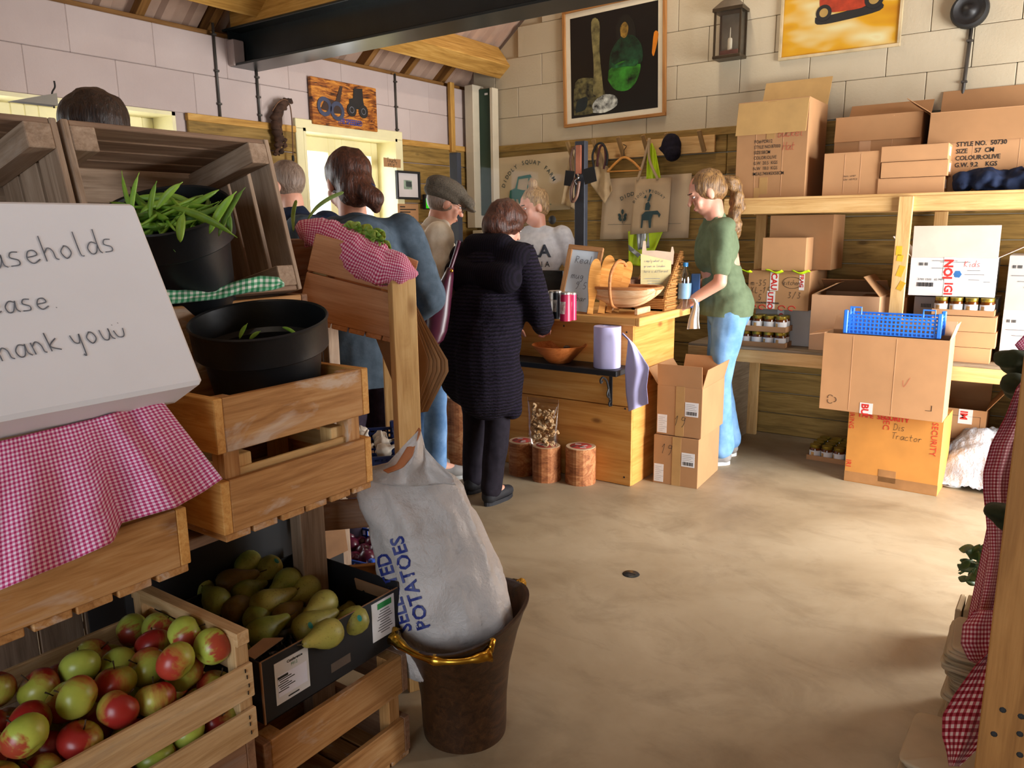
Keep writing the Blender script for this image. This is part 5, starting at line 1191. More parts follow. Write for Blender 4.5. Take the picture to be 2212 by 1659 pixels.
q = MB(); q.lathe([(.0005, .09), (.012, .098), (.02, .09), (.012, .075), (.0005, .07)], 12, T(.05, .0, .0)); q.build('nut', plain('nut_brown', '#5a4a3a', .6), bw_, None, True)
M_PAPER = plain('paper_lilac', '#b9b4dc', .8, var=.03)
pr_ = thing('paper_roll', 'lilac paper towel roll with a loose sheet hanging down', 'paper roll', T(-1.965, 3.70, SZ))
q = MB(); q.lathe([(.022, 0), (.072, 0), (.074, .003), (.074, .222), (.072, .225), (.022, .225), (.020, .22), (.020, .005), (.022, 0)], 40); q.build('roll', M_PAPER, pr_, None, True, 40)
q = MB()
def f_sheet(u, v):
    tx = lerp_poly([(1343, 722), (1357, 735), (1350, 800), (1352, 850), (1358, 889)], v); rx = lerp_poly([(1345, 718), (1372, 745), (1402, 793), (1397, 835), (1400, 872)], v)
    px = tx[0]+(rx[0]-tx[0])*u; py = tx[1]+(rx[1]-tx[1])*u
    return onY(px, py, 3.64+.012*math.sin(u*7+v*3)+.01*math.sin(v*5))-Vector((-1.965, 3.70, SZ))
q.grid(f_sheet, 14, 30); q.build('loose_sheet', M_PAPER, pr_, None, True, solid=.0012)
# ---- logs, bag of kindling
M_LOGB = wood('log_bark', '#6a3a20', '#a8683e', '#cf9a66', gs=.7); M_LOGE = plain('log_end', '#d8b48c', .8, var=.08); M_LOGL = plain('log_label_red', '#c4493f', .6, var=.15, vs=20)
def log(p, r, h, label, seed, txt=True):
    o = thing('log_stool', label, 'log', T(p), 'upright cut logs'); n = 28; rg = []; 
    def rr(j, z): a = 2*math.pi*j/n; return r*(1+.07*noise.noise(Vector((math.cos(a)*1.5, math.sin(a)*1.5, seed)))+.025*noise.noise(Vector((math.cos(a)*5, math.sin(a)*5, z*4+seed))))
    for z in [h*i/8 for i in range(9)]: rg.append([Vector((rr(j, z)*math.cos(2*math.pi*j/n), rr(j, z)*math.sin(2*math.pi*j/n), z)) for j in range(n)])
    m = MB(); m.loft(rg, True, True); m.build('log_body', M_LOGB, o, None, False)
    m = MB(); m.loft([[Vector((v.x*.97, v.y*.97, h+.0005)) for v in rg[-1]], [Vector((v.x*.95, v.y*.95, h+.003)) for v in rg[-1]]], True, True); e = m.build('cut_face', M_LOGE, o)
    m = MB(); m.lathe([(.0005, .0012), (r*.70, .001), (r*.72, 0)], 28, T(0, 0, h+.003)); lb = m.build('round_label', M_LOGL, e, None, True)
    for i in range(5): q = MB(); q.box((random.uniform(-.4, .4)*r, random.uniform(-.4, .4)*r, h+.0045), (r*.4, r*.16, .0004), RZ(random.uniform(0, 90)).to_3x3()); q.build('label_patch', plain('label_dark', '#3a3330', .6) if i % 2 else plain('label_white', '#d9d0c8', .6), lb)
onp = onZ(1240, 1048); log((onp.x, onp.y+.075, 0), .088, .212, 'front reddish log stool with round red label by the counter', 1)
log((-2.335, 3.66, 0), .082, .205, 'middle log stool standing under the clear bag of kindling', 2); log((-2.52, 3.68, 0), .080, .20, 'left log stool beside the black ankle boots', 3); log((-2.98, 3.66, 0), .08, .42, 'tall log behind the person in a flat cap', 4)
M_BAGC = m_glass('clear_plastic', (.93, .9, .86, 1), .12, .12)
kb = thing('kindling_bag', 'clear zip bag of pale wood shavings standing on logs', 'bag', T(-2.33, 3.62, .2085))
kp = Vector((-2.33, 3.62, .2085)); m = MB(); rg = []
for z, w, d in ((0, .085, .045), (.02, .092, .05), (.10, .094, .045), (.18, .096, .03), (.24, .098, .012), (.262, .098, .004), (.285, .098, .003)): rg.append([Vector((w*math.copysign(abs(math.cos(a))**.6, math.cos(a)), d*math.sin(a), z)) for a in [2*math.pi*j/24 for j in range(24)]])
m.loft(rg, True, False); m.build('clear_film', M_BAGC, kb, RZ(8), True)
m = MB(); m.box((0, 0, .262), (.19, .006, .006), None, .001); m.build('zip_strip', M_BAGC, kb, RZ(8))
M_SHAV = [plain('shaving_'+str(i), c, .8, var=.15, vs=30) for i, c in enumerate(('#d0ac80', '#e6cca6', '#b8905f'))]
for i in range(110):
    z = random.uniform(.02, .21); ww = .075*(1-.2*z/.2); a = random.uniform(0, 6.28); q = MB(); ps = [Vector((ww*random.uniform(-1, 1), .034*random.uniform(-1, 1)*(1-z*2.6), z))]; 
    for _ in range(4): n_ = ps[-1]+Vector((random.uniform(-.015, .015), random.uniform(-.006, .006), random.uniform(-.012, .014))); n_.x = max(-.08, min(.08, n_.x)); n_.z = max(.012, n_.z); ps.append(n_)
    q.tube(smoothpath(ps, 3), [random.uniform(.003, .009)]*13, 5); q.build('wood_shaving', M_SHAV[i % 3], kb, RZ(8))
# ---- things on the worktop
M_WB = plain('whiteboard', '#cfdbe4', .3, var=.02); M_FRW = wood('frame_brown_wood', '#7a5230', '#9a6c42', '#ae8054')
bp = Vector((-2.315, 3.74, WZ)); ba = R(28)
wbf = thing('price_board', 'small framed whiteboard leaning on the worktop beside tins', 'sign', frame(bp, Vector((math.cos(R(12)), math.sin(R(12)), -.10)), Vector((.21, -1, .32))))
# local x right, z toward room, y up the board
BW, BHt = .205, .40
for a_1, b_1 in (((0, .0125, 0), (BW, .0125, 0)), ((0, BHt-.0125, 0), (BW, BHt-.0125, 0))): board(wbf, 'frame_bar', a_1, b_1, .026, .024, (0, 0, 1), M_FRW)
for x in (.0125, BW-.0125): board(wbf, 'frame_bar', (x, .025, 0), (x, BHt-.025, 0), .026, .024, (0, 0, 1), M_FRW)
q = MB(); q.bb((.02, .02, -.006), (BW-.02, BHt-.02, .001)); q.build('white_panel', M_WB, wbf)
link('handwriting', stroke_mesh([('Real', .05, .30)], .045, .003, M_PEN), wbf, T(0, 0, .0022)); link('handwriting', stroke_mesh([('mug', .045, .21)], .042, .003, M_PEN), wbf, T(0, 0, .0022)); link('handwriting', stroke_mesh([('9.50', .08, .155)], .042, .003, M_PEN), wbf, T(0, 0, .0022)); link('handwriting', stroke_mesh([('lip bar', .035, .085)], .035, .003, M_PEN), wbf, T(0, 0, .0022))
def tin(px, py, r, h, c, label, zz=None):
    p_ = onZ(px, py, WZ); o = thing('tin', label, 'tin', T(p_), 'small tins on the counter')
    q = MB(); q.lathe([(.0005, 0), (r, 0), (r, h), (r*.96, h+.003), (.0005, h+.003)], 24); q.build('tin_body', c, o, None, True, 40)
    q = MB(); q.lathe([(r*.94, h+.003), (r*.94, h+.012), (r*.5, h+.016), (.0005, h+.016)], 24); q.build('lid', plain('tin_lid', '#c9c5bd', .3, .7), o, None, True, 40)
    q = MB(); q.loft([[Vector((r*1.006*math.cos(a), r*1.006*math.sin(a), z)) for a in [R(200+i*10+yaw) for i in range(10)]] for z, yaw in ((h*.28, 0), (h*.75, 10))], False, False); q.build('label_print', plain('tin_label', '#d8cfc4', .5, var=.2, vs=60), o, None, True)
tin(1222, 693, .030, .135, plain('tin_crimson', '#b01e4a', .35), 'crimson tin at the front corner of the worktop'); tin(1236, 691, .022, .13, plain('tin_magenta', '#c4205a', .35), 'narrow magenta tin right of the crimson one')
tin(1204, 688, .026, .135, plain('tin_black', '#22262c', .35), 'black tin left of the crimson one'); tin(1194, 680, .028, .12, plain('tin_white', '#c6c4c0', .35), 'white tin behind the black one')
# bottle-shaped wooden paddles
M_PAD = wood('paddle_wood', '#b5702c', '#cf8e42', '#dfa55c', gs=1.4, rough=.5)
def paddle(px, py, h, wd, lean, label, D):
    p_ = onD(px, py, D); p_.z = WZ; o = thing('wooden_paddle', label, 'paddle', frame(p_, hr*math.cos(R(lean))+Vector((0, 0, math.sin(R(lean)))), -hd+hr*.35+Vector((0, 0, .15))), 'rounded wooden paddles')
    pr = [(-.25, 0), (-.22, .15), (-.30, .30), (-.46, .50), (-.5, .70), (-.44, .86), (-.28, .96), (0, 1.0)]; pl = pr+[(-x, y) for x, y in pr[::-1][1:]]
    pl = [(v.x, v.y) for v in smoothpath([(x*wd, y*h, 0) for x, y in pl], 4)]
    q = MB(); q.prism(pl, .016); q.build('paddle_board', M_PAD, o)
paddle(1274, 640, .31, .066, -8, 'leftmost wooden paddle beside the whiteboard', 4.30); paddle(1298, 640, .33, .078, -10, 'broad dark wooden paddle in the middle of the row', 4.33)
paddle(1314, 640, .31, .066, -14, 'third wooden paddle leaning right', 4.36); paddle(1330, 640, .30, .062, -17, 'rightmost wooden paddle behind the trug handle', 4.39)
# trug
M_TRUG = wood('trug_pale_wood', '#cf9d6c', '#e0b88c', '#edcda6', gs=1.5, rough=.5); M_TRUGD = wood('trug_rim', '#9a5f34', '#b87a48', '#c98e5a', gs=1.5, rough=.45)
tp = onZ(1362, 668, WZ); tr_ = thing('trug_basket', 'pale wooden garden trug with hoop handle at the worktop corner', 'basket', T(-1.985, 3.935, WZ) @ RZ(4))
TL, TW, TH = .215, .125, .115
for i in range(6):
    q = MB(); t0 = -1+2*i/6; t1 = -1+2*(i+1)/6
    def f(u, v, t0=t0, t1=t1):
        a = (t0+(t1-t0)*v*.97)*math.pi/2; X = (u*2-1); e = max(.0, 1-abs(X)**2.6)**.5
        return Vector((X*TL*(.62+.38*abs(math.sin(a))**.8), TW*math.sin(a)*(.35+.65*e), .03+TH*(1-math.cos(a)*e)))
    q.grid(f, 22, 4); q.build('trug_board', M_TRUG, tr_, None, True, solid=.004)
q = MB(); q.tube([(TL*math.copysign(abs(math.cos(a))**.75, math.cos(a)), TW*1.02*math.copysign(abs(math.sin(a))**.85, math.sin(a)), .03+TH) for a in [2*math.pi*i/40 for i in range(41)]], .0085, 8); q.build('rim', M_TRUGD, tr_, None, True)
q = MB(); q.tube(smoothpath([(-.03, -.02, .028), (-.03, -.10, .05), (-.03, -TW*1.08, .13), (-.03, -TW*1.0, .22), (-.03, -.06, .275), (-.03, 0, .285), (-.03, .06, .275), (-.03, TW*1.0, .22), (-.03, TW*1.08, .13), (-.03, .10, .05), (-.03, .02, .028)], 5), .009, 8); q.build('hoop_handle', M_TRUGD, tr_, None, True)
for x in (-.11, .11): q = MB(); q.box((x, 0, .018), (.022, .19, .034), None, .004); q.build('foot_bar', M_TRUG, tr_)
# wicker letter basket
k = NT('wicker'); v = k.coord('Object', False); w_ = k.n('ShaderNodeTexWave', wave_type='BANDS', bands_direction='Z'); k.set(w_.inputs['Vector'], v); k.set(w_.inputs['Scale'], 32); k.set(w_.inputs['Distortion'], 1.2)
k.P(Base_Color=k.ramp(w_.outputs[0], (.2, '#a8642a'), (.8, '#dca45c')), Roughness=.6); k.bump(w_.outputs[0], 1, .006); M_WICK = k.m
wp = onZ(1452, 671, WZ); wk = thing('wicker_basket', 'wicker basket with a raked side at the right end of the worktop', 'basket', frame((-2.005, 4.11, WZ), (0, 1, 0), (0, 0, 1)))
# local x = +Y (depth), y = -X ; side panel profile in xz
prof = [(0, 0), (.23, 0), (.25, .33), (.225, .335), (.015, .10), (0, .05)]
for y in (-.175, .02): q = MB(); q.prism(prof, .012, frame((0, y, 0), (1, 0, 0), (0, -1, 0))); q.build('side_panel', M_WICK, wk)
for i in range(12):
    z = .02+.025*i; q = MB(); q.tube([(.010+max(0, z-.08)*.93, -.189, z), (.23+.02*z/.33, -.189, z)], .0068, 6); q.build('withy', M_WICK, wk, None, True)
q = MB(); q.bb((0, -.175, 0), (.23, .02, .01)); q.bb((.23, -.175, 0), (.242, .02, .32)); q.bb((0, -.175, 0), (.01, .02, .07)); q.build('basket_shell', M_WICK, wk)
# handwritten card in a clear stand
cdp = onD(1415, 640, 4.50); cs = thing('card_stand', 'clear acrylic stand holding a handwritten manila card', 'sign', frame((cdp.x, cdp.y, WZ+.06), hr, -hd))
q = MB(); q.bb((-.085, 0, -.004), (.085, .17, .004)); q.build('acrylic_pocket', M_ACRYL, cs)
M_MAN = plain('manila_card', '#cdbb86', .8, var=.06); M_BRC = plain('brown_card_shape', '#b39c84', .8, var=.06)
q = MB(); q.prism([(-.085, .02), (.085, .02), (.09, .22), (-.088, .262)], .003, T(0, 0, -.002)); cd_ = q.build('manila_card', M_MAN, cs)
q = MB(); q.prism([(-.08, .2), (.10, .2), (.105, .27), (.098, .30), (.09, .30), (.085, .27), (.0, .28), (-.055, .28), (-.06, .335), (-.075, .335), (-.08, .28)], .003, T(0, 0, -.008)); q.build('card_backing', M_BRC, cs)
for i, tx in enumerate(('simply what is', 'grown in london', 'here is different')): link('handwriting', stroke_mesh([(tx, -.07, .215-.03*i)], .015, .0012, M_PEN, .25), cd_, T(0, 0, .0022))
for i in range(6): q = MB(); q.box((-.02+.01*(i % 3), .12-.014*i, .0055), (.09-.02*(i % 2), .002, .0004)); q.build('print_line', M_PEN, cs)
# small brown basket behind trug, bottle, carton, cloth
q = MB(); pbk = onD(1362, 610, 4.62); ob_ = thing('round_basket', 'small round brown basket behind the trug', 'basket', T(pbk.x, pbk.y, WZ)); q.lathe([(.0005, .005), (.075, .005), (.10, .12), (.105, .17), (.108, .175), (.10, .17), (.09, .12), (.07, .012), (.0005, .012)], 26); q.build('basket_body', plain('dark_wicker', '#7d5b45', .8, var=.25, vs=40, bump=.6), ob_, None, True)
pb_ = onY(1480, 600, 4.30); bt = thing('water_bottle', 'clear plastic water bottle with blue cap on the worktop', 'bottle', T(pb_.x, 4.30, WZ))
q = MB(); q.lathe([(.0005, .002), (.034, .002), (.038, .01), (.038, .17), (.034, .20), (.014, .235), (.013, .25)], 24); q.build('bottle_body', m_glass('bottle_plastic', (.78, .86, .9, 1), .22, .05), bt, None, True); q = MB(); q.lathe([(.0155, .245), (.0155, .268), (.0005, .27)], 18); q.build('cap', plain('cap_blue', '#1f78b4', .4), bt, None, True, 40)
q = MB(); q.lathe([(.0386, .06), (.0386, .15)], 24); q.build('bottle_label', plain('label_pale_blue', '#7fa6c4', .5), bt, None, True)
pb_ = onY(1503, 600, 4.38); q = MB(); q.add(*cbox(.05, .05, .20, .003)); tag(q.build('drinks_carton', plain('carton_blue', '#1d5a9c', .45), None, T(pb_.x, 4.38, WZ+.1) @ RZ(20)), 'tall blue carton beside the water bottle', 'carton')
q = MB()
clo = onY(1496, 650, 4.30)
def f_tow(u, v):
    a = lerp_poly([(1478, 648), (1492, 645), (1500, 655), (1488, 690), (1484, 711)], v); b = lerp_poly([(1490, 643), (1505, 645), (1510, 665), (1509, 690), (1511, 710)], v); return onY(a[0]+(b[0]-a[0])*u, a[1]+(b[1]-a[1])*u, 4.30-.03*math.sin(v*2.5)+.012*math.sin(u*9))-clo
q.grid(f_tow, 16, 20); tag(q.build('tea_towel', plain('towel_white', '#d9d5cc', .9, var=.04), None, T(clo), True, solid=.004), 'white tea towel draped over the worktop end', 'towel')
# dark screen / laptop behind board
q = MB(); q.box((0, 0, .11), (.30, .02, .20), None, .004); lp_ = onY(1175, 600, 4.15); tag(q.build('till_screen', plain('screen_black', '#101216', .25), None, T(lp_.x-.05, 4.2, WZ) @ RZ(12)), 'black till screen on the worktop in front of the staff member', 'screen')
# acrylic screen posts
M_ACRYL2 = m_glass('acrylic_screen', (.98, .985, .99, 1), .004)
M_POSTG = plain('post_dark_grey', '#33363e', .4, .2)
scp = thing('sneeze_screen', 'clear acrylic screen between two dark grey posts on the counter', 'screen', T(-2.7, 4.0, WZ))
pa = onY(983, 330, 4.0); pb2 = onY(1256, 305, 4.0)
for p_ in (pa, pb2): q = MB(); q.bb((p_.x+2.7-.034, -.02, 0), (p_.x+2.7+.034, .02, p_.z-WZ), .004); q.build('screen_post', M_POSTG, scp)
q = MB(); q.bb((pa.x+2.7+.034, -.003, .16), (pb2.x+2.7-.034, .003, pb2.z-WZ-.01)); q.build('acrylic_pane', M_ACRYL2, scp)
m = MB(); m.lathe([(.0005, .012), (.02, .010), (.026, 0)], 20, frame(onY(1193, 475, 3.97)-Vector((-2.7, 4.0, WZ)), (1, 0, 0), (0, -1, 0))); m.build('suction_disc', INK, scp, None, True)
pc = onY(1250, 345, 3.96); hk = thing('key_clip', 'copper-coloured fob with leather straps and black tags on the screen post', 'clip', T(pc))
q = MB(); q.box((0, 0, 0), (.036, .016, .16), None, .006); q.build('copper_fob', plain('copper', '#b8735a', .3, .8), hk)
q = MB(); q.tube(smoothpath([(0, -.01, -.08), (.01, -.02, -.10), (-.01, -.02, -.12), (0, -.012, -.14)], 5), .006, 8); q.build('clasp', plain('chrome', '#b8bcc0', .15, 1), hk, None, True)
q = MB(); q.box((-.06, -.004, -.10), (.06, .004, .085), RY(8).to_3x3(), .002); q.build('black_tag', INK, hk); q = MB(); q.box((.075, -.006, -.09), (.08, .004, .085), RY(-12).to_3x3(), .002); q.build('black_tag', INK, hk)
q = MB(); q.tube(smoothpath([(-.01, -.012, -.10), (-.035, -.02, -.16), (-.03, -.02, -.23), (0, -.02, -.20), (.012, -.015, -.12)], 5), .010, 8); q.build('leather_strap', plain('leather_brown', '#6b4a38', .5), hk, None, True)
# FILA print on the sweater, projected on to the cloth
topo = [c for c in P5.o.children if c.name.startswith('top')][0]; PMw = T(onY(1166, 600, 4.62).x, onY(1166, 600, 4.62).y, 0) @ RZ(290-90)
bv5 = BVHTree.FromPolygons([PMw @ v.co for v in topo.data.vertices], [tuple(f.vertices) for f in topo.data.polygons]); inv = PMw.inverted()
def project_text(s, px, py, ang, size, mat, bv, inv, par, width=1, bold=.0):
    me = textmesh(s, size, mat, sub=max(3, size*.15), bold=bold, width=width); ca, sa = math.cos(R(ang)), math.sin(R(ang))
    for v in me.vertices:
        X = px+v.co.x*ca-v.co.y*sa; Y = py-(v.co.x*sa+v.co.y*ca); d = ray(X, Y).normalized(); hit = bv.ray_cast(CAMP, d); v.co = inv @ ((hit[0] if hit[0] else CAMP+d*5)-d*.006)
    link('printed_text', me, par)
M_NVI = plain('print_dark_navy', '#1c2638', .6, var=.03)
project_text('FILA', 1118, 556, 1, 38, M_NVI, bv5, inv, P5.o, 1.0, .9); project_text('I T A L I A', 1118, 578, 1, 18, M_NVI, bv5, inv, P5.o, .9)
# ================================================================ shelving unit
M_SHF = wood('shelf_grey_wood', '#6e5f4c', '#8a7a64', '#a0907a')
SHY0, SHY1 = 4.75, 5.36; SX0, SX1 = -1.72, 1.2
sh = thing('storage_shelving', 'pale timber shelving along the back wall loaded with cartons', 'shelving', T((SX0+SX1)/2, (SHY0+SHY1)/2, 0))
def shw(x, y, z): return Vector((x-(SX0+SX1)/2, y-(SHY0+SHY1)/2, z))
board(sh, 'front_beam', shw(SX0, SHY0, 1.55), shw(SX1, SHY0, 1.55), .078, .045, (0, -1, 0), M_PINE); board(sh, 'front_beam', shw(SX0-.2, SHY0, .647), shw(SX1, SHY0, .647), .078, .045, (0, -1, 0), M_PINE)
board(sh, 'back_beam', shw(SX0, SHY1-.03, 1.55), shw(SX1, SHY1-.03, 1.55), .078, .045, (0, -1, 0), M_PINE); board(sh, 'back_beam', shw(SX0-.2, SHY1-.03, .647), shw(SX1, SHY1-.03, .647), .078, .045, (0, -1, 0), M_PINE)
for i in range(4):
    y = SHY0-.015+.155*i+.07; board(sh, 'shelf_board', shw(SX0, y, 1.597), shw(SX1, y, 1.597), .148, .016, (0, 0, 1), M_PINE); board(sh, 'shelf_board', shw(SX0-.2, y, .694), shw(SX1, y, .694), .148, .016, (0, 0, 1), M_SHF)
for x in (-.715, .6): board(sh, 'upright', shw(x, SHY0-.035, .612), shw(x+.008, SHY0-.035, 1.588), .07, .028, (0, -1, 0), M_PINE)
for x in (-.65, .6): board(sh, 'leg', shw(x, 5.08, 0), shw(x, 5.08, .685), .07, .04, (0, -1, 0), M_PINE)
for x in (-1.66, -.6, .6): board(sh, 'rear_upright', shw(x, SHY1-.065, 0), shw(x, SHY1-.065, 1.51), .07, .03, (0, -1, 0), M_PINE)
board(sh, 'cross_panel', shw(-1.70, SHY0+.05, .30), shw(-1.70, SHY1-.05, .30), .60, .02, (1, 0, 0), M_SHF)
for i, (z, w) in enumerate(((1.30, .05), (1.26, .035), (1.19, .06), (1.11, .05))):
    q = MB(); q.box(shw(-.72+.008*i, SHY0-.0495, z), (.03, .0012, w), RY(8*i).to_3x3()); q.build('tape_remnant', plain('tape_yellow', '#d8a520', .6), sh)
# ================================================================ cartons
M_C1 = plain('card_tan', '#a87c52', .85, var=.05, vs=5); M_C2 = plain('card_warm', '#b98a5e', .85, var=.05, vs=5); M_C3 = plain('card_orange', '#c8873c', .6, var=.08, vs=5); M_C4 = plain('card_pale', '#c79a72', .85, var=.05, vs=5); M_CW = plain('card_white', '#c9c4c0', .8, var=.04, vs=5); M_CG = plain('card_grey', '#a8a29c', .85, var=.05, vs=5); M_CY = plain('card_yellowish', '#b8935a', .8, var=.05)
M_TAPE = plain('packing_tape', '#b08a58', .25, var=.05); M_TAPEW = plain('tape_white', '#dcd6d2', .35, var=.03)
def carton(label, x0, x1, yf, dep, z0, z1, mat, rot=0, flaps=None, inner=None, group='cartons', tape=True, seam=True, piv=None):
    W, Hh = x1-x0, z1-z0; M = T((x0+x1)/2, yf, z0) @ RZ(rot); o = thing('cardboard_box', label, 'box', M, group); t = .005; hw = W/2
    def pn(n, a, b): q = MB(); q.bb(a, b, .0015); return q.build(n, mat, o)
    o['fp'] = 0; del o['fp']
    pn('front_panel', (-hw, 0, 0), (hw, t, Hh)); pn('back_panel', (-hw, dep-t, 0), (hw, dep, Hh)); pn('side_panel', (-hw, t, 0), (-hw+t, dep-t, Hh)); pn('side_panel', (hw-t, t, 0), (hw, dep-t, Hh)); pn('base_panel', (-hw+t, t, 0), (hw-t, dep-t, t))
    im = inner or mat
    if flaps is None:
        pn('top_flap', (-hw, 0, Hh-.001), (hw, dep/2-.001, Hh+.003)); pn('top_flap', (-hw, dep/2+.001, Hh-.001), (hw, dep, Hh+.003))
        if tape: q = MB(); q.bb((-hw-.0006, dep/2-.025, Hh+.003), (hw+.0006, dep/2+.025, Hh+.0036)); q.build('tape_strip', M_TAPE, o)
    else:
        fl = min(dep, W)/2*.95
        for side, ang in flaps.items():
            fh = fl*(.6 if side in 'FB' and fl > .2 else 1)
            if side in 'FB':
                q = MB(); q.bb((-hw+.002, -.002, 0), (hw-.002, .002, fh), .0012); Mf = T(0, .003 if side == 'F' else dep-.003, Hh) @ RX(ang if side == 'F' else -ang)
            else:
                q = MB(); q.bb((-.002, .004, 0), (.002, dep-.004, fh*.9), .0012); Mf = T(-hw+.003 if side == 'L' else hw-.003, 0, Hh) @ RY(-ang if side == 'L' else ang)
            q.build('top_flap', im, o, Mf)
    if seam:
        for fx in (random.uniform(-.6, -.2), random.uniform(.1, .6)): q = MB(); q.bb((hw*fx-.0012, -.0012, .01), (hw*fx+.0012, .0, Hh-.01)); q.build('crease', M_C4, o)
    o['hw'] = 0.0; del o['hw']; return o
def ftext(o, s, x, z, size, mat=None, **kw): return label_text(o, s, (x, -.0022, z), (1, 0, 0), (0, 0, 1), size, mat, **kw)
def fhand(o, lines, x, z, size, w, mat=None, **kw): return handwriting(o, lines, (x, -.0022, z), (1, 0, 0), (0, 0, 1), size, w, mat, **kw)
def fpatch(o, x0, x1, z0, z1, mat, name='tape_strip', y=-.0016): q = MB(); q.bb((x0, y, z0), (x1, 0, z1)); return q.build(name, mat, o)
SHZ, SLZ = 1.606, .703
b = carton('large tan carton marked Bucket Hat at left end of the top shelf', -1.68, -1.265, 4.80, .42, SHZ, 2.165, M_C1, 0, {'F': 168, 'B': 25}, M_CY)
fpatch(b, -.06, -.01, .02, .12, M_TAPE); fpatch(b, -.09, -.06, .0, .06, M_TAPE); fpatch(b, -.03, .02, .34, .55, M_TAPE)
for i, s in enumerate(('PO#:PDR12', 'STYLE NO.87000', 'SIZE:58CM', 'COLOR:OLIVE', 'G.W  20.5  KGS', 'N.W  18.0  KGS', 'MEAS.74X45X58CM')): ftext(b, s, -.10, .318-.031*i, .027, bold=.0001, width=.80)
M_RP = plain('pen_red_thin', '#b5503c', .7); fhand(b, [('Bucket', 0, 0), ('Hat', .03, -.075)], .035, .345, .05, .0026, M_RP, adv=.5)
b = carton('small tan carton with two printed lines on the top shelf', -1.165, -.865, 4.80, .17, SHZ, 1.838, M_C2, 0); ftext(b, 'Item : 6187', -.04, .10, .014, shear=.3); ftext(b, 'Qty : 60 PCS', -.04, .082, .014, shear=.3)
b = carton('dented tan carton standing behind the small one on the top shelf', -1.16, -.70, 4.99, .30, SHZ, 2.055, M_C1, 0, {'F': 172, 'B': 40}); fpatch(b, -.09, -.03, .22, .42, M_C4, 'torn_patch')
for i, (dx, lab) in enumerate(((0, 'bottom'), (.004, 'middle'), (.002, 'top'))):
    b = carton(lab+' of three flat tan boxes stacked on the top shelf', -.87+dx*3, -.545+dx*3, 4.785+.006*((i+1) % 2), .26, SHZ+.085*i, SHZ+.0795+.085*i, M_C2, 0, seam=False, tape=False)
    q = MB(); q.bb((.1625, .05, .022), (.1635, .11, .068)); q.build('label_sticker', M_STICK, b)
b = carton('wide tan carton with style number print at the right of the top shelf', -.66, -.06, 4.95, .36, SHZ, 2.035, M_C2, 0, {'F': 166, 'L': 55, 'B': 20}, M_C1)
for i, s in enumerate(('PO#:PDR-2500', 'STYLE NO.  50730', 'SIZE    57  CM', 'COLOUR:OLIVE', 'G.W. 9.2    KGS')): ftext(b, s, -.16, .278-.036*i, .033, bold=.0006, width=.9)
# navy clothes pile
m = MB(); rnd = random.Random(5)
for i in range(9): x = -.46+.045*i; ellip(m, (x, 4.86+.02*math.sin(i*2), SHZ+.045+.02*math.sin(i)), .06, .075, .055)
for i in range(6): capsule(m, (-.46+.07*i, 4.80, SHZ+.03), .03, (-.43+.07*i, 4.9, SHZ+.085+.02*math.sin(i*3)), .03)
for v_ in range(len(m.v)): m.v[v_] = tuple(Vector(m.v[v_])-Vector((-.28, 4.86, SHZ)))
me = remeshed(m, .009, 4, .018, 12, 3); me.materials.clear(); me.materials.append(m_fabric('cloth_navy', '#141c30', '#1f2a44', 20)); me.name = 'folded_clothes'
tag(link('folded_clothes', me, None, T(-.28, 4.86, SHZ+.004)), 'heap of navy clothes on the top shelf in front of the wide carton', 'clothes')
# lower shelf, left group
b = carton('white carton at the bottom of the left stack, behind the honey jars', -1.555, -1.20, 4.93, .30, SLZ, .926, M_CG, 0, seam=False); fpatch(b, -.04, .0, .05, .224, M_TAPEW); label_text(b, 'CAUTION', (-.03, -.0022, .20), (0, 0, -1), (1, 0, 0), .04, REDINK, bold=.002)
b = carton('tan carton with CAUTION tape and handwritten sizes in the left stack', -1.585, -1.215, 4.85, .42, .931, 1.166, M_C1, 0, seam=False)
for x0, x1, z0, z1 in ((-.05, .0, .118, .23), (-.065, -.015, .005, .113), (.125, .155, .125, .23)): fpatch(b, x0, x1, z0, z1, M_TAPEW)
label_text(b, 'CAU', (-.042, -.0022, .225), (0, 0, -1), (1, 0, 0), .05, REDINK, bold=.002); label_text(b, 'UTIO', (-.058, -.0022, .108), (0, 0, -1), (1, 0, 0), .045, REDINK, bold=.002); label_text(b, 'FRAG', (.128, -.0022, .22), (0, 0, -1), (1, 0, 0), .032, REDINK, bold=.001)
fhand(b, [('m-35', -.17, .145), ('XL-15', -.17, .10), ('3/3', .06, .075), ('5', -.12, .055)], 0, 0, .04, .0025, adv=.7); fhand(b, [('kitchen', .03, .155)], 0, 0, .03, .002, adv=.5); ftext(b, 'COUNTRY OF ORIGIN', -.13, .035, .014, bold=.0006)
for x in (-.15, -.09, .03, .09): q = MB(); q.tube([(x+.02*math.cos(t), -.001, .012+.014*math.sin(t)) for t in [i*.35 for i in range(15)]], .0028, 5); q.build('tape_print', REDINK, b, None, True)
q = MB(); q.tube([(.085+.058*math.cos(t), -.0018, .168+.034*math.sin(t)) for t in [2*math.pi*i/24 for i in range(25)]], .0012, 5); q.build('pen_ring', INK, b, None, True)
b = carton('small plain tan carton on top of the CAUTION carton', -1.505, -1.245, 4.84, .16, 1.170, 1.366, M_C2, 0, seam=False)
b = carton('tall brown carton behind the small plain one under the top shelf', -1.52, -1.14, 5.02, .30, 1.170, 1.500, M_C1, 0, seam=False); label_text(b, 'SECURITY', (.197, .08, .29), (0, 0, -1), (0, -1, 0), .045, REDINK) if False else None
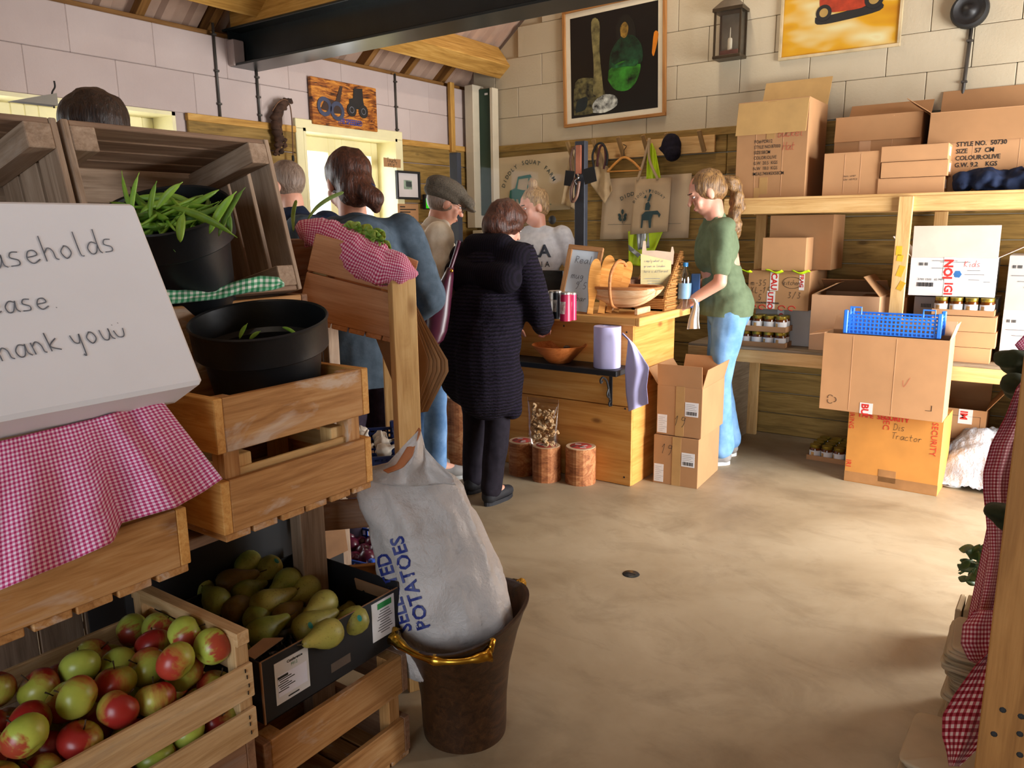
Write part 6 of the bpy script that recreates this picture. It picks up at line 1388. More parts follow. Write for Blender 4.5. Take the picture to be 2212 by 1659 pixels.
for i, (x, y, z) in enumerate(((-1.60, 4.80, 1.172), (-1.42, 4.835, 1.168), (-1.26, 4.83, 1.168))):
    q = MB(); c_ = Vector((x, y, z)); q.grid(lambda u, v: Vector((.10*(u-.5), -.03+.10*v*.4, .004+.008*math.sin(u*6+i)-.012*v)), 10, 5); tag(q.build('hi_vis_cloth', plain('hi_vis_yellow', '#c8f000', .6, var=.05), None, T(c_), True, solid=.004), ('left', 'middle', 'right')[i]+' corner of yellow hi-vis cloth on the CAUTION carton', 'cloth', 'hi-vis cloth scraps')
b = carton('open plain tan carton on the lower shelf left of the upright', -1.19, -.815, 4.82, .34, SLZ, 1.035, M_C4, 0, {'L': -62, 'R': -40, 'B': -60}, M_C1, seam=False)
carton('brown carton tucked behind the open plain one beside the upright', -.95, -.70, 5.0, .28, SLZ, 1.02, M_C1, 0, seam=False)
# lower shelf, right group
b = carton('white carton low behind the honey tray', -.66, -.25, 4.98, .32, SLZ, 1.030, M_CG, 0, seam=False); ftext(b, 'IIIIIII', -.17, .27, .03, bold=.0006); 
b = carton('open white carton with red printed tape and barcode on the lower shelf', -.675, -.262, 4.83, .36, 1.052, 1.260, M_CW, 1.5, {'F': 4, 'L': 42, 'R': 62}, plain('card_white_inside', '#c4b3a4', .85, var=.04), seam=False)
fpatch(b, -.045, .01, .11, .21, M_TAPEW); fpatch(b, -.035, .03, .0, .105, M_TAPEW); label_text(b, 'NOI', (-.04, -.0022, .20), (0, 0, -1), (1, 0, 0), .058, REDINK, bold=.003); label_text(b, 'IGI', (-.03, -.0022, .075), (0, 0, -1), (1, 0, 0), .055, REDINK, bold=.002)
for i in range(14): q = MB(); q.bb((-.165+.0058*i, -.002, .05), (-.165+.0058*i+.002+.0012*(i % 3), 0, .072)); q.build('barcode_bar', INK, b)
ftext(b, 'IIII III', -.165, .165, .022, bold=.0006); ftext(b, '3700 1500   65 MM', -.165, .084, .016); fhand(b, [('Kids', .05, .16)], 0, 0, .035, .002, REDINK); 
q = MB(); q.lathe([(.0005, .001), (.02, .001), (.021, 0)], 6, frame((.025, -.0008, .12), (1, 0, 0), (0, -1, 0))); q.build('blue_logo', plain('logo_blue', '#2a6aa8', .6), b)
for i, (w_, z, x) in enumerate(((.06, .14, .07), (.09, .118, .06), (.05, .09, .08), (.03, .08, .15), (.12, .19, -.10), (.14, .183, -.06), (.08, .15, -.10))): q = MB(); q.bb((x, -.002, z), (x+w_, 0, z+.0025)); q.build('print_line', plain('print_grey', '#6a6664', .7), b)
for i, lab in enumerate(('bottom', 'middle', 'top')): carton(lab+' of three flat tan cartons under the honey jar tray', -.548+.004*(i == 1), -.238-.012*(i == 0)+.006*(i == 1), 4.785, .30, SLZ+.0835*i, SLZ+.0785+.0835*i, M_C2, 0, seam=False, tape=False)
for i, (z0, z1, lab) in enumerate(((SLZ, .985, 'lower grey-white carton at the far right of the lower shelf'), (.988, 1.27, 'upper grey-white carton at the far right of the lower shelf'))):
    b = carton(lab, -.215, .20, 4.86, .36, z0, z1, M_CW if i == 0 else M_CG, 0, seam=False); ftext(b, 'III IIII', -.19, .22, .022, bold=.0006)
    for j in range(4): q = MB(); q.bb((-.19+.03*j, -.002, .18-.03*j), (-.05, 0, .183-.03*j)); q.build('print_line', plain('print_grey', '#6a6664', .7), b)
for x0, x1, yf, dp, z0, z1, mt, lab in ((.22, .66, 4.84, .42, SLZ, 1.16, M_C1, 'tan carton on the lower shelf past the right edge'), (.68, 1.12, 4.84, .42, SLZ, 1.25, M_C2, 'tan carton at the right end of the lower shelf'), (.02, .52, 4.82, .45, 0, .52, M_C1, 'brown carton on the floor under the right of the shelving'), (.54, 1.1, 4.82, .45, 0, .56, M_C2, 'tan carton on the floor at the right end of the shelving')): carton(lab, x0, x1, yf, dp, z0, z1, mt, 0, seam=False)  # unseen cartons added to keep door light from under the shelf
# ---- honey jars in trays
M_HONEY = plain('honey_amber', '#5a2c08', .15, var=.1); M_LID = plain('lid_gold', '#a8933a', .3, .8, .1); M_LBL = plain('jar_label', '#d2cfcc', .6, var=.03)
def make_jar():
    o = thing('honey_jar', 'x', 'jar', None, 'honey jars'); r, h = .034, .090
    q = MB(); q.lathe([(.0005, 0), (r*.95, 0), (r, .005), (r, h*.72), (r*.86, h*.82), (.0005, h*.82)], 20); q.build('glass', M_HONEY, o, None, True, 40)
    q = MB(); q.lathe([(r*.93, h*.79), (r*.95, h*.80), (r*.95, h*.98), (r*.9, h), (.0005, h)], 20); q.build('lid', M_LID, o, None, True, 40)
    q = MB(); q.loft([[Vector((r*1.012*math.cos(a), r*1.012*math.sin(a), z)) for a in [R(180+i*15) for i in range(15)]] for z in (h*.12, h*.62)], False, False); l = q.build('label', M_LBL, o, None, True)
    q = MB(); q.loft([[Vector((r*1.018*math.cos(a), r*1.018*math.sin(a), z)) for a in [R(215+i*8) for i in range(5)]] for z in (h*.2, h*.52)], False, False); q.build('label_print', plain('label_honey', '#c89858', .6, var=.2, vs=60), l, None, True); return o
jar0 = [None]
def jar(p, lab):
    if jar0[0] is None: jar0[0] = make_jar(); jar0[0].matrix_local = T(p) @ RZ(random.uniform(-30, 30)); jar0[0]['label'] = lab
    else: copy_tree(jar0[0], T(p) @ RZ(random.uniform(-40, 40)), None, lab)
def tray(label, x, y, z, nx, ny, jlab, rot=0, mat=M_C1, hh=.030):
    P_ = .0715; M = T(x, y, z) @ RZ(rot); o = thing('card_tray', label, 'tray', M, 'cardboard jar trays'); W, D = nx*P_+.008, ny*P_+.008
    for n_, a_1, b_1 in (('front_wall', (0, 0, 0), (W, .004, hh)), ('back_wall', (0, D-.004, 0), (W, D, hh)), ('side_wall', (0, .004, 0), (.004, D-.004, hh)), ('side_wall', (W-.004, .004, 0), (W, D-.004, hh)), ('tray_base', (.004, .004, 0), (W-.004, D-.004, .003))): q = MB(); q.bb(a_1, b_1); q.build(n_, mat, o)
    for i in range(nx):
        for j in range(ny): jar(M @ Vector((.004+P_*(i+.5), .004+P_*(j+.5), .0035)), jlab)
tray('lower card tray of honey jars on the left of the lower shelf', -1.615, 4.78, SLZ, 4, 2, 'gold-lidded honey jar in the lower tray beside the green-shirted worker'); 
q = MB(); q.bb((-1.615, 4.78, SLZ+.0955), (-1.32, 4.935, SLZ+.0985)); tag(q.build('card_divider', M_C1), 'card sheet between the two stacked honey trays', 'card')
tray('upper card tray of honey jars stacked on another by the green-shirted worker', -1.615, 4.78, SLZ+.099, 4, 2, 'gold-lidded honey jar in the upper tray beside the green-shirted worker')
tray('card tray of honey jars on the three flat cartons', -.545, 4.785, SLZ+.2525, 4, 2, 'gold-lidded honey jar under the open white carton')
tray('card tray of honey jars on the floor beside the orange carton', -1.175, 4.88, .0, 5, 4, 'gold-lidded honey jar in the floor tray', -2)
# ---- floor cartons
b = carton('orange taped carton on the floor marked Dis Tractor', -.885, -.41, 4.56, .30, 0, .418, M_C3, -2, seam=False)
fpatch(b, -.2375, .2375, .004, .06, plain('tape_brown', '#a8784a', .3), 'tape_strip'); fpatch(b, -.06, .03, .03, .10, plain('tape_brown', '#a8784a', .3), 'tape_strip'); fhand(b, [('Dis', -.005, .335), ('Tractor', -.01, .285)], 0, 0, .04, .002, adv=.55)
ftext(b, 'TAPE  SECURITY', -.19, .385, .036, REDINK, bold=.001); label_text(b, 'SEC', (-.055, -.0022, .405), (0, 0, -1), (1, 0, 0), .046, REDINK); label_text(b, 'IRING', (-.232, -.0022, .41), (0, 0, -1), (1, 0, 0), .038, REDINK); label_text(b, 'SECURITY', (.185, -.0022, .405), (0, 0, -1), (1, 0, 0), .042, REDINK); label_text(b, 'IRI', (-.232, -.0022, .13), (0, 0, -1), (1, 0, 0), .04, REDINK)
b = carton('big pale tan carton with a pencil tick on the orange carton', -1.03, -.412, 4.485, .195, .424, .855, M_C2, -1.0, {'L': 100, 'R': 15, 'B': 40}, M_C4)
fpatch(b, -.095, -.03, -.0, .06, M_TAPEW); label_text(b, 'BU', (-.085, -.0022, .056), (0, 0, -1), (1, 0, 0), .05, REDINK, bold=.002); fhand(b, [('v', .10, .17)], 0, 0, .07, .002, M_RP)
for i in range(3):
    q = MB(); q.tube([(-.245+.014*math.cos(a)+.012*math.cos(i*2.09), -.0015, .06+.014*math.sin(a)+.012*math.sin(i*2.09)) for a in [i*2.09-1.6+.28*j for j in range(12)]], .0011, 5); q.build('recycling_mark', INK, b, None, True)
q = MB(); q.bb((.225, -.0016, .055), (.255, 0, .057)); q.bb((.253, -.0016, .055), (.255, 0, .085)); q.build('corner_mark', INK, b)
plastic_crate('bright blue plastic crate on the big pale tan carton', T(-.925, 4.512, .8575), .455, .155, .105, M_SKYB, 22, 5, 'plastic crates')
bc2 = [o for o in bpy.data.objects if o.get('label', '').startswith('bright blue plastic')][0]
for x in (.05, .405):
    q = MB(); q.tube([(x-.03, 0, .105), (x-.03, 0, .145), (x+.025, 0, .145), (x+.025, 0, .105)], .005, 6); q.build('handle_loop', M_SKYB, bc2, None, False)
b = carton('brown archive carton under the shelf behind the plastic bags', -.56, -.245, 5.0, .30, .0, .40, M_C1, 0, {'R': 35, 'B': 20}, seam=False); fpatch(b, .02, .09, .315, .40, M_TAPEW); label_text(b, 'IM', (.03, -.0022, .39), (0, 0, -1), (1, 0, 0), .05, REDINK, bold=.002)
q = MB(); q.tube([(-.09, -.001, .22), (.13, -.001, .22), (.13, -.001, .36), (-.09, -.001, .36), (-.09, -.001, .22)], .0012, 4); q.build('printed_box', INK, b); fpatch(b, -.09, .06, .195, .199, INK, 'print_line'); fpatch(b, -.07, .03, .182, .186, INK, 'print_line')
plastic_crate('dark green plastic crate under the shelf behind the orange carton', T(-.98, 5.02, .0) @ RZ(0), .30, .28, .23, plain('plastic_green', '#14463a', .4), 8, 5, 'plastic crates') if False else None
# crumpled clear bags and white discs
M_FILM = m_glass('crumpled_film', (.86, .88, .92, 1), .5, .25); k = NT('film_grey'); v = k.coord(); k.P(Base_Color=k.ramp(k.noise(v, 8, 4), (.3, '#8f959c'), (.7, '#c9cdd4')), Roughness=.25); k.bump(k.noise(v, 22, 5, .7), .8, .02); M_FILM2 = k.m
cb = onZ(2085, 1030); fb = thing('plastic_bags', 'crumpled clear plastic bags heaped beside the orange carton', 'plastic bag', T(-.26, 4.88, 0))
q = MB(); q.grid(lambda u, v: Vector((-.20+.50*u, -.16+.34*v, .005+(.22+.12*v)*math.sin(math.pi*min(.98, u*.9+.08))**.7*math.sin(math.pi*(.03+.72*v))+.03*noise.noise(Vector((u*6, v*5, 1)))+.02*abs(noise.noise(Vector((u*15, v*13, 4)))))), 50, 36); q.build('crumpled_film', M_FILM2, fb, None, True, solid=.001)
q = MB(); q.grid(lambda u, v: Vector((.0+.32*u, .0+.16*v, .17+.09*v+.06*u+.02*noise.noise(Vector((u*7, v*6, 8)))+.015*abs(noise.noise(Vector((u*17, v*11, 2)))))), 34, 20); q.build('printed_bag', plain('bag_grey_print', '#8d9094', .4, var=.1), fb, None, True, solid=.001); label_text(fb, 'MLOC', (.07, -.012, .235), (.95, 0, .2), (0, .5, .8), .075, bold=.001)
M_DISC = plain('disc_white', '#dcdcd8', .6, var=.02)
dm = MB(); dm.lathe([(.0005, .004), (.05, .004), (.055, .002), (.055, 0), (.0005, 0)], 26); dm = dm.mesh('white_disc', M_DISC, True)
for i, (px, py) in enumerate(((2052, 1045), (2075, 1038), (2100, 1040), (2060, 1030), (2085, 1024), (2110, 1026), (2118, 1040), (2068, 1016), (2095, 1014))):
    p_ = onZ(px, py, .012); tag(link('white_disc', dm, None, T(p_.x, p_.y, .004+.006*(i//3)) @ RX(random.uniform(-7, 7)) @ RY(random.uniform(-7, 7))), 'thin white disc lying on the floor beside the orange carton', 'disc', 'white discs on the floor')
# ---- two cartons stacked by the counter
for i, (z0, z1, rt, lab, fl) in enumerate(((0, .285, 4, 'lower of two cartons stacked at the counter end', None), (.289, .575, 3, 'upper carton of the stack at the counter end, flaps open', {'F': 6, 'R': 14, 'B': 25, 'L': 35}))):
    b = carton(lab, -1.79+.008*i, -1.53+.008*i, 3.958+.010*i, .40, z0, z1-.004, M_C1, rt, fl, M_C1, seam=False); fpatch(b, .035, .11, .12, .20, M_STICK, 'label_sticker'); fpatch(b, -.125, -.07, .01, .115, M_STICK, 'label_sticker'); fpatch(b, -.02, .03, .0, .285, M_TAPE)
    for j in range(12): q = MB(); q.bb((.043+.005*j, -.0022, .128), (.043+.005*j+.0018+.001*(j % 3), 0, .148)); q.build('barcode_bar', INK, b)
    for j in range(4): q = MB(); q.bb((.04, -.0022, .157+.01*j), (.04+.06-.01*(j % 2), 0, .1585+.01*j)); q.build('print_line', plain('print_grey', '#6a6664', .7), b)
    for j in range(8): q = MB(); q.bb((-.118, -.0022, .022+.011*j), (-.118+.025+.012*(j % 3), 0, .0232+.011*j)); q.build('print_line', plain('print_grey', '#6a6664', .7), b)
    fhand(b, [('19', -.03 if i else -.09, .06 if i else .18)], 0, 0, .06, .0025)
# ================================================================ back wall furniture
def wallrect(px): return [onY(x, y, YB-.03) for x, y in px]
def frame_pic(name, label, px, fw, fd, fmat, mmat, Yp=YB-.03, mat_w=.03):
    c = [onY(x, y, Yp) for x, y in px]; o_ = c[3]; xr_ = (c[2]-c[3]); W = xr_.length; yu = c[0]-c[3]; Hh = yu.length; xd = xr_.normalized()
    M = frame(o_, xd, (0, -1, 0)); o = thing(name, label, 'picture', M)
    for a_1, b_1 in (((0, fw/2, fd/2), (W, fw/2, fd/2)), ((0, Hh-fw/2, fd/2), (W, Hh-fw/2, fd/2))): board(o, 'frame_bar', a_1, b_1, fw, fd, (0, 0, 1), fmat)
    for x in (fw/2, W-fw/2): board(o, 'frame_bar', (x, fw, fd/2), (x, Hh-fw, fd/2), fw, fd, (0, 0, 1), fmat)
    q = MB(); q.bb((fw, fw, 0), (W-fw, Hh-fw, fd*.4)); q.build('mount', mmat, o); return o, W, Hh, fd*.4
M_FR1 = wood('frame_oak', '#8a5a2c', '#a8743e', '#ba8850'); M_MNT = plain('mount_cream', '#e2d8be', .7, var=.03)
o, W, Hh, zf = frame_pic('framed_picture', 'large dark picture of a figure in green, oak frame, on the gable wall', [(1215, 27), (1446, -4), (1440, 250), (1222, 277)], .022, .03, M_FR1, M_MNT)
def blob(par, name, pts, z, mat, k=4): pl = [(v.x, v.y) for v in smoothpath([(x, y, 0) for x, y in pts]+[(pts[0][0], pts[0][1], 0)], k)][:-1]; q = MB(); q.prism(pl, .0007, T(0, 0, z)); return q.build(name, mat, par)
q = MB(); q.bb((.062, .062, zf), (W-.062, Hh-.062, zf+.001)); art = q.build('print', plain('print_black', '#07090a', .35, var=.3, vs=3), o); z1_ = zf+.0012
gA = plain('print_green', '#2f7a22', .4, var=.45, vs=12); gB = plain('print_dark_green', '#123a24', .4, var=.5, vs=14); tk = plain('print_trunk', '#7d7448', .5, var=.3, vs=18); gr = plain('print_ground', '#5c5632', .6, var=.5, vs=30); sk_ = plain('print_skin', '#8a6a28', .5, var=.3, vs=30); og = plain('print_orange', '#d07a14', .5); wh = plain('print_white', '#b8bcb4', .5, var=.5, vs=25)
def UV(x, y): return (x*W, y*Hh)
blob(art, 'print_shape', [UV(*p) for p in ((.10, .10), (.30, .10), (.42, .2), (.38, .34), (.28, .40), (.12, .38))], z1_, gr); blob(art, 'print_shape', [UV(*p) for p in ((.30, .26), (.40, .24), (.37, .6), (.37, .85), (.29, .86), (.31, .5))], z1_+.0008, tk)
blob(art, 'print_shape', [UV(*p) for p in ((.45, .36), (.52, .27), (.64, .25), (.73, .32), (.76, .46), (.62, .52), (.48, .48))], z1_, gA); blob(art, 'print_shape', [UV(*p) for p in ((.46, .44), (.48, .58), (.55, .67), (.62, .70), (.71, .68), (.78, .58), (.77, .45), (.66, .49), (.56, .49))], z1_+.0008, gB)
blob(art, 'print_shape', [UV(*p) for p in ((.54, .66), (.54, .80), (.62, .87), (.70, .80), (.71, .66))], z1_+.0004, plain('print_hair', '#141410', .4)); blob(art, 'print_shape', [UV(*p) for p in ((.58, .70), (.575, .77), (.615, .81), (.65, .77), (.64, .70), (.61, .68))], z1_+.0016, sk_); blob(art, 'print_shape', [UV(*p) for p in ((.49, .50), (.54, .47), (.66, .50), (.74, .48), (.72, .44), (.6, .45), (.5, .45))], z1_+.0018, plain('print_sleeve', '#1c5a30', .4, var=.4, vs=20)); blob(art, 'print_shape', [UV(*p) for p in ((.12, .12), (.22, .14), (.24, .24), (.14, .22))], z1_+.0018, plain('print_blue_black', '#16262a', .4)); blob(art, 'print_shape', [UV(*p) for p in ((.87, .52), (.89, .50), (.93, .66), (.89, .68))], z1_, og); blob(art, 'print_shape', [UV(*p) for p in ((.30, .10), (.42, .09), (.54, .14), (.52, .22), (.40, .24), (.30, .18))], z1_+.0016, wh)
o, W, Hh, zf = frame_pic('tractor_poster', 'orange and yellow tractor poster in pale frame on the gable wall', [(1690, -120), (1950, -150), (1945, 100), (1682, 133)], .018, .02, plain('frame_cream', '#c9b48c', .6), M_MNT)
k = NT('print_field'); v = k.coord('Object', False); k.P(Base_Color=k.ramp(k.noise(k.mapv(v, (1, 2.6, 1), (0, 0, .3)), 2.2, 2), (.3, '#b8780c'), (.45, '#cf9a1c'), (.62, '#d8cf9c'), (.8, '#c87414')), Roughness=.45); M_FIELD = k.m
q = MB(); q.bb((.02, .02, zf), (W-.02, Hh-.02, zf+.001)); art = q.build('print', M_FIELD, o); z1_ = zf+.0012
blob(art, 'print_shape', [UV(*p) for p in ((.30, .33), (.32, .27), (.5, .27), (.82, .31), (.80, .38), (.5, .34))], z1_, INK); rd = plain('print_red', '#a8381c', .5, var=.2, vs=20)
blob(art, 'print_shape', [UV(*p) for p in ((.34, .37), (.5, .35), (.72, .37), (.76, .53), (.5, .61), (.34, .53))], z1_+.0008, rd)
for cx_, cy_, r_ in ((.37, .36, .065), (.77, .41, .075)):
    q = MB(); q.lathe([(.0005, .001), (r_*W, .001), (r_*W, 0)], 24, T(cx_*W, cy_*Hh, z1_+.0016)); q.build('print_wheel', INK, art); q = MB(); q.lathe([(.0005, .001), (r_*W*.55, .001), (r_*W*.55, 0)], 24, T(cx_*W, cy_*Hh, z1_+.0027)); q.build('print_hub', plain('print_hub', '#a8884a', .5), art)
# lantern
p_ = onY(1577, 72, YB-.10); lo_ = thing('wall_lantern', 'bronze wall lantern with glass sides and candle on the gable', 'lantern', T(p_.x, YB-.03, p_.z-.16)); M_BRZ = plain('bronze_dark', '#4c4030', .4, .6, .15)
q = MB(); q.bb((-.095, -.13, 0), (.095, -.005, .02), .003); q.build('base', M_BRZ, lo_)
for x in (-.085, .085):
    for y in (-.122, -.012): q = MB(); q.box((x, y, .155), (.012, .012, .28)); q.build('corner_bar', M_BRZ, lo_)
for a_1, b_1 in (((-.08, -.123, .02), (.08, -.121, .29)), ((-.086, -.115, .02), (-.084, -.02, .29)), ((.084, -.115, .02), (.086, -.02, .29))): q = MB(); q.bb(a_1, b_1); q.build('glass_pane', M_GLASS, lo_)
q = MB(); q.bb((-.08, -.014, .02), (.08, -.006, .29)); q.build('back_plate', plain('mirror_dull', '#7a7668', .35, .6), lo_); q = MB(); q.loft([[Vector((sx*w_, -.067+sy*d_, z)) for sx, sy in ((-1, -1), (1, -1), (1, 1), (-1, 1))] for z, w_, d_ in ((.29, .10, .07), (.31, .10, .07), (.36, .05, .035), (.37, .03, .025), (.42, .035, .03))]); q.build('roof_cap', M_BRZ, lo_)
q = MB(); q.lathe([(.0005, .02), (.015, .02), (.015, .12), (.0125, .13), (.003, .135), (.003, .19), (.0005, .20)], 14, T(0, -.065, 0)); q.build('candle', plain('wax', '#cfc6ae', .5), lo_, None, True, 40); q = MB(); q.bb((-.06, -.085, .02), (.06, -.045, .055)); q.build('holder', plain('rust_brown', '#5a2a1c', .6), lo_)
# round speaker
p_ = onY(2095, 22, YB-.06); sp_ = thing('round_speaker', 'round black speaker high on the gable wall', 'speaker', frame((p_.x, YB-.03, p_.z), (1, 0, 0), (0, -1, 0)))
q = MB(); q.lathe([(.095, 0), (.098, .03), (.092, .055), (.08, .06)], 32); q.build('housing', INK, sp_, None, True, 40); q = MB(); q.lathe([(.082, .058), (.06, .045), (.035, .04), (.03, .05), (.0005, .055)], 32); q.build('cone', plain('cone_black', '#1c1a1a', .5), sp_, None, True)
# peg rail
pl_, pr2 = onY(1265, 330, YB-.045), onY(1545, 310, YB-.045); zc = (pl_.z+pr2.z)/2; pgx = thing('peg_rail', 'pale wooden peg rail on the cladding below the dark picture', 'peg rail', T((pl_.x+pr2.x)/2, YB-.045, zc)); hw_ = (pr2.x-pl_.x)/2
board(pgx, 'rail_board', (-hw_-.05, 0, 0), (hw_, 0, 0), .115, .022, (0, -1, 0), M_PINE)
M_PEG = wood('peg_wood', '#7a5c34', '#947346', '#a88858')
for px in (1238, 1294, 1347, 1400, 1450, 1520):
    x = onY(px, 330, YB-.05).x-(pl_.x+pr2.x)/2; board(pgx, 'peg', (x+.008, -.015, -.05), (x-.012, -.075, .085), .03, .018, (0, -1, .4), M_PEG)
def wallpt(px, py, off=.05): return onY(px, py, YB-off)
# banners
M_CANV = plain('canvas_cream', '#c6b08c', .9, var=.05, vs=4); M_CANV2 = plain('canvas_beige', '#bda585', .9, var=.05, vs=4); M_TEAL = plain('print_teal', '#0f6658', .7, var=.05); M_DTEAL = plain('print_deep_teal', '#243c3c', .7, var=.1)
def banner(name, label, px, mat, off, cat='banner'):
    c = [wallpt(x, y, off) for x, y in px]; M = frame(c[3], (1, 0, 0), (0, -1, 0)); W = c[2].x-c[3].x; Hh = c[0].z-c[3].z; o = thing(name, label, cat, M); inv_ = M.inverted(); cc = [inv_ @ p for p in c]
    q = MB(); q.grid(lambda u, v: (cc[3]*(1-u)+cc[2]*u)*(1-v)+(cc[0]*(1-u)+cc[1]*u)*v+Vector((0, 0, .004*math.sin(u*9+v*2))), 20, 8); q.build('canvas', mat, o, None, True, solid=.003); return o, W, Hh
o, W, Hh = banner('canvas_banner', 'cream canvas banner with green tractor print under arched lettering', [(1072, 342), (1238, 326), (1232, 452), (1074, 462)], M_CANV, .045)
def arc_text(o, s, cx_, cy_, r_, a0, a1, size, mat, z=.0085):
    for i, ch in enumerate(s):
        if ch == ' ': continue
        a = R(a0+(a1-a0)*i/(len(s)-1)); me = textmesh(ch, size, mat, 'CENTER', bold=size*.01); link('printed_text', me, o, T(cx_+r_*math.cos(a), cy_+r_*math.sin(a), z) @ RZ(math.degrees(a)-90))
arc_text(o, 'DIDDLY SQUAT FARM', W*.46, Hh*.30, Hh*.56, 160, 28, .046, M_DTEAL)
def tractor(o, x, y, s, z=.0085):
    def sh_(pts, zz=0): q = MB(); q.prism([(x+a*s, y+b*s) for a, b in pts], .0008, T(0, 0, z+zz)); q.build('print_shape', M_TEAL, o)
    sh_(((.05, .25), (.08, .50), (.30, .58), (.42, .95), (.46, .95), (.38, .55), (.6, .5), (.62, .25), (.4, .2))); sh_(((.44, .95), (.92, 1.0), (.98, .9), (.44, .86))); sh_(((.85, .92), (.9, .92), (.80, .35), (.74, .35))); sh_(((.6, .5), (.84, .5), (.8, .3), (.6, .25)), .0009)
    for cx_, cy_, r_ in ((.18, .14, .16), (.66, .2, .24)):
        q = MB(); q.lathe([(r_*s*.62, .001), (r_*s, .001)], 22, T(x+cx_*s, y+cy_*s, z+.0006)); q.build('print_wheel', M_TEAL, o); q = MB(); q.lathe([(.0004, .001), (r_*s*.22, .001)], 12, T(x+cx_*s, y+cy_*s, z+.0006)); q.build('print_hub', M_TEAL, o)
    sh_(((1.02, .18), (1.5, .2), (1.52, .34), (1.0, .30))); q = MB(); q.lathe([(.05*s, .001), (.09*s, .001)], 18, T(x+1.25*s, y+.1*s, z)); q.build('print_wheel', M_TEAL, o); sh_(((0, -.03), (1.75, .0), (1.75, .015), (0, -.01)))
tractor(o, W*.17, Hh*.14, .24)
o, W, Hh = banner('canvas_banner', 'beige canvas banner with sprout motif behind the hanging tote', [(1306, 387), (1494, 374), (1487, 514), (1296, 517)], M_CANV2, .045)
arc_text(o, 'DIDDLY', W*.45, Hh*.1, Hh*.62, 118, 88, .04, M_DTEAL)
def sprout(o, x, y, s, z=.0085):
    for i, (dx, dy, a) in enumerate(((-.2, .35, 40), (.2, .35, -40), (-.24, .62, 35), (.24, .62, -35), (0, .92, 0))):
        q = MB(); q.lathe([(.0005, .001), (.19*s, .001)], 14, T(x+dx*s, y+dy*s, z) @ RZ(a) @ Matrix.Diagonal((.62, 1, 1, 1))); q.build('print_leaf', M_DTEAL, o)
    q = MB(); q.bb((x-.02*s, y, z), (x+.02*s, y+.8*s, z+.001)); q.build('print_stem', M_DTEAL, o)
sprout(o, W*.27, Hh*.26, .095); q = MB(); q.bb((W*.1, Hh*.245, .0085), (W*.92, Hh*.25, .0092)); q.build('print_line', M_DTEAL, o)
# tote bag with animal print, hi-vis vests, hanger, apron, cap
o, W, Hh = banner('tote_bag', 'beige canvas tote bag with dark animal print hanging on a peg', [(1373, 388), (1450, 383), (1442, 500), (1361, 507)], plain('canvas_tote', '#b79c78', .9, var=.07, vs=4), .095, 'bag')
for dx in (.18, .72):
    q = MB(); q.tube(smoothpath([(W*dx, Hh*.98, .004), (W*(.3+dx*.25), Hh*1.35, .0), (W*.45, Hh*1.72, -.01)], 5), .010, 6); q.build('strap', plain('canvas_tote', '#b79c78'), o, None, True)
arc_text(o, 'DIDDLY SQUAT', W*.52, Hh*.42, Hh*.34, 150, 40, .026, M_DTEAL)
def anim(pts): q = MB(); q.prism([(W*a, Hh*b) for a, b in pts], .0008, T(0, 0, .0085)); q.build('print_shape', M_DTEAL, o)
anim(((.30, .12), (.34, .12), (.36, .26), (.5, .26), (.52, .12), (.57, .12), (.58, .28), (.62, .36), (.75, .36), (.78, .30), (.82, .36), (.74, .43), (.42, .42), (.32, .36))); anim(((.40, .44), (.52, .44), (.55, .52), (.50, .60), (.42, .56))); anim(((.46, .60), (.52, .60), (.58, .72), (.53, .74))); anim(((.36, .66), (.42, .72), (.44, .66))); anim(((.50, .74), (.56, .80), (.5, .82)))
M_HV = plain('hi_vis_fabric', '#c2dc1c', .6, var=.08, vs=8); M_REFL = plain('reflective_grey', '#9a9a98', .35, .3, .05)
hv = thing('hi_vis_vest', 'yellow hi-vis vest with grey bands hanging behind the tote bag', 'vest', T(wallpt(1395, 570, .07))); hvo = wallpt(1395, 570, .07)
def gpx(tops_, bots_, off, mat, name, nu=16, nv=20):
    q = MB(); q.grid(lambda u, v: wallpt(lerp_poly(tops_, u)[0]*(1-v)+lerp_poly(bots_, u)[0]*v, lerp_poly(tops_, u)[1]*(1-v)+lerp_poly(bots_, u)[1]*v, off+.012*math.sin(u*12+v*3))-hvo, nu, nv); q.build(name, mat, hv, None, True, solid=.003)
gpx([(1398, 325), (1408, 308), (1416, 325)], [(1396, 390), (1410, 396), (1428, 388)], .075, M_HV, 'vest_shoulder'); gpx([(1357, 500), (1395, 496), (1432, 500)], [(1358, 572), (1385, 575), (1402, 570)], .07, M_HV, 'vest_body')
gpx([(1375, 502), (1400, 500)], [(1378, 540), (1403, 535)], .086, M_REFL, 'reflective_band', 8, 8); gpx([(1357, 528), (1392, 555)], [(1358, 540), (1390, 566)], .086, M_REFL, 'reflective_band', 8, 8)
hn = thing('coat_hanger', 'bare wooden coat hanger on the peg rail', 'hanger', T(wallpt(1348, 345, .10))); ho = wallpt(1348, 345, .10)
q = MB(); q.tube(smoothpath([wallpt(x, y, .10)-ho for x, y in ((1312, 371), (1330, 352), (1348, 340), (1368, 350), (1385, 368))], 5), .009, 8); q.build('shoulder_bar', M_PAD, hn, None, True); q = MB(); q.tube([wallpt(1312, 371, .10)-ho, wallpt(1385, 368, .10)-ho], .005, 8); q.build('lower_bar', M_PAD, hn, None, True); q = MB(); q.tube(smoothpath([wallpt(x, y, .10)-ho for x, y in ((1348, 340), (1348, 325), (1353, 316), (1346, 312))], 5), .003, 6); q.build('hook', M_BRZ, hn, None, True)
M_APR = plain('apron_canvas', '#bfa47c', .9, var=.1, vs=8)
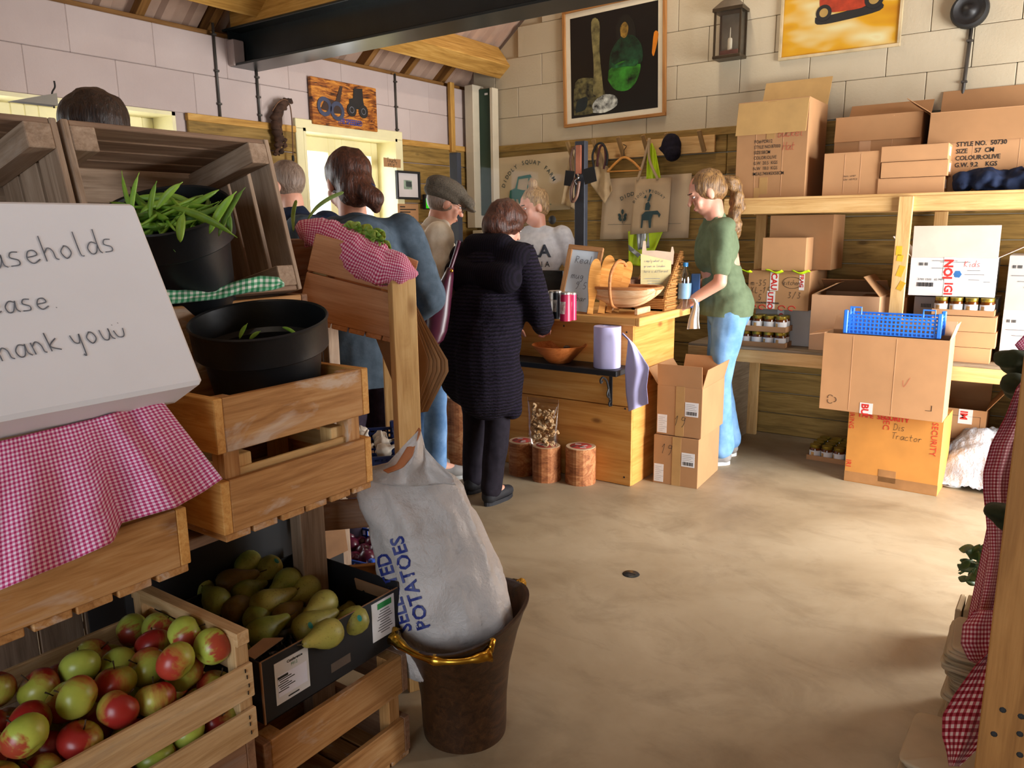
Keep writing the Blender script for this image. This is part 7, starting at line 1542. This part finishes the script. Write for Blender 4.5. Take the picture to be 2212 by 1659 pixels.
def hang(name, label, cat, tops_, bots_, off, mat, th=.004, nu=22, nv=22):
    c0 = wallpt(*tops_[len(tops_)//2], off); q = MB(); q.grid(lambda u, v: wallpt(lerp_poly(tops_, u)[0]*(1-v)+lerp_poly(bots_, u)[0]*v, lerp_poly(tops_, u)[1]*(1-v)+lerp_poly(bots_, u)[1]*v, off+.02*math.sin(u*10+v*2)*(.3+v)+.012*noise.noise(Vector((u*6, v*6, 1))))-c0, nu, nv); return tag(q.build(name, mat, None, T(c0), True, solid=th), label, cat)
hang('canvas_apron', 'crumpled cream canvas apron hanging on the second peg', 'apron', [(1290, 335), (1296, 325), (1306, 345), (1315, 365)], [(1276, 398), (1296, 425), (1306, 440), (1322, 412)], .08, M_APR); hang('canvas_apron', 'cream canvas cloth hanging on the first peg behind the screen post', 'apron', [(1232, 330), (1240, 322), (1250, 345)], [(1212, 440), (1235, 448), (1246, 456)], .08, M_APR)
for i, (pts, lab, mt) in enumerate((([(1283, 362), (1280, 335), (1290, 312), (1303, 312), (1312, 335), (1310, 358)], 'black strap looped over the second peg', INK), ([(1290, 360), (1292, 335), (1298, 315), (1306, 318), (1308, 345), (1304, 365)], 'dark red strap looped beside the black one on the peg', plain('strap_red', '#4a1c1c', .7)), ([(1236, 375), (1232, 345), (1240, 318), (1248, 345), (1244, 380)], 'brown leather strap on the first peg', plain('leather_brown', '#6b4a38', .5)))):
    c0 = wallpt(*pts[0], .11); q = MB(); q.tube(smoothpath([wallpt(x, y, .11)-c0 for x, y in pts], 5), .009, 6); tag(q.build('hanging_strap', mt, None, T(c0), True), lab, 'strap')
cp_ = wallpt(1450, 315, .12); m = MB(); ellip(m, (0, 0, .0), .075, .06, .085); ellip(m, (.02, -.02, -.05), .06, .05, .06); ellip(m, (-.055, -.01, -.035), .05, .02, .012, RY(40)); me = remeshed(m, .008, 4, .004, 14); me.materials.clear(); me.materials.append(F_BLACKN); me.name = 'baseball_cap'; tag(link('baseball_cap', me, None, T(cp_)), 'black cap hanging on the peg rail', 'cap')
# ================================================================ left wall furniture
def leftpt(px, py, off=.02): return onX(px, py, XL+off)
def leftframe(px, off=.012): c = [leftpt(x, y, off) for x, y in px]; return frame(c[3], (0, 1, 0), (1, 0, 0)), c[2].y-c[3].y, c[0].z-c[3].z, c
M, W, Hh, c = leftframe([(664, 165), (808, 190), (810, 283), (670, 268)]); o = thing('carved_plaque', 'scorched wooden plaque with carved tractors on the left wall', 'plaque', M)
k = NT('plaque_wood'); v = k.coord('Object', False); a_n = k.noise(k.mapv(v, (2, 9, 1)), 4, 5, .65, 1.4); k.P(Base_Color=k.ramp(a_n, (.34, '#2a1206'), (.46, '#8f4c14'), (.62, '#d08a34')), Roughness=.45); k.bump(a_n, .4, .005)
q = MB(); q.bb((0, 0, 0), (W, Hh, .03), .004); q.build('plaque_board', k.m, o); M_CHAR = plain('char_black', '#1c1612', .7, var=.2)
def carve(x, y, s, mat):
    for pts in (((.1, .25), (.1, .6), (.3, .65), (.35, 1), (.8, 1.05), (.82, .6), (.9, .3)),): q = MB(); q.prism([(x+a*s, y+b*s) for a, b in pts], .004, T(0, 0, .0295)); q.build('carving', mat, o)
    for cx_, r_ in ((.2, .24), (.8, .24)): q = MB(); q.lathe([(.0005, .005), (r_*s, .005), (r_*s, 0)], 18, T(x+cx_*s, y+.22*s, .030)); q.build('carved_wheel', mat, o); q = MB(); q.lathe([(r_*s*.4, .006), (r_*s*.5, .006)], 14, T(x+cx_*s, y+.22*s, .030)); q.build('carved_hub', plain('char_grey', '#6a6a70', .6), o)
carve(W*.52, Hh*.28, Hh*.62, M_CHAR)
for pts in (((.12, .35), (.2, .6), (.34, .55), (.42, .9), (.46, .9), (.40, .5), (.46, .3), (.3, .28)),): q = MB(); q.prism([(a*W, b*Hh) for a, b in pts], .004, T(0, 0, .0295)); q.build('carving', plain('char_brown', '#3a2418', .7), o)
for cx_, cy_ in ((.17, .40), (.36, .34)): q = MB(); q.lathe([(W*.06, .005), (W*.105, .005)], 18, T(W*cx_, Hh*cy_, .030)); q.build('carved_wheel', plain('char_blue', '#3a4058', .6), o)
label_text(o, 'THE SPEEEEED', (W*.36, Hh*.08, .0315), (1, 0, 0), (0, 1, 0), Hh*.17, plain('paint_blue', '#2c3c8c', .6), bold=.001, width=.72)
M, W, Hh, c = leftframe([(853, 368), (905, 371), (905, 431), (855, 430)], .03); o = thing('framed_print', 'small black framed print with wide white mount right of the window', 'picture', M)
for a_1, b_1 in (((0, .008, .012), (W, .008, .012)), ((0, Hh-.008, .012), (W, Hh-.008, .012))): board(o, 'frame_bar', a_1, b_1, .016, .024, (0, 0, 1), INK)
for x in (.008, W-.008): board(o, 'frame_bar', (x, .016, .012), (x, Hh-.016, .012), .016, .024, (0, 0, 1), INK)
q = MB(); q.bb((.014, .014, .002), (W-.014, Hh-.014, .008)); q.build('mount', plain('mount_white', '#d4cbc6', .6, var=.02), o); q = MB(); q.bb((W*.33, Hh*.36, .008), (W*.68, Hh*.68, .0088)); q.build('small_print', plain('print_pale_green', '#8fa08a', .6, var=.3, vs=30), o); q = MB(); q.bb((W*.42, Hh*.45, .0088), (W*.66, Hh*.64, .0094)); q.build('print_shape', plain('print_dark', '#3c4440', .6), o)
M, W, Hh, c = leftframe([(828, 340), (868, 343), (865, 364), (829, 360)], .06); o = thing('card_note', 'torn cardboard note with handwriting by the window jamb', 'sign', M); q = MB(); q.prism([(0, 0), (W, .0), (W*1.02, Hh*.95), (W*.5, Hh*.92), (0, Hh)], .003); q.build('card', M_C1, o); handwriting(o, [('Touch', W*.18, Hh*.55), ('only ?', W*.22, Hh*.14)], (0, 0, .0036), (1, 0, 0), (0, 1, 0), .032, .003, adv=.6)
M, W, Hh, c = leftframe([(860, 440), (906, 444), (904, 480), (860, 478)], .03); o = thing('card_notice', 'tan cardboard notice with printed lines below the framed print', 'sign', M); q = MB(); q.bb((0, 0, 0), (W, Hh, .003)); q.build('card', M_C2, o)
for i, lw in enumerate((.25, .78, .5, .42, .66)): q = MB(); q.bb((W*.1, Hh*(.80-.15*i), .003), (W*(.1+lw), Hh*(.86-.15*i), .0036)); q.build('print_line', INK, o)
M, W, Hh, c = leftframe([(912, 420), (930, 421), (930, 452), (913, 452)], .05); o = thing('green_display', 'black device with bright green screen on the left wall', 'device', M); q = MB(); q.bb((0, 0, 0), (W, Hh, .03), .003); q.build('case', INK, o); k = NT('screen_green'); k.P(Base_Color=H('#38c818'), Emission_Color=H('#38c818'), Emission_Strength=.5); q = MB(); q.bb((W*.08, Hh*.06, .03), (W*.95, Hh*.72, .031)); q.build('lit_screen', k.m, o)
# electric cabinets in the corner
p0_ = onY(985, 192, YB-.14); cbx = thing('electric_cabinet', 'tall cream trunking with dark green panel in the wall corner', 'cabinet', T(-3.975, YB-.03, 1.55)); M_CAB = plain('cabinet_cream', '#d8cdb4', .5, var=.03); M_GRN = plain('panel_dark_green', '#1c3a2c', .45, var=.06)
q = MB(); q.bb((-.115, -.17, -.1), (-.03, -.02, 1.03), .004); q.build('cream_box', M_CAB, cbx); q = MB(); q.bb((-.03, -.09, 0), (.085, -.02, 1.00), .003); q.build('green_panel', M_GRN, cbx); q = MB(); q.bb((.085, -.10, .0), (.115, -.02, 1.0), .003); q.build('cream_strip', M_CAB, cbx); q = MB(); q.bb((.03, -.092, .95), (.06, -.0895, .965)); q.build('small_label', M_STICK, cbx)
q = MB(); q.bb((.0, -.25, -.35), (.13, -.02, -.12), .004); q.build('meter_box', M_CAB, cbx)
board(cbx, 'edge_post', (-.12, -.335, .50), (-.12, -.335, 1.03), .05, .03, (1, 0, 0), M_BEAM)
# small card box on the wall right of the tote
M, W, Hh = frame(wallpt(1521, 527, .06), (1, 0, 0), (0, -1, 0)), .055, .16, ; o = thing('leaflet_box', 'small white leaflet box on the cladding beside the olive T-shirt', 'box', M); q = MB(); q.bb((0, -.03, 0), (W, Hh*.5, .04), .002); q.build('holder', M_C1, o); q = MB(); q.bb((.004, 0, .006), (W-.004, Hh, .03), .002); q.build('leaflets', M_STICK, o)
# floor drain
p_ = onZ(1363, 1240); o = thing('floor_drain', 'small round dark drain cover set in the floor', 'drain', T(p_.x, p_.y, 0)); q = MB(); q.lathe([(.0005, .003), (.032, .003), (.036, .001), (.037, 0)], 24); q.build('cover', M_STEEL, o, None, True); q = MB(); q.box((0, 0, .0035), (.045, .006, .001)); q.build('slot', INK, o)
# ================================================================ right foreground display
dp = thing('display_post', 'upright pine post of the right-hand display, nail holes near foot', 'post', T(.035, 1.46, 0)); M_POSTP = wood('post_pine_dark', '#8a5a28', '#a8733a', '#ba8448', gs=.8)
board(dp, 'post_board', (-.0, 0, 0), (-.0, 0, 1.9), .13, .04, (0, -1, 0), M_POSTP)
for px, py in ((2166, 1535), (2206, 1549), (2147, 1587), (2203, 1587), (2203, 1632)):
    p_ = onY(px, py, 1.438)-Vector((.035, 1.46, 0)); q = MB(); q.lathe([(.0004, .001), (.004, .0008), (.0055, 0)], 8, frame((p_.x, -.0202, p_.z), (1, 0, 0), (0, -1, 0))); q.build('nail_hole', INK, dp)
rs = thing('display_rack', 'low wooden rack behind the right post carrying folded totes and cloth', 'rack', T(.25, 2.3, 0))
for x, y in ((-.02, -.15), (-.02, .42), (.42, -.15), (.42, .42)): board(rs, 'leg', (x, y, 0), (x, y, 1.12), .04, .04, (1, 0, 0), M_POSTP)
board(rs, 'rail', (-.02, -.15, 1.10), (-.02, .42, 1.10), .05, .03, (1, 0, 0), M_POSTP); board(rs, 'rail', (-.02, -.15, .62), (-.02, .42, .62), .05, .03, (1, 0, 0), M_POSTP); board(rs, 'rail', (.42, -.15, 1.10), (.42, .42, 1.10), .05, .03, (1, 0, 0), M_POSTP)
for i in range(4): board(rs, 'shelf_board', (.05+.11*i, -.15, .64), (.05+.11*i, .42, .64), .10, .018, (0, 0, 1), M_POSTP)
for i in range(9): board(rs, 'back_shade_plank', (.46, -.75+.2*i, 0), (.46, -.75+.2*i, 1.75), .195, .018, (1, 0, 0), M_POSTP)  # unseen tall planks added to shade the near floor from the door
board(rs, 'back_rail', (.435, -.83, 1.1), (.435, .53, 1.1), .06, .03, (1, 0, 0), M_POSTP)
# folded totes
M_TOTE = plain('tote_calico', '#a08b6a', .9, var=.08, vs=6); M_TOTE2 = plain('tote_calico_pale', '#b09a7a', .9, var=.08, vs=6)
def tote(x, y, z, w, d, rot, label, i):
    m = MB(); n = 48
    def ring(k_, zz): return [Vector((w/2*k_*math.copysign(abs(math.cos(a))**.22, math.cos(a)), d/2*k_*math.copysign(abs(math.sin(a))**.22, math.sin(a)), zz+.003*noise.noise(Vector((math.cos(a)*2, math.sin(a)*2, i))))) for a in [2*math.pi*j/n for j in range(n)]]
    h = .024; t_ = h/3
    rgs = []
    for L_ in range(3):
        dx = .006*math.sin(i*2.1+L_*1.7); dy = .006*math.cos(i*1.3+L_*2.3); z0 = L_*t_
        for kk, zz in ((.955, 0), (.992, .001), (1, t_*.35), (.99, t_*.75), (.955, t_*.98)): rgs.append([p+Vector((dx, dy, 0)) for p in ring(kk, z0+zz)])
    rgs.append(ring(.5, h+.001)); m.loft(rgs); tag(m.build('folded_tote', M_TOTE if i % 2 else M_TOTE2, None, T(x, y, z) @ RZ(rot), True), label, 'tote bag', 'folded calico totes')
ords = ('bottom', 'second', 'third', 'fourth', 'fifth', 'sixth', 'seventh', 'eighth', 'ninth', 'tenth')
for i in range(5): tote(-.055+.004*math.sin(i*2), 2.07+.012*math.sin(i*1.7), .001+.0265*i, .29, .26, 4*math.sin(i*3), ords[i]+' folded calico tote from the floor in the front pile', i)
for i in range(9): tote(.03+.006*math.sin(i*2.3), 2.42+.012*math.sin(i*1.3), .001+.0265*i, .33, .30, 5*math.sin(i*2), ords[i]+' folded calico tote from the floor in the rear pile', i+3)
for i in range(3): tote(-.03+.004*i, 2.34, .245+.0265*i, .24, .22, 3*i-3, ords[i]+' folded calico tote on top of the rear pile', i)
for i in range(4):
    m = MB(); m.add(*cbox(.018, .20, .17-.02*(i % 2), .006)); tag(m.build('upright_tote', M_TOTE, None, T(-.155+.024*i, 2.88, .085+.015*i) @ RX(-8)), ('leftmost', 'second', 'third', 'rightmost')[i]+' folded tote standing on edge behind the pile', 'tote bag', 'upright calico totes')
# gingham scarves hanging from the rack
def f_red(off, amp, kf): return lambda px, py, u, v: onD(px, py, 2.14+off+amp*math.sin(u*kf+v*2)+.012*noise.noise(Vector((u*5, v*8, 2))))
drape('gingham_scarf', 'long fine red gingham scarf hanging at the right edge', 'scarf', [(2196, 838), (2215, 812), (2270, 800)], [(2085, 1360), (2118, 1415), (2180, 1400)], f_red(.10, .018, 14), 30, 60, .16, .85, M_REDF, 0)
def mid(u, v): return 0
m = MB(); m.uv = []
rows_ = [(838, 2196, 2300), (900, 2172, 2290), (960, 2140, 2280), (1020, 2124, 2270), (1060, 2124, 2262), (1120, 2130, 2255), (1200, 2135, 2240), (1280, 2122, 2225), (1330, 2112, 2205)]
def f_sc(u, v):
    y, xl, xr = lerp_poly(rows_, v); return onD(xl+(xr-xl)*u, y, 2.12+.022*math.sin(u*17+v*3)+.010*noise.noise(Vector((u*6, v*9, 4)))+.10*u)
m.grid(f_sc, 44, 60, True, .22, .72); c0 = Vector(m.v[1000]); m.v = [tuple(Vector(p_)-c0) for p_ in m.v]
tag(m.build('gingham_scarf', M_REDF, None, T(c0), True, solid=.0015), 'broad fine red gingham scarf draped over the right rack', 'scarf')
m = MB(); m.uv = []; rows_ = [(1318, 2105, 2150), (1350, 2080, 2158), (1390, 2076, 2160), (1425, 2092, 2158), (1440, 2125, 2156)]
def f_sc2(u, v): y, xl, xr = lerp_poly(rows_, v); return onD(xl+(xr-xl)*u, y, 2.02-.03*math.sin(math.pi*u)*math.sin(math.pi*v)+.006*math.sin(u*9+v*6))
m.grid(f_sc2, 24, 24, True, .11, .16); c0 = Vector(m.v[200]); m.v = [tuple(Vector(p_)-c0) for p_ in m.v]; tag(m.build('gingham_knot', M_REDF, None, T(c0), True, solid=.003), 'bunched fold of red gingham at the foot of the scarf', 'cloth')
m = MB(); m.uv = []; rows_ = [(1405, 2138, 2156), (1440, 2105, 2160), (1500, 2062, 2165), (1545, 2036, 2160), (1590, 2035, 2138), (1625, 2045, 2105), (1655, 2050, 2072)]
def f_sc3(u, v): y, xl, xr = lerp_poly(rows_, v); return onD(xl+(xr-xl)*u, y, 1.80+.015*math.sin(u*7+v*2)+.006*noise.noise(Vector((u*5, v*6, 7))))
m.grid(f_sc3, 26, 40, True, .15, .29); c0 = Vector(m.v[500]); m.v = [tuple(Vector(p_)-c0) for p_ in m.v]; tag(m.build('gingham_corner', M_REDG, None, T(c0), True, solid=.0015), 'wide-checked red gingham corner hanging in front of the totes', 'cloth')
drape('gingham_cloth', 'small fine pink gingham corner above the olive hats at right edge', 'cloth', [(2192, 745), (2230, 705)], [(2205, 762), (2250, 745)], lambda px, py, u, v: onD(px, py, 2.5), 8, 8, .08, .05, M_PINKF, 0)
# olive hats and leafy plant
F_OLV = m_fabric('felt_olive', '#262a18', '#3a3f26', 20)
def hat(pts, D, label):
    m = MB(); c0 = onD(pts[0][0], pts[0][1], D)
    for px, py, rx, ry in pts: p_ = onD(px, py, D)-c0; ellip(m, p_, rx/FPX*D, .05, ry/FPX*D)
    me = remeshed(m, .008, 4, .008, 14, 2); me.materials.clear(); me.materials.append(F_OLV); me.name = 'olive_hat'; tag(link('olive_hat', me, None, T(c0)), label, 'hat', 'olive hats')
hat([(2190, 770, 40, 16), (2215, 795, 50, 25), (2180, 782, 30, 16), (2235, 790, 50, 40)], 2.5, 'upper dark olive hat at the right edge by the shelf'); hat([(2195, 830, 32, 26), (2225, 845, 50, 34), (2185, 822, 22, 18)], 2.45, 'second dark olive hat hanging under the upper one'); hat([(2160, 1105, 34, 18), (2180, 1125, 34, 30), (2145, 1100, 20, 14)], 1.95, 'olive green hat poking out over the red scarf')
M_HERB = m_bean('herb_green', '#1d3a1c', '#3f6a34'); hb = thing('leafy_herb', 'dark green leafy herbs sticking out behind the red scarf', 'plant', T(onD(2130, 1230, 2.55))); h0 = onD(2130, 1230, 2.55)
rnd = random.Random(11)
for i in range(34):
    px, py = rnd.uniform(2082, 2140), rnd.uniform(1182, 1258); q = MB(); c_ = onD(px, py, 2.5+rnd.uniform(-.04, .06))-h0; a_1 = Vector((rnd.uniform(-1, 1), rnd.uniform(-1, 1), rnd.uniform(-.8, .8))).normalized(); b_1 = a_1.orthogonal().normalized(); n_1 = a_1.cross(b_1); l_ = rnd.uniform(.018, .034)
    q.grid(lambda u, v: c_+a_1*l_*(u-.5)*2+b_1*l_*.55*(v-.5)*2*math.sin(math.pi*min(.98, u*.9+.06))+n_1*.006*math.sin(u*5)*(v-.5), 7, 4); q.build('leaf', M_HERB, hb, None, True, solid=.001)
q = MB(); q.tube(smoothpath([onD(x, y, 2.55)-h0 for x, y in ((2135, 1245), (2110, 1225), (2090, 1195))], 5), .004, 6); q.build('stalk', M_HERB, hb, None, True)
# grey-edged card and wire on top of the leaning crates
wc = onX(112, 233, -1.86); gc = thing('metal_scoop', 'grey sheet-metal wedge with a wire hook on top of the leaning crate', 'scoop', T(wc)); q = MB(); q.prism([(0, 0), (-.09, 0), (-.0, .026)], .03, frame((0, 0, .002), (0, 1, 0), (1, 0, 0))); q.build('sheet', plain('sheet_grey', '#8a8478', .5, .3), gc); q = MB(); q.tube(smoothpath([(0, .005, .0), (0, .004, .03), (0, .012, .045), (0, .012, .058)], 4), .002, 6); q.build('wire_hook', INK, gc, None, True)
